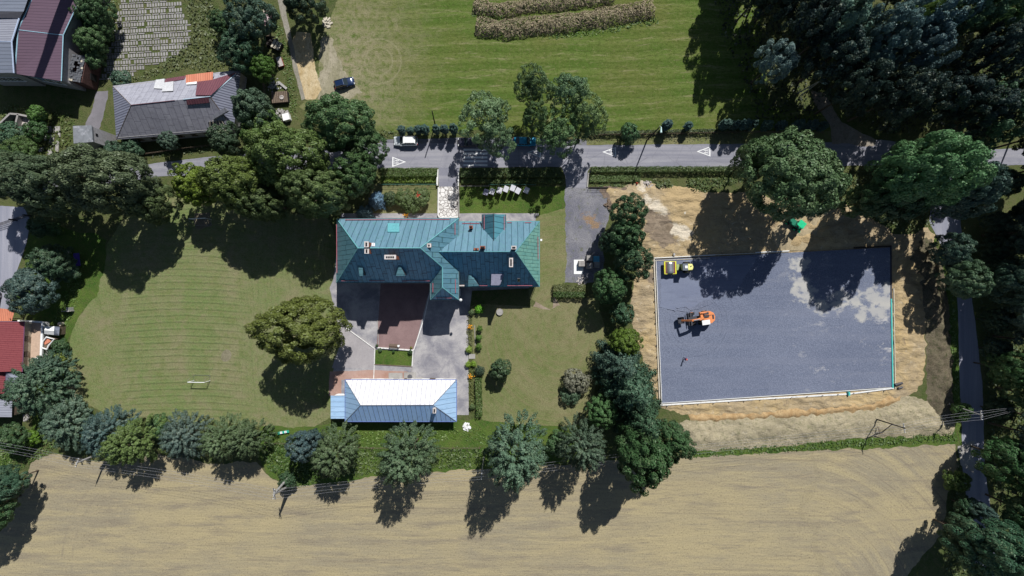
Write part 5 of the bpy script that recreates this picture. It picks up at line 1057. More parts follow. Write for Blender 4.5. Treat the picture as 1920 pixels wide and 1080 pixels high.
# big crowns west of the school
for a in (
    ('maple', 92, 350, 78, 19, (.085, .095, .045), 'big grey-green tree over the left road, above the field corner'),
    ('maple', 215, 345, 92, 20, (.095, .105, .045), 'huge grey-green tree whose shadow reaches deep into the playing field'),
    ('maple', 20, 330, 62, 15, (.065, .085, .040), 'dark tree at the left edge above the left road end'),
    ('broad', 285, 378, 46, 14, (.085, .10, .04), 'grey-green tree at the right flank of the huge roadside tree'),
    ('broad', 150, 322, 30, 7, (.08, .098, .045), 'smaller tree just below the transformer tower'),
    ('broad', 45, 292, 34, 7, MID, 'leafy tree below the roofless ruin'),
    ('broad', 372, 350, 46, 13, YEL, 'yellow-green tree at the left end of the cluster above the playing field'),
    ('maple', 450, 348, 74, 17, OLV, 'large olive tree in the middle of the cluster above the playing field'),
    ('maple', 545, 300, 86, 18, (.095, .118, .035), 'largest olive tree of the cluster beside the road'),
    ('maple', 602, 365, 64, 17, (.090, .110, .033), 'olive tree of the cluster touching the school roof corner'),
    ('maple', 500, 378, 56, 15, (.085, .10, .03), 'olive tree at the lower edge of the cluster, shading the field'),
    ('maple', 640, 238, 76, 14, (.080, .120, .040), 'fresh green tree beside the dark blue car in the meadow corner'),
    ('broad', 688, 275, 40, 11, (.065, .10, .035), 'green tree hanging over the road left of the white estate car'),
    ('broad', 670, 330, 42, 13, (.055, .085, .03), 'dark tree between road and front garden hedge'),
    ('maple', 572, 617, 90, 17, (.125, .128, .030), 'lone round olive-brown tree beside the courtyard'),
    ('broad', 482, 208, 42, 14, GRY, 'blue-grey tree at the right end of the old barn'),
    ('broad', 430, 268, 34, 10, (.06, .08, .045), 'dark tree below the barn end over the road'),
    ('broad', 500, 250, 40, 11, MID, 'green tree between the junk yard and the road'),
    ('broad', 496, 128, 27, 7, (.085, .14, .025), 'bright green tree beside the junk yard fence'),
    ('broad', 450, 92, 40, 9, (.05, .08, .04), 'dark bushy tree above the barn'),
    ('broad', 475, 40, 46, 11, (.045, .07, .045), 'dark blue-green tree left of the junk yard'),
    ('broad', 418, 45, 26, 6, DRK, 'dark bush between slab yard and junk yard'),
    ('broad', 568, 2, 40, 10, (.035, .055, .035), 'tall dark tree at the top edge shading the sandy track'),
    ('bush', 230, 155, 20, 3.5, (.06, .085, .06), 'blue-green bush at the top left corner of the old barn'),
    ('broad', 180, 20, 34, 8, DRK, 'dark tree between the hall and the slab yard at the top'),
    ('broad', 172, 75, 32, 7, (.065, .10, .035), 'green tree beside the hall wall'),
    ('broad', 190, 52, 28, 6, (.05, .085, .03), 'small tree at the edge of the slab yard'),
    ('bush', 178, 112, 20, 4, (.07, .10, .035), 'bush above the ruined shed'),
    ('bush', 70, 215, 18, 3, (.085, .13, .025), 'bright bush between the roofless ruin and the hall shadow'),
    ('bush', 72, 245, 20, 3.5, (.045, .075, .025), 'dark bush right of the roofless ruin'),
    ('bush', 22, 255, 26, 3.5, (.05, .08, .04), 'dark bush in front of the roofless ruin'),
    ('broad', 320, 265, 18, 5, GRY, 'grey shrub against the lower barn wall, in its middle'),
    ('bush', 215, 285, 20, 4, (.05, .075, .04), 'dark bush at the foot of the transformer tower'),
    ('bush', 250, 278, 20, 3, (.05, .075, .04), 'dark bush below the left end of the barn'),
    ('broad', 100, 492, 38, 8, (.055, .08, .045), 'dark green tree in the garden above the blue-grey one'),
    ('broad', 62, 540, 46, 9, (.055, .078, .062), 'blue-grey garden tree beside the left road'),
    ('bush', 128, 505, 22, 4, (.07, .10, .05), 'bush at the right side of the dark garden tree'),
    ('bush', 76, 428, 18, 4, (.055, .085, .035), 'bush at the gate of the left road'),
    ('bush', 103, 430, 13, 3, (.06, .09, .035), 'small bush right of the gate bush'),
    ('plume', 75, 728, 55, 10, (.055, .08, .05), 'dark feathery tree hiding the corner of the red-roofed house'),
    ('plume', 95, 690, 34, 8, (.055, .082, .05), 'feathery tree above the dark feathery one by the house'),
    ('bush', 115, 648, 14, 2.5, (.04, .07, .03), 'dark bush right of the garden kiosk'),
    ('bush', 108, 670, 15, 2, YEL, 'yellow-green shrub below the garden kiosk'),
    ('plume', 128, 792, 52, 8, GRY, 'grey-green tree at the left end of the row along the stubble field'),
    ('plume', 205, 812, 46, 10, (.055, .075, .07), 'slate-blue tree, second of the row along the stubble field'),
    ('plume', 252, 828, 46, 13, (.115, .125, .035), 'yellowish feathery tree in the row along the stubble field'),
    ('plume', 345, 818, 44, 8, (.070, .088, .070), 'blue-grey tree right of the yellowish feathery one'),
    ('bush', 300, 800, 24, 4, (.075, .11, .04), 'small green tree wedged between the yellowish and the blue-grey tree'),
    ('plume', 425, 822, 40, 11, (.085, .102, .048), 'dense grey-green tree at the middle of the field row'),
    ('plume', 463, 824, 38, 11, (.080, .100, .048), 'grey-green tree left of the ivy slope'),
    ('broad', 572, 832, 30, 10, (.078, .098, .085), 'small silvery blue tree above the concrete pole'),
    ('bush', 590, 820, 16, 4, (.04, .055, .05), 'dark bush behind the small silvery tree'),
    ('plume', 630, 848, 47, 13, (.072, .088, .040), 'rounded tree left of the outbuilding, over the field edge'),
    ('plume', 765, 852, 52, 19, (.085, .105, .052), 'feathery grey-green tree below the outbuilding'),
    ('plume', 968, 848, 62, 23, (.080, .112, .070), 'big blue-green feathery tree with a long spiky shadow on the field'),
    ('plume', 1092, 836, 44, 17, (.068, .085, .050), 'dull green tree right of the big feathery one'),
    ('bush', 1048, 830, 24, 4, (.06, .10, .04), 'low green bush between the two feathery trees'),
    ('broad', 1206, 856, 58, 22, (.048, .085, .032), 'dark green tree at the lower end of the tree belt by the pad'),
    ('broad', 1258, 820, 34, 18, (.058, .095, .040), 'dark green crown reaching over the straw bank'),
    ('pine', 1185, 730, 56, 19, (.050, .078, .045), 'dark pine beside the lower left corner of the pad'),
    ('pine', 1205, 790, 46, 17, (.045, .080, .045), 'second dark pine below the first one by the pad'),
    ('broad', 1128, 770, 30, 9, (.060, .110, .035), 'lighter green tree left of the two dark pines'),
    ('pine', 1165, 685, 44, 15, (.060, .085, .062), 'grey-green conifer in the belt left of the pad'),
    ('broad', 1170, 640, 34, 9, (.115, .145, .018), 'yellow-green tree in the belt left of the pad'),
    ('bush', 1166, 588, 22, 5, (.050, .085, .048), 'small bluish tree between the belt and the pad'),
    ('broad', 1145, 540, 35, 10, (.055, .098, .038), 'fresh green tree below the stacked stone blocks'),
    ('broad', 1175, 402, 36, 12, (.045, .080, .033), 'uppermost dark tree of the belt by the sandy cutting'),
    ('broad', 1172, 447, 40, 13, (.048, .082, .035), 'dark tree, second from the top in the belt by the cutting'),
    ('broad', 1185, 490, 36, 12, (.055, .085, .036), 'dark tree of the belt level with the roller'),
    ('broad', 1140, 455, 22, 9, (.035, .06, .03), 'dark tree on the gravel yard side of the belt'),
    ('bush', 937, 694, 22, 5, (.060, .085, .040), 'single bushy tree on the back lawn'),
    ('wispy', 912, 216, 48, 13, PALE, 'airy tree over the pedestrian crossing'),
    ('wispy', 998, 165, 35, 15, PALE, 'slim airy tree standing into the meadow'),
    ('wispy', 1068, 172, 40, 15, (.098, .130, .058), 'airy tree right of the slim one in the meadow'),
    ('wispy', 1100, 222, 40, 14, PALE, 'airy tree over the road bend by the warning triangle'),
    ('wispy', 1045, 248, 42, 14, (.085, .115, .048), 'airy tree above the gate drive'),
    ('wispy', 1000, 222, 28, 13, (.085, .115, .048), 'airy tree above the blue parked car'),
    ('wispy', 930, 260, 34, 11, PALE, 'lower airy tree hanging over the crossing'),
    ('maple', 1482, 333, 104, 21, (.080, .112, .040), 'big round tree between road and building site', None, .95),
    ('broad', 1412, 300, 40, 17, (.075, .11, .04), 'tree at the left flank of the big round tree'),
    ('maple', 1718, 326, 84, 24, (.085, .135, .052), 'vivid green tree with dense crown at the road junction', None, .99),
    ('broad', 1800, 360, 50, 20, (.055, .085, .065), 'blue-green tree right of the vivid green one'),
    ('broad', 1672, 372, 46, 17, (.045, .078, .038), 'dark tree below the vivid green one'),
    ('broad', 1622, 378, 34, 16, (.050, .085, .035), 'dark tree between the big round tree and the vivid one'),
    ('broad', 1780, 470, 34, 10, (.058, .085, .055), 'blue-green tree beside the side road, upper of the pair'),
    ('broad', 1800, 525, 38, 11, (.062, .088, .045), 'tree beside the side road, lower of the pair'),
    ('bush', 1800, 770, 16, 4, (.055, .09, .03), 'bush on the verge above the overhead wires'),
    ('bush', 1790, 900, 22, 4, (.075, .10, .02), 'yellowish bush below the field entrance'),
    ('broad', 1812, 950, 24, 6, (.040, .07, .035), 'dark small tree below the yellowish bush'),
    ('broad', 1835, 955, 18, 9, (.060, .085, .07), 'bluish tree hanging over the lower side road'),
    ('maple', 1862, 1030, 78, 20, (.042, .082, .040), 'large dark green tree at the bottom right corner'),
    ('broad', 1800, 1000, 34, 11, (.038, .068, .035), 'dark tree left of the large corner tree'),
    ('broad', 1925, 960, 46, 15, (.035, .065, .03), 'tree at the right edge above the corner tree'),
    ('broad', 1895, 862, 48, 15, (.048, .092, .030), 'green tree at the right edge level with the field entrance'),
    ('broad', 1890, 690, 34, 13, (.045, .085, .030), 'green tree at the right edge beside the blue post'),
    ('broad', 1935, 740, 40, 13, (.04, .07, .03), 'dark tree at the right edge under the blue post'),
    ('broad', 1900, 525, 44, 15, (.048, .072, .050), 'blue-grey tree at the right edge above the dark gap'),
    ('broad', 1935, 600, 46, 15, (.042, .065, .045), 'dull tree at the right edge in the dark gap'),
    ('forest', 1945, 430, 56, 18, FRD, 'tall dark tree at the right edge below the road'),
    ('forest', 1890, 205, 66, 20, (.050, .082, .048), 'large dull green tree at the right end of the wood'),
    ('broad', 1880, 345, 30, 9, (.035, .06, .035), 'dark bush tree south of the road at the right edge'),
    ('maple', 12, 905, 44, 12, (.045, .078, .040), 'dark tree at the lower left edge with its shadow on the stubble'),
    ('maple', -35, 960, 60, 14, DRK, 'tall tree just outside the lower left edge'),
    ('broad', 20, 820, 28, 6, DRK, 'dark tree under the wires at the left edge'),
    ('bush', 62, 820, 14, 2.5, (.12, .18, .02), 'bright lime shrub below the feathery house tree'),
    ('bush', 1180, 252, 19, 4.5, (.080, .130, .060), 'round light green tree on the verge between the airy trees and the street lamp'),
    ('bush', 540, 900, 16, 4, (.045, .07, .035), 'bush at the foot of the concrete pole'),
    ('bush', 1082, 716, 26, 3.4, (.16, .13, .10), 'reddish-brown dry shrub on the back lawn'),
    ('bush', 1070, 740, 18, 2.2, (.075, .10, .055), 'grey-green shrub under the reddish-brown one'),
): tree(*a)
# the dark wood at the top right: crowns that catch light get it in brighter leaf tints
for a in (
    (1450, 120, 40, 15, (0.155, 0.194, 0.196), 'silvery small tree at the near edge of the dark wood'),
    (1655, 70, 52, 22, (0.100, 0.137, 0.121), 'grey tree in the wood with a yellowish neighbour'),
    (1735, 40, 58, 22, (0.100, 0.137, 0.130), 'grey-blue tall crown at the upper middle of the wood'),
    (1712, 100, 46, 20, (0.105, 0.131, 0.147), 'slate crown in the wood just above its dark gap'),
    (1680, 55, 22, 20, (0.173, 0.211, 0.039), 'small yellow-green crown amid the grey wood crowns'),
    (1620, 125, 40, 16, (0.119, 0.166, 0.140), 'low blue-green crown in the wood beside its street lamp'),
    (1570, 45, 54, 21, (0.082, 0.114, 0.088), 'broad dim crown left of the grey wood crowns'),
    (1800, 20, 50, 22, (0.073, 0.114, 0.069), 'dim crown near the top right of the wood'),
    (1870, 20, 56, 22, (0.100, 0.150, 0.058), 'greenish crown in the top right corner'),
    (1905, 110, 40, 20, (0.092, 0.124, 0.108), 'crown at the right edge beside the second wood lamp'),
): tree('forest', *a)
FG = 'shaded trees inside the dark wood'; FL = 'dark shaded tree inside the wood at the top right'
rf = random.Random(9)
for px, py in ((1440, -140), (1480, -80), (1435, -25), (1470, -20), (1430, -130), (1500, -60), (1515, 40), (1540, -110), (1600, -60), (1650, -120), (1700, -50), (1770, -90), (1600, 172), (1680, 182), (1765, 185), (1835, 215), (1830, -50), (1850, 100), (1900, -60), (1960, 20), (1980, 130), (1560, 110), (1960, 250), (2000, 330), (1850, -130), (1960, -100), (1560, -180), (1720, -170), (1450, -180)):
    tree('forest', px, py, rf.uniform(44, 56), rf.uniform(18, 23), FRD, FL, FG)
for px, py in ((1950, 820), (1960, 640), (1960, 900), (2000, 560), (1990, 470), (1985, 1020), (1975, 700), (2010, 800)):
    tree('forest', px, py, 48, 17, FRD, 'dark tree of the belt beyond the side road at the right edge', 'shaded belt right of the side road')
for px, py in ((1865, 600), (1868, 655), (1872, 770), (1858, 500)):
    tree('broad', px, py, 24, 7, (.028, .046, .026), 'low dark tree in the shade right of the side road', 'low shaded trees by the side road')  # leaf tint darkened to carry the belt's shade

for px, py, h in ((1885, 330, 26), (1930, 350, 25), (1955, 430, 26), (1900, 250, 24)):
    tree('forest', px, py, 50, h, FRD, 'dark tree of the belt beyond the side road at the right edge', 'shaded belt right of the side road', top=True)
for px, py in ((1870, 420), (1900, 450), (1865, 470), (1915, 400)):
    tree('broad', px, py, 26, 7, (.028, .046, .026), 'low dark tree in the shade right of the side road', 'low shaded trees by the side road')  # same dark leaf tint, with the shade of the belt in it

# columnar conifers along the fence
TG = 'columnar conifers along the roadside fence'
for px, h, sc, lab in ((757, 4.2, 9, 'columnar conifer at the left end of the fence row, above the white estate car'), (772, 3.2, 8, 'short columnar conifer right of the leftmost one'), (787, 4.2, 9, 'columnar conifer behind the white estate car boot'),
                       (800, 5.2, 10, 'stout columnar conifer left of the pole'), (821, 5.0, 9, 'columnar conifer right beside the pole'), (836, 5.2, 9, 'columnar conifer, second right of the pole'), (853, 5.8, 10, 'columnar conifer next to the airy crossing tree'),
                       (1225, 6.4, 11, 'columnar conifer behind the street lamp'), (1276, 5.0, 9, 'columnar conifer alone between lamp and the group of four'), (1340, 7.5, 11, 'first columnar conifer of the group of four'), (1358, 6.8, 9, 'second columnar conifer of the group of four'), (1376, 7.6, 11, 'third columnar conifer of the group of four'), (1390, 7.0, 9, 'fourth columnar conifer of the group of four'),
                       (1418, 6.5, 11, 'columnar conifer above the big round roadside tree'), (1445, 6, 10, 'columnar conifer right of the one above the round tree'), (1475, 6.8, 11, 'columnar conifer near the forest track'), (1500, 6.5, 11, 'columnar conifer at the edge of the forest track'), (1522, 5.5, 10, 'last columnar conifer before the forest track')):
    tree('thuja', px+(9 if px > 1300 else 19 if px < 1250 and px > 1000 else 8 if px > 1000 else 0), 242 if px > 1000 else 249, sc*.75, (h*.68 if px > 1000 else h*.8), (.040, .068, .058), lab, TG, top=True)
# garden shrubs
for a in (
    ('spruce', 706, 375, 17, 4.5, (.15, .21, .26), 'small blue spruce in the front garden'),
    ('spruce', 682, 400, 16, 4.0, (.13, .18, .20), 'blue spruce touching the school roof edge'),
    ('bush', 732, 374, 14, 2.0, (.045, .06, .025), 'dark clipped shrub in the front garden'),
    ('bush', 758, 372, 18, 2.0, (.085, .105, .03), 'olive shrub left of the red-flowered one'),
    ('bush', 790, 370, 19, 2.2, (.090, .10, .03), 'olive shrub with red flowers in the front garden'),
    ('bush', 772, 385, 16, 1.8, (.080, .10, .03), 'low olive shrub in the middle of the front garden'),
    ('ball', 899, 580, 8.5, 1.6, (.12, .27, .015), 'bright green round shrub nearest the school shadow'),
    ('ball', 884, 585, 6, 1.3, (.12, .14, .06), 'dull round shrub at the top of the flower bed'),
    ('ball', 900, 616, 6, 1.5, (.09, .15, .02), 'round shrub, uppermost of the three beside the flower bed'),
    ('ball', 898, 633, 6, 1.5, (.085, .145, .02), 'round shrub, middle of the three beside the flower bed'),
    ('ball', 898, 650, 6.5, 1.5, (.085, .14, .02), 'round shrub, lowest of the three beside the flower bed'),
    ('ball', 879, 655, 6.5, 1.2, (.24, .29, .04), 'lime-yellow shrub above the bed gap'),
    ('ball', 878, 683, 6, 1.1, (.22, .27, .03), 'lime-yellow shrub below the bed gap, left one'),
    ('ball', 888, 682, 5.5, 1.1, (.22, .27, .03), 'lime-yellow shrub below the bed gap, right one'),
    ('ball', 900, 694, 10, 2.0, (.055, .068, .040), 'big dark clipped ball shrub beside the hedge end'),
    ('ball', 886, 762, 6, 1.2, (.10, .12, .04), 'olive shrub at the lower end of the flower bed'),
    ('ball', 707, 648, 3, .8, (.07, .10, .03), 'small clipped shrub at the left corner of the brick courtyard'),
    ('ball', 738, 659, 2.8, .7, (.05, .09, .03), 'small clipped shrub on the little courtyard lawn'),
    ('ball', 769, 660, 4.5, .9, (.05, .08, .035), 'grey-green shrub at the right corner of the courtyard lawn'),
    ('ball', 771, 652, 2.6, .7, (.20, .17, .03), 'tiny yellow-flowered shrub at the brick courtyard corner'),
    ('ball', 713, 656, 4, .7, (.09, .12, .05), 'low shrub at the left end of the courtyard lawn'),
): tree(*a)
# hedges and beds
hedge(718, 326, 820, 325, 1.5, 1.3, (.062, .11, .022), 'clipped hedge along the road in front of the garden')
hedge(716, 339, 819, 338, .9, .6, (.13, .20, .025), 'low bright green hedge behind the clipped one')
hedge(864, 326, 1052, 326, 1.6, 1.2, (.05, .085, .022), 'shaded hedge right of the stone path')
hedge(866, 341, 1055, 340, .7, .6, (.075, .12, .03), 'low green hedge behind the storage boxes')
hedge(1108, 320, 1388, 319, .9, 1.2, (.060, .10, .028), 'long roadside hedge above the building site')
hedge(1106, 336, 1200, 335, 1.2, .5, (.095, .15, .045), 'light green low planting right of the gate drive')
hedge(1103, 252, 1235, 249, .5, 1.0, (.05, .075, .035), 'thin hedge under the fence left of the lamp')
hedge(1238, 249, 1400, 246, .5, 1.0, (.05, .075, .035), 'thin hedge under the fence right of the lamp')
hedge(1037, 552, 1096, 552, .9, 1.4, (.055, .10, .025), 'clipped hedge below the gravel yard')
hedge(1037, 541, 1096, 541, 1.2, 1.1, (.12, .135, .05), 'scruffy pale hedge above the clipped one below the gravel yard')
hedge(897, 708, 899, 779, 1.0, 1.1, (.065, .12, .025), 'narrow clipped hedge beside the flower bed')
scatter_mesh('flower_bed', [(874, 590), (886, 590), (889, 650), (874, 650)], .02, .55, 60, .22, (.13, .13, .06), 'flowerleaf', 5, None)
scatter_mesh('flower_bed', [(876, 686), (890, 686), (893, 775), (880, 775)], .02, .55, 60, .22, (.12, .135, .035), 'flowerleaf', 6, None)
def flowers(pts, m, label, n=26, r=.5):
    rr = random.Random(int(pts[0][0])); mb = MB()
    for px, py, z in pts:
        c = G(px, py, z)
        for _ in range(n): mb.box((c.x+rr.gauss(0, r*.5), c.y+rr.gauss(0, r*.5), z+rr.uniform(-.2, .25)), (.13, .13, .05), rr.random()*3)
        mb.tube([(c.x, c.y, 0), (c.x, c.y, z)], .03, 5)
    tag(mb.build('flower_clump', M[m]), label, 'flowers')
flowers([(881, 611, .7)], 'flower', 'orange flowers in the upper flower bed'); flowers([(882, 706, .8)], 'flower', 'orange flowers beside the dark clipped ball shrub'); flowers([(762, 402, .6)], 'flower', 'orange flowers against the school front'); flowers([(785, 367, 2.0)], 'flowerred', 'red blossoms on the olive garden shrub')
# ground cover
scatter_mesh('ivy_slope', [(498, 828), (540, 826), (560, 850), (600, 880), (600, 908), (560, 914), (530, 900), (505, 882), (490, 855)], .02, .6, 22, .42, (.055, .105, .022), 'leaf', 11)
scatter_mesh('weeds', [(640, 836), (720, 838), (880, 836), (930, 840), (890, 878), (800, 882), (700, 890), (600, 900), (640, 870)], .02, .45, 16, .40, (.075, .115, .032), 'leaf', 12)
scatter_mesh('weeds', [(660, 806), (860, 800), (870, 822), (700, 836), (655, 826)], .02, .3, 14, .36, (.105, .175, .028), 'leaf', 13)
scatter_mesh('weeds', [(865, 795), (905, 800), (930, 835), (870, 830)], .02, .2, 12, .34, (.085, .15, .025), 'leaf', 14)
scatter_mesh('weeds', [(330, 95), (362, 60), (345, 0), (400, -10), (420, 80), (440, 120), (400, 138), (350, 130), (250, 155), (240, 148), (300, 122)], .02, .5, 11, .42, (.105, .125, .055), 'leaf', 15)
scatter_mesh('weeds', [(205, 0), (226, 0), (213, 60), (198, 110), (185, 150), (165, 160), (190, 100), (200, 50)], .02, .3, 11, .38, (.085, .13, .03), 'leaf', 16)
scatter_mesh('weeds', [(515, 30), (535, 60), (548, 110), (558, 180), (560, 230), (540, 210), (530, 120), (515, 80)], .02, .2, 14, .34, (.085, .14, .03), 'leaf', 17)
scatter_mesh('weeds', [(80, 200), (140, 215), (140, 240), (130, 290), (70, 300), (0, 280), (0, 200), (30, 195)], .02, .5, 9, .42, (.085, .12, .03), 'leaf', 18)
scatter_mesh('weeds', [(150, 560), (120, 640), (118, 700), (112, 660), (100, 600), (120, 560), (140, 480), (160, 470)], .02, .25, 13, .36, (.095, .17, .03), 'leaf', 19)
scatter_mesh('weeds', [(1108, 345), (1200, 342), (1205, 346), (1165, 352), (1110, 350)], .02, .25, 20, .34, (.085, .13, .045), 'leaf', 20)
scatter_mesh('weeds', [(1222, 335), (1255, 336), (1262, 350), (1240, 358), (1225, 350)], .02, .6, 26, .36, (.085, .115, .045), 'leaf', 21)
scatter_mesh('weeds', [(1285, 335), (1380, 330), (1395, 340), (1330, 358), (1300, 362), (1288, 350)], .02, .8, 24, .38, (.080, .12, .04), 'leaf', 22)
scatter_mesh('weeds', [(1300, 842), (1450, 832), (1540, 822), (1600, 824), (1790, 806), (1798, 828), (1600, 840), (1450, 850), (1300, 858)], .02, .35, 15, .36, (.070, .125, .028), 'leaf', 23)
scatter_mesh('weeds', [(1760, 480), (1790, 560), (1797, 700), (1800, 800), (1790, 790), (1782, 700), (1776, 560)], .02, .4, 14, .38, (.080, .145, .028), 'leaf', 24)
scatter_mesh('weeds', [(0, 820), (60, 800), (130, 830), (85, 855), (40, 880), (0, 900)], .02, .5, 12, .4, (.075, .13, .03), 'leaf', 27)
scatter_mesh('weeds', [(1080, 250), (1400, 250), (1400, 268), (1080, 270)], .02, .12, 9, .3, (.12, .13, .06), 'leaf', 28)
scatter_mesh('weeds', [(1640, 312), (1740, 312), (1760, 420), (1700, 440), (1600, 400), (1580, 380), (1590, 320)], .02, .6, 9, .42, (.06, .09, .03), 'leaf', 29)
scatter_mesh('weeds', [(1800, 830), (1790, 880), (1780, 950), (1768, 1080), (1830, 1080), (1806, 950), (1802, 880)], .02, .6, 12, .42, (.065, .095, .03), 'leaf', 30)
scatter_mesh('weeds', [(1850, 420), (1960, 420), (1960, 1090), (1880, 1090), (1850, 850), (1848, 700), (1835, 580)], .02, .6, 7, .45, (.045, .075, .025), 'leaf', 31)
scatter_mesh('undergrowth', [(1330, -60), (1350, 60), (1380, 120), (1410, 200), (1420, 230), (1530, 235), (1540, 180), (1640, 250), (1960, 260), (1980, -120)], .02, .5, 4, .5, (.016, .026, .014), 'leaf', 32)  # tint lowered so the colour itself holds the wood's shade
scatter_mesh('weeds', [(660, 240), (755, 246), (755, 258), (700, 262), (640, 270)], .02, .6, 14, .38, (.07, .10, .03), 'leaf', 33)
scatter_mesh('weeds', [(300, 275), (430, 268), (432, 282), (300, 295), (240, 290)], .02, .6, 13, .38, (.055, .085, .03), 'leaf', 34)
scatter_mesh('ivy_slope', [(890, 5), (960, 35), (1050, 62), (1130, 52), (1180, 42), (1232, 30), (1240, 45), (1130, 66), (1040, 74), (930, 62), (885, 30)], .02, .25, 14, .34, (.075, .14, .025), 'leaf', 35)
brush_row([(893, 50), (940, 58), (990, 50), (1050, 46), (1120, 36), (1180, 25), (1224, 18)], 3.7, 1.1, 3, 'long row of dry brush nearest the meadow grass')
brush_row([(888, 12), (940, 22), (1000, 10), (1060, 6), (1150, -6)], 3.0, 1.0, 4, 'row of dry brush at the top edge above the long one')

# ================================================ VEHICLES
def car(name, label, c, rz, paint, L=4.3, W=1.75, Hh=1.45, estate=True, roofc=None, group=None):
    """nose towards local -x"""
    o = thing(name, label, 'car', (c.x, c.y, c.z), rz, group); hx = L/2
    prof = [(-hx, .38, .52, .80), (-hx+.12, .28, .66, .92), (-hx+.6, .25, .76, .98), (-hx+1.15, .25, .84, 1.0), (-.1, .25, .90, 1.0), (hx-.7, .25, .92, .98), (hx-.12, .28, .90, .93), (hx, .38, .78, .84)]
    rows = []
    for x, zb, zt, wf in prof:
        w_ = W/2*wf; rows.append([(x, -w_*.92, zb), (x, -w_, zb+.14), (x, -w_*1.0, (zb+zt)/2+.05), (x, -w_*.93, zt-.03), (x, -w_*.6, zt+.02), (x, 0, zt+.035), (x, w_*.6, zt+.02), (x, w_*.93, zt-.03), (x, w_*1.0, (zb+zt)/2+.05), (x, w_, zb+.14), (x, w_*.92, zb)])
    mb = MB(); mb.grid(rows, 0, True); mb.poly(rows[0][::-1]); mb.poly(rows[-1]); body = mb.build('body', paint, o, smooth=True, local=True)
    x0, x1, x2, x3 = -hx+1.15, -hx+1.85, (hx-.35 if estate else hx-1.15), (hx-.08 if estate else hx-.45)
    def ring(x, z, w_): return [(x, -w_, z), (x, w_, z)]
    zt, zr = .90, Hh
    mb = MB(); b0 = [(x0, -W*.43, zt), (x3, -W*.43, zt+.02), (x3, W*.43, zt+.02), (x0, W*.43, zt)]; t0 = [(x1, -W*.36, zr-.03), (x2, -W*.36, zr-.05), (x2, W*.36, zr-.05), (x1, W*.36, zr-.03)]
    mb.prism(b0, t0); gl = mb.build('windows', M['glass'], o, local=True, bevel=.03)
    mb = MB(); mb.prism([(x1-.04, -W*.375, zr-.045), (x2+.05, -W*.375, zr-.06), (x2+.05, W*.375, zr-.06), (x1-.04, W*.375, zr-.045)], [(x1+.06, -W*.34, zr+.0), (x2-.04, -W*.34, zr-.015), (x2-.04, W*.34, zr-.015), (x1+.06, W*.34, zr)]); mb.build('roof', roofc or paint, o, local=True, bevel=.02)
    for s in (-1, 1):
        for (xa, ya, za), (xb, yb, zb) in ((b0[0], t0[0]), ((x0*.35+x3*.65, -W*.43, zt), (x1*.35+x2*.65, -W*.36, zr-.03)), ((x0*.65+x3*.35, -W*.43, zt), (x1*.65+x2*.35, -W*.36, zr-.03)), (b0[1], t0[1])): MB().bar((xa, s*abs(ya)+s*.006, za), (xb, s*abs(yb)+s*.006, zb), .07, .05).build('pillar', paint, o, local=True)
    for x in (-hx+.82, hx-.82):
        for s in (-1, 1):
            t_ = MB().disc_wheel((x, s*(W/2-.10), .31), .31, .20).build('wheel', M['rubber'], o, local=True); MB().disc_wheel((x, s*(W/2+.004), .31), .19, .02).build('rim', M['steel'], t_, local=True)
    for s in (-1, 1):
        MB().box((-hx+.06, s*W*.33, .62), (.14, .34, .16)).build('headlight', M['lamp'], o, local=True, bevel=.03); MB().box((hx-.02, s*W*.37, .72), (.08, .2, .26)).build('taillight', M['lampred'], o, local=True)
        MB().box((x0+.25, s*(W/2+.06), .98), (.14, .18, .12)).build('mirror', paint, o, local=True, bevel=.02)
    MB().box((-hx-.01, 0, .45), (.10, W*.86, .16)).build('bumper', M['dark'], o, local=True, bevel=.03); MB().box((hx+.01, 0, .45), (.10, W*.86, .16)).build('bumper', M['dark'], o, local=True, bevel=.03)
    if estate:
        mb = MB()
        for s in (-1, 1): mb.bar((x1+.3, s*W*.33, zr+.06), (x2-.1, s*W*.33, zr+.05), .04, .05)
        mb.build('roof_rail', M['dark'], o, local=True)
    return o
car('estate_car', 'pale silver estate car with white roof parked at the roadside hedge', G(762, 266), 0, M['carsilver'], 4.4, 1.8, 1.5, True, M['white'])
car('estate_car', 'graphite car half hidden under the airy crossing tree', G(881, 268), 0, M['cargrey'], 4.3, 1.75, 1.45, False)
car('hatchback_car', 'bright blue car dappled with shade above the gate drive', G(984, 267), math.pi, M['carblue'], 4.3, 1.7, 1.42, False)
car('hatchback_car', 'dark blue car parked in the meadow corner by the fresh green tree', G(647.5, 158), R(195), M['cardark'], 3.7, 1.65, 1.42, True)
car('hatchback_car', 'black car cut off by the left edge on the left road', G(-6, 566), R(80), M['cargrey'], 4.0, 1.7, 1.4, False)

# ---- road roller
PZ = .27
c = G(1268, 502, PZ); o = thing('road_roller', 'yellow road roller with big steel drum in the upper left corner of the pad', 'roller', (c.x, c.y, PZ), R(1.5))
mb = MB(); mb.disc_wheel((-1.45, 0, .78), .78, 2.05, 0, 28); mb.build('drum', M['steel'], o, local=True, smooth=False)
f = MB()
f.box((-2.45, 0, .95), (.22, 2.35, .42)); f.box((-.42, 0, .95), (.24, 2.35, .42))
for s in (-1, 1): f.box((-1.43, s*1.14, .95), (2.0, .10, .34))
f.build('drum_frame', M['yellow'], o, local=True, bevel=.03)
MB().box((-2.2, 0, 1.1), (.2, 2.1, .1)).box((-.68, 0, 1.1), (.2, 2.1, .1)).build('scraper', plain('maroon_scraper', (.16, .03, .05), .6), o, local=True)
MB().box((-.05, .0, .85), (.7, .8, .5)).box((.35, 0, .9), (.5, 1.3, .5)).build('articulation', M['dark'], o, local=True)
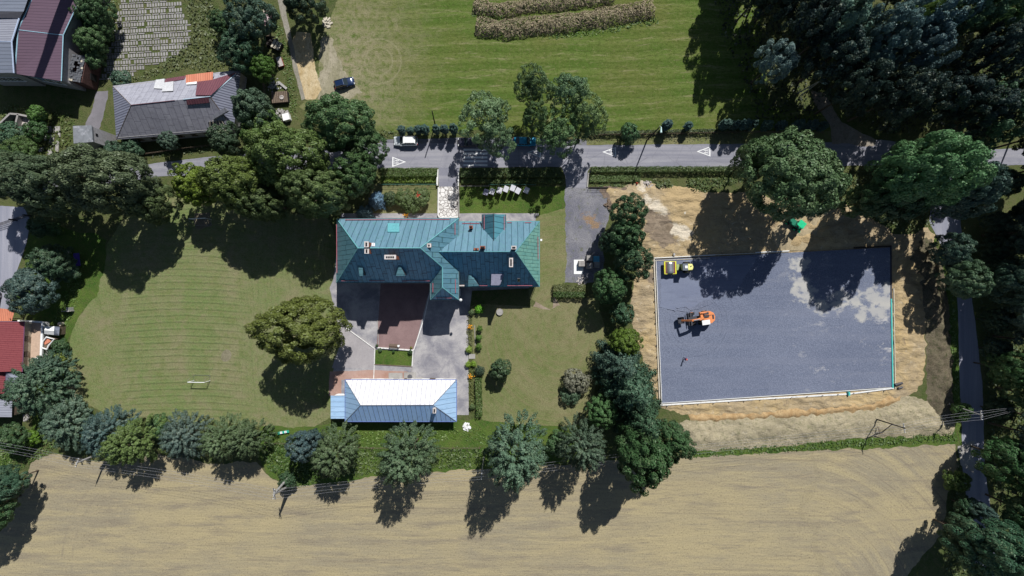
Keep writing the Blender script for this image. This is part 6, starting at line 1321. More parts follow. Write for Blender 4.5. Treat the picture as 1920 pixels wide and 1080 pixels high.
MB().box((-.05, .05, 1.2), (.5, 1.1, .12)).build('front_platform', plain('olive_panel', (.30, .38, .16), .6), o, local=True)
cab = MB().prism([(.3, -.62, 1.1), (1.25, -.62, 1.1), (1.25, .62, 1.1), (.3, .62, 1.1)], [(.42, -.55, 2.75), (1.2, -.55, 2.75), (1.2, .55, 2.75), (.42, .55, 2.75)]).build('cab', M['glass'], o, local=True)
MB().box((.82, 0, 2.82), (1.0, 1.25, .14)).build('cab_roof', plain('grey_cab_roof', (.12, .14, .17), .6), cab, local=True, bevel=.04)
MB().box((.95, .0, 2.95), (.5, .5, .12)).build('roof_unit', M['white'], cab, local=True, bevel=.03)
MB().prism([(1.25, -.72, .85), (2.75, -.62, .85), (2.95, 0, .85), (2.75, .62, .85), (1.25, .72, .85)], [(1.3, -.62, 1.75), (2.5, -.50, 1.6), (2.72, 0, 1.58), (2.5, .50, 1.6), (1.3, .62, 1.75)]).build('engine_hood', plain('sunbleached_yellow', (.74, .72, .25), .5, .4, var=.05), o, local=True, bevel=.08)
MB().box((2.2, .15, 1.70), (.30, .12, .08), .5).box((1.55, -.45, 1.78), (.25, .15, .08)).build('exhaust', M['dark'], o, local=True)
for s in (-1, 1):
    t_ = MB().disc_wheel((1.7, s*.80, .66), .66, .42, 0, 22).build('wheel', M['rubber'], o, local=True); MB().disc_wheel((1.7, s*1.0, .66), .33, .06).build('rim', M['yellow'], t_, local=True)
# ---- wheeled excavator
c = G(1316, 595, PZ); o = thing('excavator', 'orange wheeled excavator with its boom stretched over the pad', 'excavator', (c.x, c.y, PZ), R(8))
u = MB(); u.box((-1.1, 0, .78), (3.4, .85, .42)); u.box((-2.3, 0, .85), (.3, 2.3, .3)); u.box((.2, 0, .85), (.3, 2.2, .3)); u.tube([(0, 0, .9), (0, 0, 1.2)], .6, 16); u.build('chassis', M['dark'], o, local=True)
MB().prism([(-2.95, -1.15, .35), (-2.85, -1.15, .35), (-2.85, 1.15, .35), (-2.95, 1.15, .35)], [(-2.80, -1.15, .95), (-2.70, -1.15, .95), (-2.70, 1.15, .95), (-2.80, 1.15, .95)]).build('blade', M['dark'], o, local=True)
for x in (-1.95, .35):
    for s in (-1, 1):
        t_ = MB().disc_wheel((x, s*.98, .5), .5, .46, 0, 20).build('wheel', M['rubber'], o, local=True); MB().disc_wheel((x, s*1.215, .5), .26, .03).build('rim', M['orange'], t_, local=True)
hs = MB(); hs.prism([(-.9, -1.15, 1.2), (1.1, -1.15, 1.2), (1.75, -.7, 1.2), (1.9, 0, 1.2), (1.75, .7, 1.2), (1.1, 1.15, 1.2), (-.9, 1.15, 1.2)], [(-.85, -1.1, 1.95), (1.0, -1.1, 2.15), (1.6, -.68, 2.1), (1.76, 0, 2.1), (1.6, .68, 2.1), (1.0, 1.1, 2.15), (-.85, 1.1, 1.95)])
house = hs.build('upper_body', M['orange'], o, local=True, bevel=.05)
MB().box((.15, .55, 2.2), (.9, .9, .10)).box((1.35, .05, 2.15), (.28, .75, .10)).build('vent_grille', M['dark'], house, local=True)
MB().box((-.25, .95, 2.15), (.9, .08, .3)).box((.5, .55, 2.35), (1.4, .06, .06)).build('handrail', M['orange'], house, local=True)
cab = MB().prism([(-1.25, -1.15, 1.25), (.25, -1.15, 1.25), (.25, -.32, 1.25), (-1.25, -.32, 1.25)], [(-1.05, -1.1, 2.95), (.3, -1.1, 2.95), (.3, -.36, 2.95), (-1.05, -.36, 2.95)]).build('cab', M['glass'], o, local=True)
MB().box((-.36, -.73, 3.0), (1.45, .86, .12)).build('cab_roof', M['white'], cab, local=True, bevel=.03)
bm = MB(); bm.bar((-.3, .05, 1.7), (-1.5, .05, 3.3), .42, .5); bm.bar((-1.45, .05, 3.3), (-3.1, .05, 3.9), .36, .42); bm.build('boom', M['orange'], o, local=True, bevel=.03)
am = MB(); am.bar((-3.0, .05, 3.95), (-4.25, .05, 1.5), .30, .36); arm = am.build('arm', M['orange'], o, local=True, bevel=.03)
MB().tube([(-.6, .05, 2.45), (-1.6, .05, 3.0)], .09, 8).tube([(-1.6, .05, 3.75), (-2.9, .05, 4.15)], .09, 8).build('ram', M['steel'], o, local=True)
bk = MB(); n = 9
for s in (-1, 1): pass
ring_ = [(math.cos(t)*.62, math.sin(t)*.62) for t in np.linspace(-.2, -3.4, n)]
bk.grid([[(-4.25+x, -.55, 1.15+z) for x, z in ring_], [(-4.25+x, .65, 1.15+z) for x, z in ring_]]); bk.poly([(-4.25+x, -.55, 1.15+z) for x, z in ring_]); bk.poly([(-4.25+x, .65, 1.15+z) for x, z in ring_][::-1]); bk.build('bucket', M['dark'], arm, local=True)
# ---- green loader
c = G(1485, 419, .3); o = thing('loader', 'small green loader with flat canopy at the edge of the shade', 'loader', (c.x, c.y, .3), R(-38))
MB().box((0, 0, .75), (2.6, 1.1, .6)).box((-.9, 0, 1.2), (.9, 1.0, .5)).build('body', plain('shaded_green_paint', (.0, .16, .09), .5, .4), o, local=True, bevel=.05)  # darker copy of the green paint, shade put into the colour
for x in (-.95, .85):
    for s in (-1, 1):
        t_ = MB().disc_wheel((x, s*.72, .48), .48, .32, 0, 18).build('wheel', M['rubber'], o, local=True); MB().disc_wheel((x, s*.885, .48), .24, .03).build('rim', M['greenpaint'], t_, local=True)
cp = MB().box((.75, .05, 2.35), (1.35, 1.25, .10)).build('canopy', M['greenpaint'], o, local=True, bevel=.03); p_ = MB()
for x in (.2, 1.3):
    for s in (-1, 1): p_.tube([(x, s*.52, 1.0), (x, s*.52, 2.3)], .04, 6)
p_.build('canopy_post', M['dark'], o, local=True); MB().box((1.5, -.2, 1.0), (.35, 1.1, .5)).box((1.72, .55, .8), (.25, .3, .35)).box((1.72, -.75, .8), (.3, .35, .35)).build('rear_hood', M['greenpaint'], o, local=True, bevel=.03)
MB().tube([(.3+.25*math.cos(t), .25*math.sin(t), 1.5) for t in np.linspace(0, 6.28, 13)], .025, 5).build('steering_wheel', M['black'], o, local=True); MB().box((.85, 0, 1.1), (.5, .5, .15)).build('seat', M['black'], o, local=True)
MB().tube([(-1.35+.42*math.cos(t), .9+.32*math.sin(t), 1.3) for t in np.linspace(0, 6.28, 15)], .12, 6).box((-.95, 1.35, 1.3), (.5, .45, .12), .4).build('auger', M['greenpaint'], o, local=True)
MB().bar((-1.4, .45, .8), (-1.9, .5, .5), .12, .12).bar((-1.4, -.45, .8), (-1.9, -.5, .5), .12, .12).box((-2.0, 0, .45), (.15, 1.4, .5)).build('loading_fork', M['dark'], o, local=True)

# ---- the worker on the pad
def person(c, face):
    V = [(0, 0, .92), (0, 0, 1.12), (0, .01, 1.38), (0, 0, 1.50), (0, .02, 1.60), (0, .03, 1.74),
         (.10, 0, .86), (.12, .10, .48), (.12, .04, .08), (.12, .17, .04), (-.10, 0, .86), (-.12, -.06, .48), (-.12, -.18, .08), (-.12, -.04, .04),
         (.19, 0, 1.40), (.27, -.02, 1.13), (.25, .18, .95), (-.19, 0, 1.40), (-.26, .03, 1.13), (-.24, .24, 1.02)]
    Ed = [(0, 1), (1, 2), (2, 3), (3, 4), (4, 5), (0, 6), (6, 7), (7, 8), (8, 9), (0, 10), (10, 11), (11, 12), (12, 13), (2, 14), (14, 15), (15, 16), (2, 17), (17, 18), (18, 19)]
    Rd = [.14, .13, .15, .055, .10, .095, .095, .065, .045, .04, .095, .065, .045, .04, .06, .045, .033, .06, .045, .033]
    for s, h_ in ((1, 16), (-1, 19)):
        hx, hy, hz = V[h_]; pi = len(V); V.append((hx, hy+.07, hz-.01)); Ed.append((h_, pi)); Rd.append(.034)
        for k in range(4): V.append((hx+(k-1.5)*.022, hy+.135+.008*(1-abs(k-1.5)), hz-.03)); Ed.append((pi, len(V)-1)); Rd.append(.009)
        V.append((hx-s*.05, hy+.09, hz-.02)); Ed.append((pi, len(V)-1)); Rd.append(.010)
    me = bpy.data.meshes.new('person'); me.from_pydata(V, Ed, []); o = bpy.data.objects.new('person', me); COL.objects.link(o)
    o.location = c; o.rotation_euler = (0, 0, face)
    sk = o.modifiers.new('skin', 'SKIN'); ly = me.skin_vertices[0].data if me.skin_vertices else None
    if ly is None: 
        bpy.context.view_layer.objects.active = o; me.attributes
    if ly:
        for i, r in enumerate(Rd): ly[i].radius = (r, r)
        ly[0].use_root = True
    ss = o.modifiers.new('sub', 'SUBSURF'); ss.levels = 1; ss.render_levels = 2
    t = NT('person_skin_and_clothes', .9, .1); z = t.sep(t.obj())[2]; y = t.sep(t.obj())[1]
    col = t.mix(t.mr(z, .93, .95), (.025, .03, .06), (.16, .03, .13)); col = t.mix(t.mr(z, 1.49, 1.51), col, (.45, .27, .2)); col = t.mix(t.mr(z, .10, .08), col, (.03, .02, .02))
    hand = t.m('MULTIPLY', t.mr(y, .15, .18), t.m('MULTIPLY', t.mr(z, .75, .8), t.mr(z, 1.2, 1.15))); col = t.mix(hand, col, (.45, .27, .2))
    me.materials.append(t.out(col)); tag(o, 'worker in dark trousers, plum shirt and red cap standing on the pad', 'person')
    MB().lathe((0, .03, 1.70), [(.125, 0), (.13, .04), (.10, .11), (.0, .14)], 12).box((0, .17, 1.71), (.15, .12, .02)).build('cap', M['hair'], o, local=True, smooth=True)
    f = MB(); f.box((-.035, .128, 1.655), (.022, .012, .012)).box((.035, .128, 1.655), (.022, .012, .012)).box((0, .132, 1.58), (.05, .01, .012)); f.build('eyes_and_mouth', M['black'], o, local=True)
    MB().prism([(-.014, .12, 1.60), (.014, .12, 1.60), (.01, .13, 1.65), (-.01, .13, 1.65)], [(-.01, .155, 1.605), (.01, .155, 1.605), (.004, .135, 1.65), (-.004, .135, 1.65)]).build('nose', M['skin'], o, local=True)
person(G(1282, 672, PZ), R(-110))

# ================================================ STREET FURNITURE AND POLES
mb = MB()
def pole(name, label, base, top, r0, mat, cat='pole', parts=None, group=None):
    b = G(*base); t = G(top[0], top[1], top[2]); o = thing(name, label, cat, (b.x, b.y, 0), 0, group)
    MB().tube([(b.x, b.y, -.1), (t.x, t.y, t.z)], [r0, r0*.7], 10).build('pole', mat, o, smooth=True); return o, t
o, t = pole('street_lamp', 'tall street lamp leaning out of the roadside fence, shadow across the road', (1213, 263), (1236, 239, 9.0), .14, M['darkwood'], 'street lamp')
MB().tube([t-Vector((0, 0, .4)), t+Vector((.1, .2, .2)), t+Vector((.25, -.1, .35))], .05, 8).build('arm', M['steel'], o); MB().prism([t+Vector((.05, -1.0, .2)), t+Vector((.45, -1.0, .2)), t+Vector((.35, .0, .25)), t+Vector((.15, .0, .25))], [t+Vector((.1, -.95, .4)), t+Vector((.4, -.95, .4)), t+Vector((.32, .0, .42)), t+Vector((.18, .0, .42))]).build('lamp_head', plain('pale_lamp_housing', (.45, .62, .60), .4, .5), o, bevel=.03)
pole('utility_pole', 'slim dark pole among the conifers above the white estate car', (816, 235), (810, 208, 8.0), .12, M['darkwood'])
o, t = pole('street_lamp', 'street lamp at the forest track inside the dark wood', (1495, 175), (1535, 153, 8.0), .12, M['concrete'], 'street lamp')
MB().tube([t, t+Vector((.5, -.3, .3))], .05, 6).build('arm', M['steel'], o); MB().box(t+Vector((.85, -.4, .3)), (.9, .32, .16), -.3).build('lamp_head', plain('pale_lamp_housing_shade', (.5, .68, .68), .4, .5), o, bevel=.03)
bpy.data.objects
MB().tube([G(1500, 180), G(1534, 155, 7.0)], [.09, .07], 8).build('strut', M['concrete'], o)
o, t = pole('street_lamp', 'street lamp at the right edge of the dark wood', (1796, 143), (1866, 108, 8.5), .12, M['concrete'], 'street lamp'); MB().box(t+Vector((.5, .1, .1)), (.9, .32, .16), -.3).build('lamp_head', M['white'], o, bevel=.03)
# concrete A pole
o = thing('utility_pole', 'pale concrete A-shaped pole standing in the stubble below the ivy slope', 'pole', (*G(548, 897).to_2d(), 0)); t = G(513, 927, 9.2)
MB().tube([G(548, 887), t], [.24, .17], 8).build('leg', M['concrete'], o); MB().tube([G(548, 908), t], [.24, .17], 8).build('leg', M['concrete'], o)
MB().bar(G(541, 893, 1.8), G(541, 908, 1.8), .12, .12).build('brace', M['concrete'], o); MB().bar(t+Vector((-.2, 1.0, -.3)), t+Vector((.2, -1.0, -.3)), .12, .12).build('crossarm', M['steel'], o)
tops = []
def crossarm(o, t, ang, L=1.6, z=-.3):
    d = Vector((math.cos(ang), math.sin(ang), 0)); MB().bar(t+d*L/2+Vector((0, 0, z)), t-d*L/2+Vector((0, 0, z)), .1, .1).build('crossarm', M['steel'], o); mb = MB()
    for k in (-1, -.4, .4, 1): q = t+d*L/2*k*.92+Vector((0, 0, z+.05)); mb.lathe((q.x, q.y, q.z), [(.0, .22), (.05, .2), (.07, .1), (.03, 0)], 8)
    mb.build('insulator', M['white'], o)
    return [t+d*L/2*k*.92+Vector((0, 0, z+.25)) for k in (-1, -.4, .4, 1)]
A3 = crossarm(o, t, R(80), 1.8)
o, t = pole('utility_pole', 'concrete pole at the lower left with its top over the stubble edge', (207, 842), (143, 868, 8.0), .2, M['concrete']); A1 = crossarm(o, t, R(70))
o, t = pole('utility_pole', 'thin pole left of the big feathery tree at the field edge', (907, 857), (903, 891, 9.0), .12, M['concrete']); A4 = crossarm(o, t, R(85))
o, t = pole('utility_pole', 'tarred wooden pole with strut on the bank below the pad', (1640, 785), (1697, 803, 8.0), .13, M['darkwood']); MB().tube([G(1652, 812), G(1672, 796, 5)], [.09, .08], 8).build('strut', M['darkwood'], o); A5 = crossarm(o, t, R(100))
o, t = pole('utility_pole', 'pole in the trees right of the side road with wires across the road', (1778, 757), (1842, 779, 8.0), .13, M['concrete']); A6 = crossarm(o, t, R(95))
o, t = pole('utility_pole', 'pole outside the left edge carrying the wires', (-60, 800), (-115, 822, 8.0), .13, M['concrete']); A0 = crossarm(o, t, R(75))
tR = [G(2050, 745+i*4, 8) for i in range(4)]
def wires(A, B, name, label, sag=.9):
    mb = MB()
    for a, b in zip(A, B): mb.tube([a.lerp(b, i/8)-Vector((0, 0, sag*4*(i/8)*(1-i/8))) for i in range(9)], .012, 4)
    tag(mb.build('overhead_wires', plain(name, (.30, .30, .33), .5, .4)), label, 'wires')
wires(A0, A1, 'wire_a', 'overhead wires from the left edge to the lower left pole'); wires(A1, A3, 'wire_b', 'overhead wires between the lower left pole and the A-shaped pole'); wires(A3, A4, 'wire_c', 'overhead wires from the A-shaped pole to the thin pole'); wires(A4, A5, 'wire_d', 'overhead wires from the thin pole to the tarred pole'); wires(A5, A6, 'wire_e', 'overhead wires from the tarred pole towards the side road'); wires(A6, tR, 'wire_f', 'overhead wires right of the side road')

# road markings
def marking(name, label, cx, cy, flip, group=None):
    s = -1 if flip else 1; z = .026; mb = MB()
    def Pn(x, y): v = G(cx, cy); return (v.x+x*s, v.y+y, z)
    A, B, C = (-1.2, .95), (-1.2, -.95), (1.4, 0)
    import itertools
    def inset(k): cx_ = (A[0]+B[0]+C[0])/3; return [((p[0]-cx_)*k+cx_, p[1]*k) for p in (A, B, C)]
    o = [A, B, C]; i = inset(.74)
    for k in range(3): mb.poly([Pn(*o[k]), Pn(*o[(k+1) % 3]), Pn(*i[(k+1) % 3]), Pn(*i[k])])
    def fig(x, y, q):
        def el(ax, ay, rx, ry, rot=0): 
            mb.poly([Pn(x+q*(ax+rx*math.cos(t)*math.cos(rot)-ry*math.sin(t)*math.sin(rot)), y+q*(ay+rx*math.cos(t)*math.sin(rot)+ry*math.sin(t)*math.cos(rot))) for t in np.linspace(0, 5.5, 8)])
        el(.42, 0, .10, .10); el(.10, .0, .22, .09); el(-.28, .10, .20, .045, -.4); el(-.28, -.10, .20, .045, .4); el(.16, .17, .15, .04, 1.0); el(.16, -.17, .15, .04, -1.0)
    fig(-.45, .24, 1.0); fig(-.45, -.22, .9)
    o_ = mb.build(name, M['line']); 
    for p in o_.data.polygons: pass
    return tag(o_, label, 'road marking', 'warning triangles painted on the road')
marking('painted_triangle', 'white children-warning triangle on the road below the white estate car', 747.5, 303.5, False)
marking('painted_triangle', 'white children-warning triangle on the road right of the airy trees', 1143, 285, True)
marking('painted_triangle', 'white children-warning triangle on the road nearest the big round tree', 1320, 284, True)
marking('painted_triangle', 'faded children-warning triangle in the shade below the bright blue car', 1002, 286, True)
mb = MB()
for k in range(5):
    y0 = 279+k*7.2; a, b, c_, d = G(869, y0), G(914, y0), G(914, y0+3.6), G(869, y0+3.6); mb.poly([(v.x, v.y, .026) for v in (a, b, c_, d)])
tag(mb.build('pedestrian_crossing', M['line']), 'white striped pedestrian crossing under the airy tree', 'road marking')

# kerbs and walls
def kerb(name, pts, wd, ht, m, label=None, cat=None, z=0.0, group=None):
    mb = MB()
    for i in range(len(pts)-1):
        a = G(*pts[i]); b = G(*pts[i+1]); mb.bar((a.x, a.y, z+ht/2), (b.x, b.y, z+ht/2), wd, ht)
    o = mb.build(name, M[m]); return tag(o, label, cat, group, None if label else 'structure')
kerb('kerb', [(708, 600), (710, 645), (703, 656)], .12, .14, 'slab'); kerb('kerb', [(640, 608), (703, 654)], .14, .15, 'whitewall'); kerb('kerb', [(703, 654), (701, 710)], .12, .15, 'whitewall')
kerb('kerb', [(706, 651.5), (776, 656.5)], .22, .35, 'whitewall'); kerb('kerb', [(775, 657), (773, 687)], .15, .3, 'whitewall'); kerb('kerb', [(773, 687), (702, 683)], .12, .16, 'wood'); kerb('kerb', [(806, 548), (795, 598), (776, 656)], .16, .18, 'whitewall'); kerb('kerb', [(773, 687), (772, 700)], .1, .14, 'slab')
kerb('kerb', [(1109, 318), (1103, 327), (1101, 351)], .22, .25, 'slab'); kerb('kerb', [(715, 316.2), (820, 315.8)], .12, .12, 'slab'); kerb('kerb', [(1112, 314), (1400, 314.5)], .12, .12, 'slab')
kerb('low_wall', [(821.5, 319), (820.5, 349)], .28, .75, 'whitewall', 'low white wall on the left of the driveway', 'wall'); kerb('low_wall', [(860.5, 322), (859.5, 350)], .2, .7, 'whitewall', 'low white wall on the right of the driveway', 'wall')
kerb('low_wall', [(822.5, 352), (822, 404), (824, 408), (858, 408)], .2, .5, 'whitewall', 'low white border wall at the left and foot of the stone path', 'wall'); kerb('low_wall', [(860, 351), (861, 408)], .14, .5, 'slab', 'thin border wall right of the stone path', 'wall')
kerb('kerb', [(890, 610), (891, 648)], .1, .12, 'slab'); kerb('kerb', [(1104, 351.5), (1140, 352)], .16, .3, 'darkwood')
# fences
M['fencegreen'] = plain('dark_green_wire', (.04, .16, .12), .6)
def fence(name, label, pts, h, step, m, rails=2, mesh=False, thick=.06):
    P_ = [G(*p) for p in pts]; c = P_[0]; o = thing(name, label, 'fence', (c.x, c.y, 0))
    pr = None
    for i in range(len(P_)-1):
        a, b = P_[i], P_[i+1]; L = (b-a).length; n = max(1, round(L/step)); d = (b-a)/n
        mb = MB()
        for k in range(rails): z = h*(k+1)/(rails)-.05; mb.bar(a+Vector((0, 0, z)), b+Vector((0, 0, z)), .03, .04)
        if mesh:
            m_ = int(L/.35)
            for k in range(m_): q = a.lerp(b, k/m_); mb.bar((q.x, q.y, .1), (q.x, q.y, h), .015, .015)
        mb.build('rails', M[m], o)
        for k in range(n+(1 if i == len(P_)-2 else 0)):
            q = a+d*k
            if pr is None: pr = MB().box((0, 0, h/2), (thick, thick, h+.1)).build('post', M[m], o, local=True); e = pr
            else: e = pr.copy(); COL.objects.link(e); e.parent = o; KIDS[o.name].append(e)
            e.location = (q.x-c.x, q.y-c.y, 0)
fence('fence', 'green wire fence between front garden and low hedge', [(712, 347), (820, 347)], 1.1, 2.4, 'fencegreen', 2, True); fence('fence', 'teal wire fence behind the storage boxes', [(917, 347.5), (1004, 347.5)], 1.1, 2.4, 'fencegreen', 2, True)
fence('fence', 'grey rail fence above the shaded front lawn', [(863, 350), (917, 350)], .9, 1.8, 'slab', 2); fence('fence', 'dark meadow fence along the road behind the conifers', [(1100, 255), (1250, 253), (1420, 249), (1540, 250)], 1.2, 3, 'wood', 3, True)
fence('fence', 'dark rail fence above the gravel yard', [(1103, 353.5), (1138, 353.5)], 1.0, 1.8, 'darkwood', 2); fence('fence', 'weathered board fence of the junk yard', [(494, 60), (495, 130), (500, 180)], 1.3, 2.0, 'wood', 4, True, .1)
fence('fence', 'thin wire fence along the ivy slope', [(500, 828), (700, 838), (900, 838)], 1.1, 5.0, 'wood', 2, False, .10); fence('fence', 'low fence below the barn along the road', [(262, 292), (440, 268)], 1.1, 2.4, 'wood', 3, True)
# gate at the left road
o = thing('sliding_gate', 'dark metal gate across the left road', 'gate', (*G(30, 418).to_2d(), 0)); mb = MB(); a, b = G(-10, 427), G(58, 405)
for z in (.25, .8, 1.35): mb.bar(a+Vector((0, 0, z)), b+Vector((0, 0, z)), .06, .07)
for k in range(30): q = a.lerp(b, k/29); mb.bar((q.x, q.y, .2), (q.x, q.y, 1.4), .03, .03)
mb.build('gate_leaf', M['darkwood'], o)
for p in (a, b, a.lerp(b, .62)): MB().box((p.x, p.y, .85), (.25, .25, 1.7)).build('post', M['dark'], o)
# formwork boards round the pad
o = thing('formwork', 'pale board formwork round the bitumen pad with steel pins, teal at its right side', 'formwork', (*G(1240, 753).to_2d(), 0))
mb = MB()
def brd(a, b, m, off=0, wd=.16, z=.30, n=None):
    A, B = G(*a), G(*b); MB().bar((A.x, A.y, z/2+.04), (B.x, B.y, z/2+.04), wd, z).build(n or 'board', M[m], o)
brd((1225.5, 484), (1340, 478), 'whitewall'); brd((1340, 478), (1478, 472), 'palewood'); brd((1478, 470.5), (1415, 473.5), 'white', z=.4, wd=.14); brd((1600, 465), (1669, 461.5), 'darkwood', z=.36, wd=.2)
brd((1225.5, 484), (1236.5, 759), 'palewood', wd=.22, z=.3); brd((1229, 487.5), (1240, 755), 'whitewall', wd=.10, z=.33); brd((1225.5, 489), (1330, 484), 'palewood', wd=.1, z=.33)
brd((1236.5, 759), (1430, 747), 'whitewall', wd=.26); brd((1430, 747), (1590, 738), 'whitewall', wd=.26, z=.31); brd((1590, 738), (1674, 727), 'whitewall', wd=.24, z=.32); brd((1238, 755.5), (1670, 726.5), 'white', wd=.08, z=.36)
brd((1668.5, 462), (1669, 560), 'dark', wd=.22, z=.33); brd((1669, 560), (1672, 727), 'teal', wd=.24, z=.34); brd((1674, 540), (1677, 728), 'palewood', wd=.14, z=.26)
pn = MB()
for i in range(15): q = G(1250+i*29, 761-i*2.05); pn.box((q.x, q.y, .3), (.12, .12, .6))
for i in range(12): q = G(1223.8+i*.95, 500+i*21); pn.box((q.x, q.y, .3), (.12, .12, .6))
pn.build('steel_pins', M['steel'], o)
q = G(1588, 737); MB().box((q.x, q.y, .4), (.3, .7, .8)).build('end_post', M['teal'], o); q = G(1264, 477, .5); MB().box((q.x, q.y, .35), (.3, .45, .6)).build('end_block', M['concrete'], o)
tag(MB().tube([G(1678, 722, .4), G(1692, 718, .5)], [.3, .22], 10).tube([G(1684, 728, .3), G(1692, 726, .3)], .2, 8).build('barrel', M['dark']), 'dark drum lying at the lower right corner of the pad', 'barrel')

# storage boxes on the front lawn
BG = 'boxes lined up on the front lawn'
labs = ['leftmost box with stained white lid on the front lawn', 'second box from the left on the front lawn, lid dappled', 'third box from the left on the front lawn', 'fourth box from the left on the front lawn, middle of the row', 'tallest box of the row on the front lawn', 'box second from the right on the front lawn', 'rightmost box standing apart on the front lawn']
proto = None
for i, (px, py, h, rz) in enumerate(((911.5, 362, 1.0, -20), (923, 361, 1.1, -22), (937, 359, 1.3, -18), (949, 357.5, 1.7, -22), (961.5, 356, 1.9, -22), (971, 360, 1.4, -28), (987, 359, 1.2, -25))):
    o = thing('storage_box', labs[i], 'box', (*G(px, py).to_2d(), 0), R(rz), BG)
    MB().box((0, 0, h/2), (.80, 1.0, h-.06)).build('body', plain('dark_box_side', (.05, .06, .045), .8, .2) if i == 0 else bpy.data.materials['dark_box_side'], o, local=True)
    MB().box((0, 0, h), (.92, 1.1, .08)).build('lid', M['felt'] if i == 0 else plain('pale_lid', (.50, .50, .54), .6, .3, var=.1), o, local=True, bevel=.015)
# stone blocks on the gravel yard
BG = 'pallet stacks on the gravel yard'
for (px, py, h, wd, lab, m) in ((1089.5, 494.5, 1.2, 1.15, 'pallet stack standing on the pale board', 'slab'), (1104, 484.5, 1.2, 1.1, 'uppermost pallet stack on the gravel yard', 'slab'), (1104.5, 498.5, 1.25, 1.1, 'pallet stack in the middle of the gravel yard group', 'slab'), (1117.5, 486, .5, 1.2, 'low pallet stack with green and blue wrap', 'bluetarp'), (1118, 496.5, 1.0, 1.1, 'pallet stack at the tree belt side of the group', 'slab')):
    o = thing('pallet_stack', lab, 'pallet stack', (*G(px, py, 0).to_2d(), 0), 0, BG)
    p_ = MB()
    for k in range(5): p_.box((0, (k-2)*.26, .12), (1.2, .12, .04))
    for k in (-1, 0, 1): p_.box((k*.5, 0, .05), (.1, 1.2, .1))
    p_.build('pallet', M['palewood'], o, local=True); b_ = MB(); n = 3
    lay = max(1, int(h/.4))
    for k in range(lay):
        for i in range(2):
            for j in range(2): b_.box(((i-.5)*wd*.48, (j-.5)*wd*.46, .16+(k+.5)*(h-.16)/lay), (wd*.47, wd*.45, (h-.16)/lay-.02))
    b_.build('blocks', M[m], o, local=True, bevel=.01)
tag(MB().prism([(G(x, y).x, G(x, y).y, .03) for x, y in ((1076, 487), (1095, 487), (1093, 514), (1076, 514))], [(G(x, y).x, G(x, y).y, .09) for x, y in ((1076, 487), (1095, 487), (1093, 514), (1076, 514))]).build('board', M['white']), 'large pale board lying under the pallet stacks', 'board')
def heap(name, px, py, n, r, m, label, cat, sz=.3, seed=1, hgt=.3):
    rr = random.Random(seed); mb = MB(); c = G(px, py)
    for _ in range(n):
        a = rr.random()*6.28; q = r*math.sqrt(rr.random()); mb.box((c.x+q*math.cos(a), c.y+q*math.sin(a), .08+rr.random()*hgt*(1-q/r)), (sz*rr.uniform(.5, 1.3), sz*rr.uniform(.4, 1), sz*rr.uniform(.2, .6)), rr.random()*3, 0, rr.uniform(.6, 1))
    return tag(mb.build(name, M[m]), label, cat)
heap('rubble_heap', 1091, 527, 45, .95, 'rubble', 'small pinkish white rubble heap below the pale board', 'rubble', .3, 2); heap('rubble_heap', 1214, 347, 40, .9, 'rubble', 'white rubble spilled at the top of the sandy cutting', 'rubble', .3, 3)
heap('rubble_heap', 1140, 385, 25, 1.0, 'wood', 'brown branches heaped at the edge of the gravel yard', 'branches', .5, 4); heap('rubble_heap', 875, 800, 40, .7, 'white', 'crumpled white plastic sheeting on the grass near the outbuilding', 'plastic sheet', .4, 5, .4)
heap('rubble_heap', 49, 783, 24, .6, 'slab', 'pale stones in the garden below the feathery house tree', 'stones', .35, 6); heap('rubble_heap', 529, 215, 60, 1.3, 'slab', 'heap of rounded pale stones at the lower end of the junk yard', 'stones', .4, 7)
tag(MB().lathe((*G(1284, 400).to_2d(), .3), [(0, .1), (.25, .1), (.3, 0), (.3, -.3)], 12).build('marker_disc', M['palewood']), 'small pale disc on the sandy cutting', 'disc')
tag(MB().lathe((*G(1194, 344).to_2d(), 0), [(.25, .0), (.22, .05), (.06, .75), (0, .76)], 12).build('traffic_cone', M['hair']), 'orange traffic cone beside the white rubble at the cutting', 'traffic cone')
# garden bits
tag(MB().lathe((*G(937, 585).to_2d(), 0), [(.62, 0), (.66, .35), (.60, .42), (.55, .36), (.2, .38), (.0, .40)], 24).build('well_cover', M['slab']), 'round pale stone well cover at the edge of the school shadow', 'well cover')
def bench_stuff():
    c = G(740, 648); o = thing('bench', 'wooden bench on the red brick courtyard', 'bench', (c.x, c.y, 0), R(-3))
    mb = MB()
    for k in range(4): mb.box((0, -.1+k*.13, .45), (1.9, .10, .04))
    mb.build('seat', M['wood'], o, local=True); mb = MB()
    for k in range(3): mb.box((0, -.30-.02*k, .58+k*.13), (1.9, .03, .10))
    mb.build('backrest', M['wood'], o, local=True)
    for s in (-1, 1): MB().box((s*.8, .08, .22), (.08, .5, .44)).box((s*.8, -.27, .6), (.08, .06, .5)).build('leg', M['dark'], o, local=True)
bench_stuff()
tag(MB().lathe((*G(748.5, 648).to_2d(), 0), [(.16, 0), (.2, .7), (.22, .72), (0, .74)], 12).build('litter_bin', M['white']), 'small white bin at the right end of the bench', 'bin')
MBs = MB().box((*G(885, 668).to_2d(), .07), (1.2, .9, .12)); tag(MBs.build('stone_slab', M['slab']), 'pale slab filling the gap in the flower bed', 'slab')
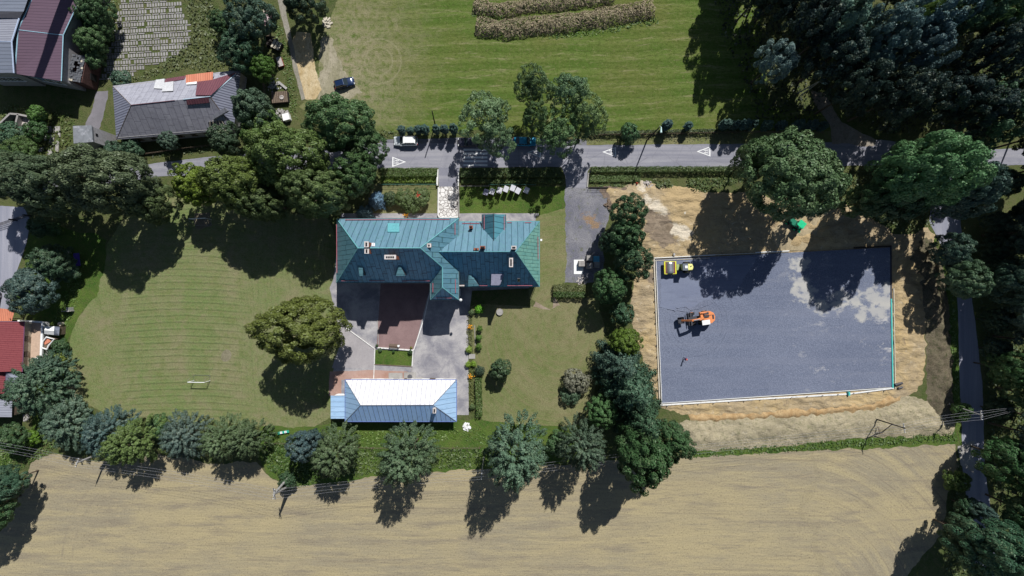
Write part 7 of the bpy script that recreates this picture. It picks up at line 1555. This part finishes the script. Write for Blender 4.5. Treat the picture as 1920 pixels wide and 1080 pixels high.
# goals
def goal(label, px, py, rz, wd=3.0, ht=2.0):
    c = G(px, py); o = thing('football_goal', label, 'goal', (c.x, c.y, 0), rz)
    for s in (-1, 1): MB().tube([(s*wd/2, 0, 0), (s*wd/2, 0, ht)], .06, 8).build('post', M['white'], o, local=True)
    MB().tube([(-wd/2-.06, 0, ht), (wd/2+.06, 0, ht)], .07, 8).build('crossbar', M['white'], o, local=True)
    mb = MB()
    for s in (-1, 1): mb.tube([(s*wd/2, 0, ht), (s*wd/2, .5, ht), (s*wd/2, 1.0, .04), (s*wd/2, 0, .04)], .025, 6)
    mb.tube([(-wd/2, 1.0, .04), (wd/2, 1.0, .04)], .025, 6); mb.build('back_frame', M['steel'], o, local=True)
goal('small white football goal on the left part of the mown field', 379, 713.5, R(-1)); goal('white football goal half hidden under the yellow-green tree', 381, 412, R(182))
# seesaw
c = G(533, 809.5); o = thing('rocking_bench', 'green two-seat rocking toy with white seats on the grass', 'play equipment', (c.x, c.y, 0), R(10))
MB().box((0, 0, .38), (2.1, .45, .10)).box((-.95, 0, .5), (.12, .5, .28)).box((.95, 0, .5), (.12, .5, .28)).build('beam', plain('sea_green_paint', (.03, .38, .28), .5, .4), o, local=True, bevel=.03)
for x in (-.4, .42): MB().box((x, 0, .47), (.42, .40, .08)).build('seat', M['white'], o, local=True, bevel=.03); MB().lathe((x+.02, 0, .51), [(.07, 0), (.07, .02), (0, .02)], 8).build('hand_hole', M['black'], o, local=True)
MB().tube([(0, 0, 0), (0, 0, .34)], .09, 8).build('spring', M['dark'], o, local=True)
# clothes line and blue cover in the left garden
c = G(148, 487); tag(MB().box((c.x, c.y, .5), (1.1, 2.4, .08), .1).box((c.x-.4, c.y+1, .25), (.08, .08, .5), 0).box((c.x+.4, c.y-1, .25), (.08, .08, .5)).build('garden_table', M['purplerug']), 'violet-blue covered table in the shade of the left garden', 'table')
tag(MB().box((*G(131, 583).to_2d(), .45), (1.8, .12, .9), .02).box((*G(136, 580).to_2d(), .6), (.5, .8, 1.2), .1).build('garden_rack', M['concrete']), 'grey garden rack beside the playing field edge', 'rack')
tag(MB().lathe((*G(132, 473).to_2d(), 0), [(.3, 0), (.32, .6), (.0, .65)], 10).build('rain_barrel', M['palewood']), 'pale rain barrel above the violet table', 'barrel')
tag(MB().lathe((*G(118, 607).to_2d(), 0), [(.35, 0), (.38, .8), (.0, .85)], 10).build('rain_barrel', M['palewood']), 'pale round tub right of the white hut', 'tub')
# ---- junk yard
o = thing('wrecked_car', 'wrecked car with pink-white roof at the top of the junk yard', 'car', (*G(503, 42).to_2d(), 0), R(75))
MB().prism([(-1.7, -.8, .3), (1.7, -.8, .3), (1.7, .8, .3), (-1.7, .8, .3)], [(-1.6, -.75, .9), (1.6, -.75, .85), (1.6, .75, .85), (-1.6, .75, .9)]).build('body', plain('faded_pink_paint', (.45, .25, .28), .7, .3, var=.3, dirt=(.5, .45, .45)), o, local=True, bevel=.06)
MB().prism([(-.8, -.7, .9), (1.0, -.7, .9), (1.0, .7, .9), (-.8, .7, .9)], [(-.5, -.6, 1.4), (.8, -.6, 1.4), (.8, .6, 1.4), (-.5, .6, 1.4)]).build('roof', plain('dull_pink_roof', (.50, .38, .40), .7, .3, var=.3), o, local=True, bevel=.05)
for x in (-1.1, 1.1):
    for s in (-1, 1): MB().disc_wheel((x, s*.78, .3), .3, .18).build('wheel', M['rubber'], o, local=True)
def crate(name, label, cat, px, py, sx, sy, h, rz, m, m2=None, slats=0):
    c = G(px, py); o = thing(name, label, cat, (c.x, c.y, 0), R(rz)); MB().box((0, 0, h/2), (sx, sy, h)).build('body', M[m], o, local=True, bevel=.02)
    mb = MB()
    if slats:
        for k in range(slats): mb.box(((k-(slats-1)/2)*sx/slats, 0, h+.03), (sx/slats*.75, sy*1.02, .06))
    else: mb.box((0, 0, h+.03), (sx*1.06, sy*1.06, .06))
    mb.build('top', M[m2 or m], o, local=True)
crate('tarp_stack', 'stack under a turquoise tarpaulin in the junk yard', 'stack', 505, 53, 1.3, .9, .8, -15, 'wood', 'bluetarp'); crate('crate', 'wooden crate with pale slats in the junk yard', 'crate', 522, 88, 1.8, 1.5, .9, -28, 'darkwood', 'palewood', 3)
crate('flatbed_trailer', 'grey flat trailer with rusty wheel on top in the junk yard', 'trailer', 528, 185, 3.0, 2.0, .9, 5, 'darkwood', 'wood', 9); crate('chest', 'red and white chest in the junk yard bushes', 'chest', 527, 118, .9, 1.7, .6, 18, 'red', 'rubble'); crate('water_tank', 'white plastic tank at the bottom of the junk yard', 'tank', 540, 222, 1.2, 1.2, 1.0, 15, 'whitewall', 'white')
crate('plank_stack', 'short stack of grey planks in the junk yard', 'planks', 531, 161, 1.9, .4, .3, -40, 'palewood', 'concrete'); crate('crate', 'dark crates beside the wrecked car', 'crate', 503, 66, 1.2, 1.2, .9, 5, 'darkwood', 'wood', 3)
c = G(528.5, 183, .97); tag(MB().disc_wheel((c.x, c.y, 1.05), .02, .02).tube([(c.x+.32*math.cos(t), c.y+.32*math.sin(t), 1.08) for t in np.linspace(0, 6.28, 15)], .10, 6).lathe((c.x, c.y, .97), [(.24, 0), (.22, .09), (0, .10)], 12).build('old_tyre', M['rubble']), 'pale and rust coloured wheel lying on the grey trailer', 'wheel')
heap('scrap_heap', 511, 80, 40, 1.1, 'darkwood', 'heap of dark scrap next to the pale slatted crate', 'scrap', .5, 8, .6); heap('scrap_heap', 514, 160, 40, 1.4, 'concrete', 'blue-grey scrap heap above the flat trailer', 'scrap', .35, 9, .5); heap('log_pile', 614, 42, 40, .9, 'palewood', 'log pile beside the meadow at the top of the sandy track', 'logs', .5, 10, .5); heap('scrap_heap', 503, 22, 30, .8, 'palewood', 'pale boards thrown down above the wrecked car', 'boards', .45, 11, .4)
# blue post in the trees
c = G(1858, 640); tag(MB().tube([(c.x, c.y, 0), G(1873, 655, 4)], .12, 8).build('blue_post', plain('blue_paint', (.03, .18, .45), .5, .4)), 'bright blue post among the shaded trees right of the side road', 'post')
# fallen trunk on the bank
tag(MB().tube([G(1646, 800, .9), G(1650, 812, 1.2), G(1665, 818, 1.0)], [.09, .07, .03], 6).tube([G(1650, 808, .9), G(1638, 818, 1.1)], [.06, .02], 6).build('dead_branch', M['wood']), 'dead branches at the foot of the tarred pole', 'branch')
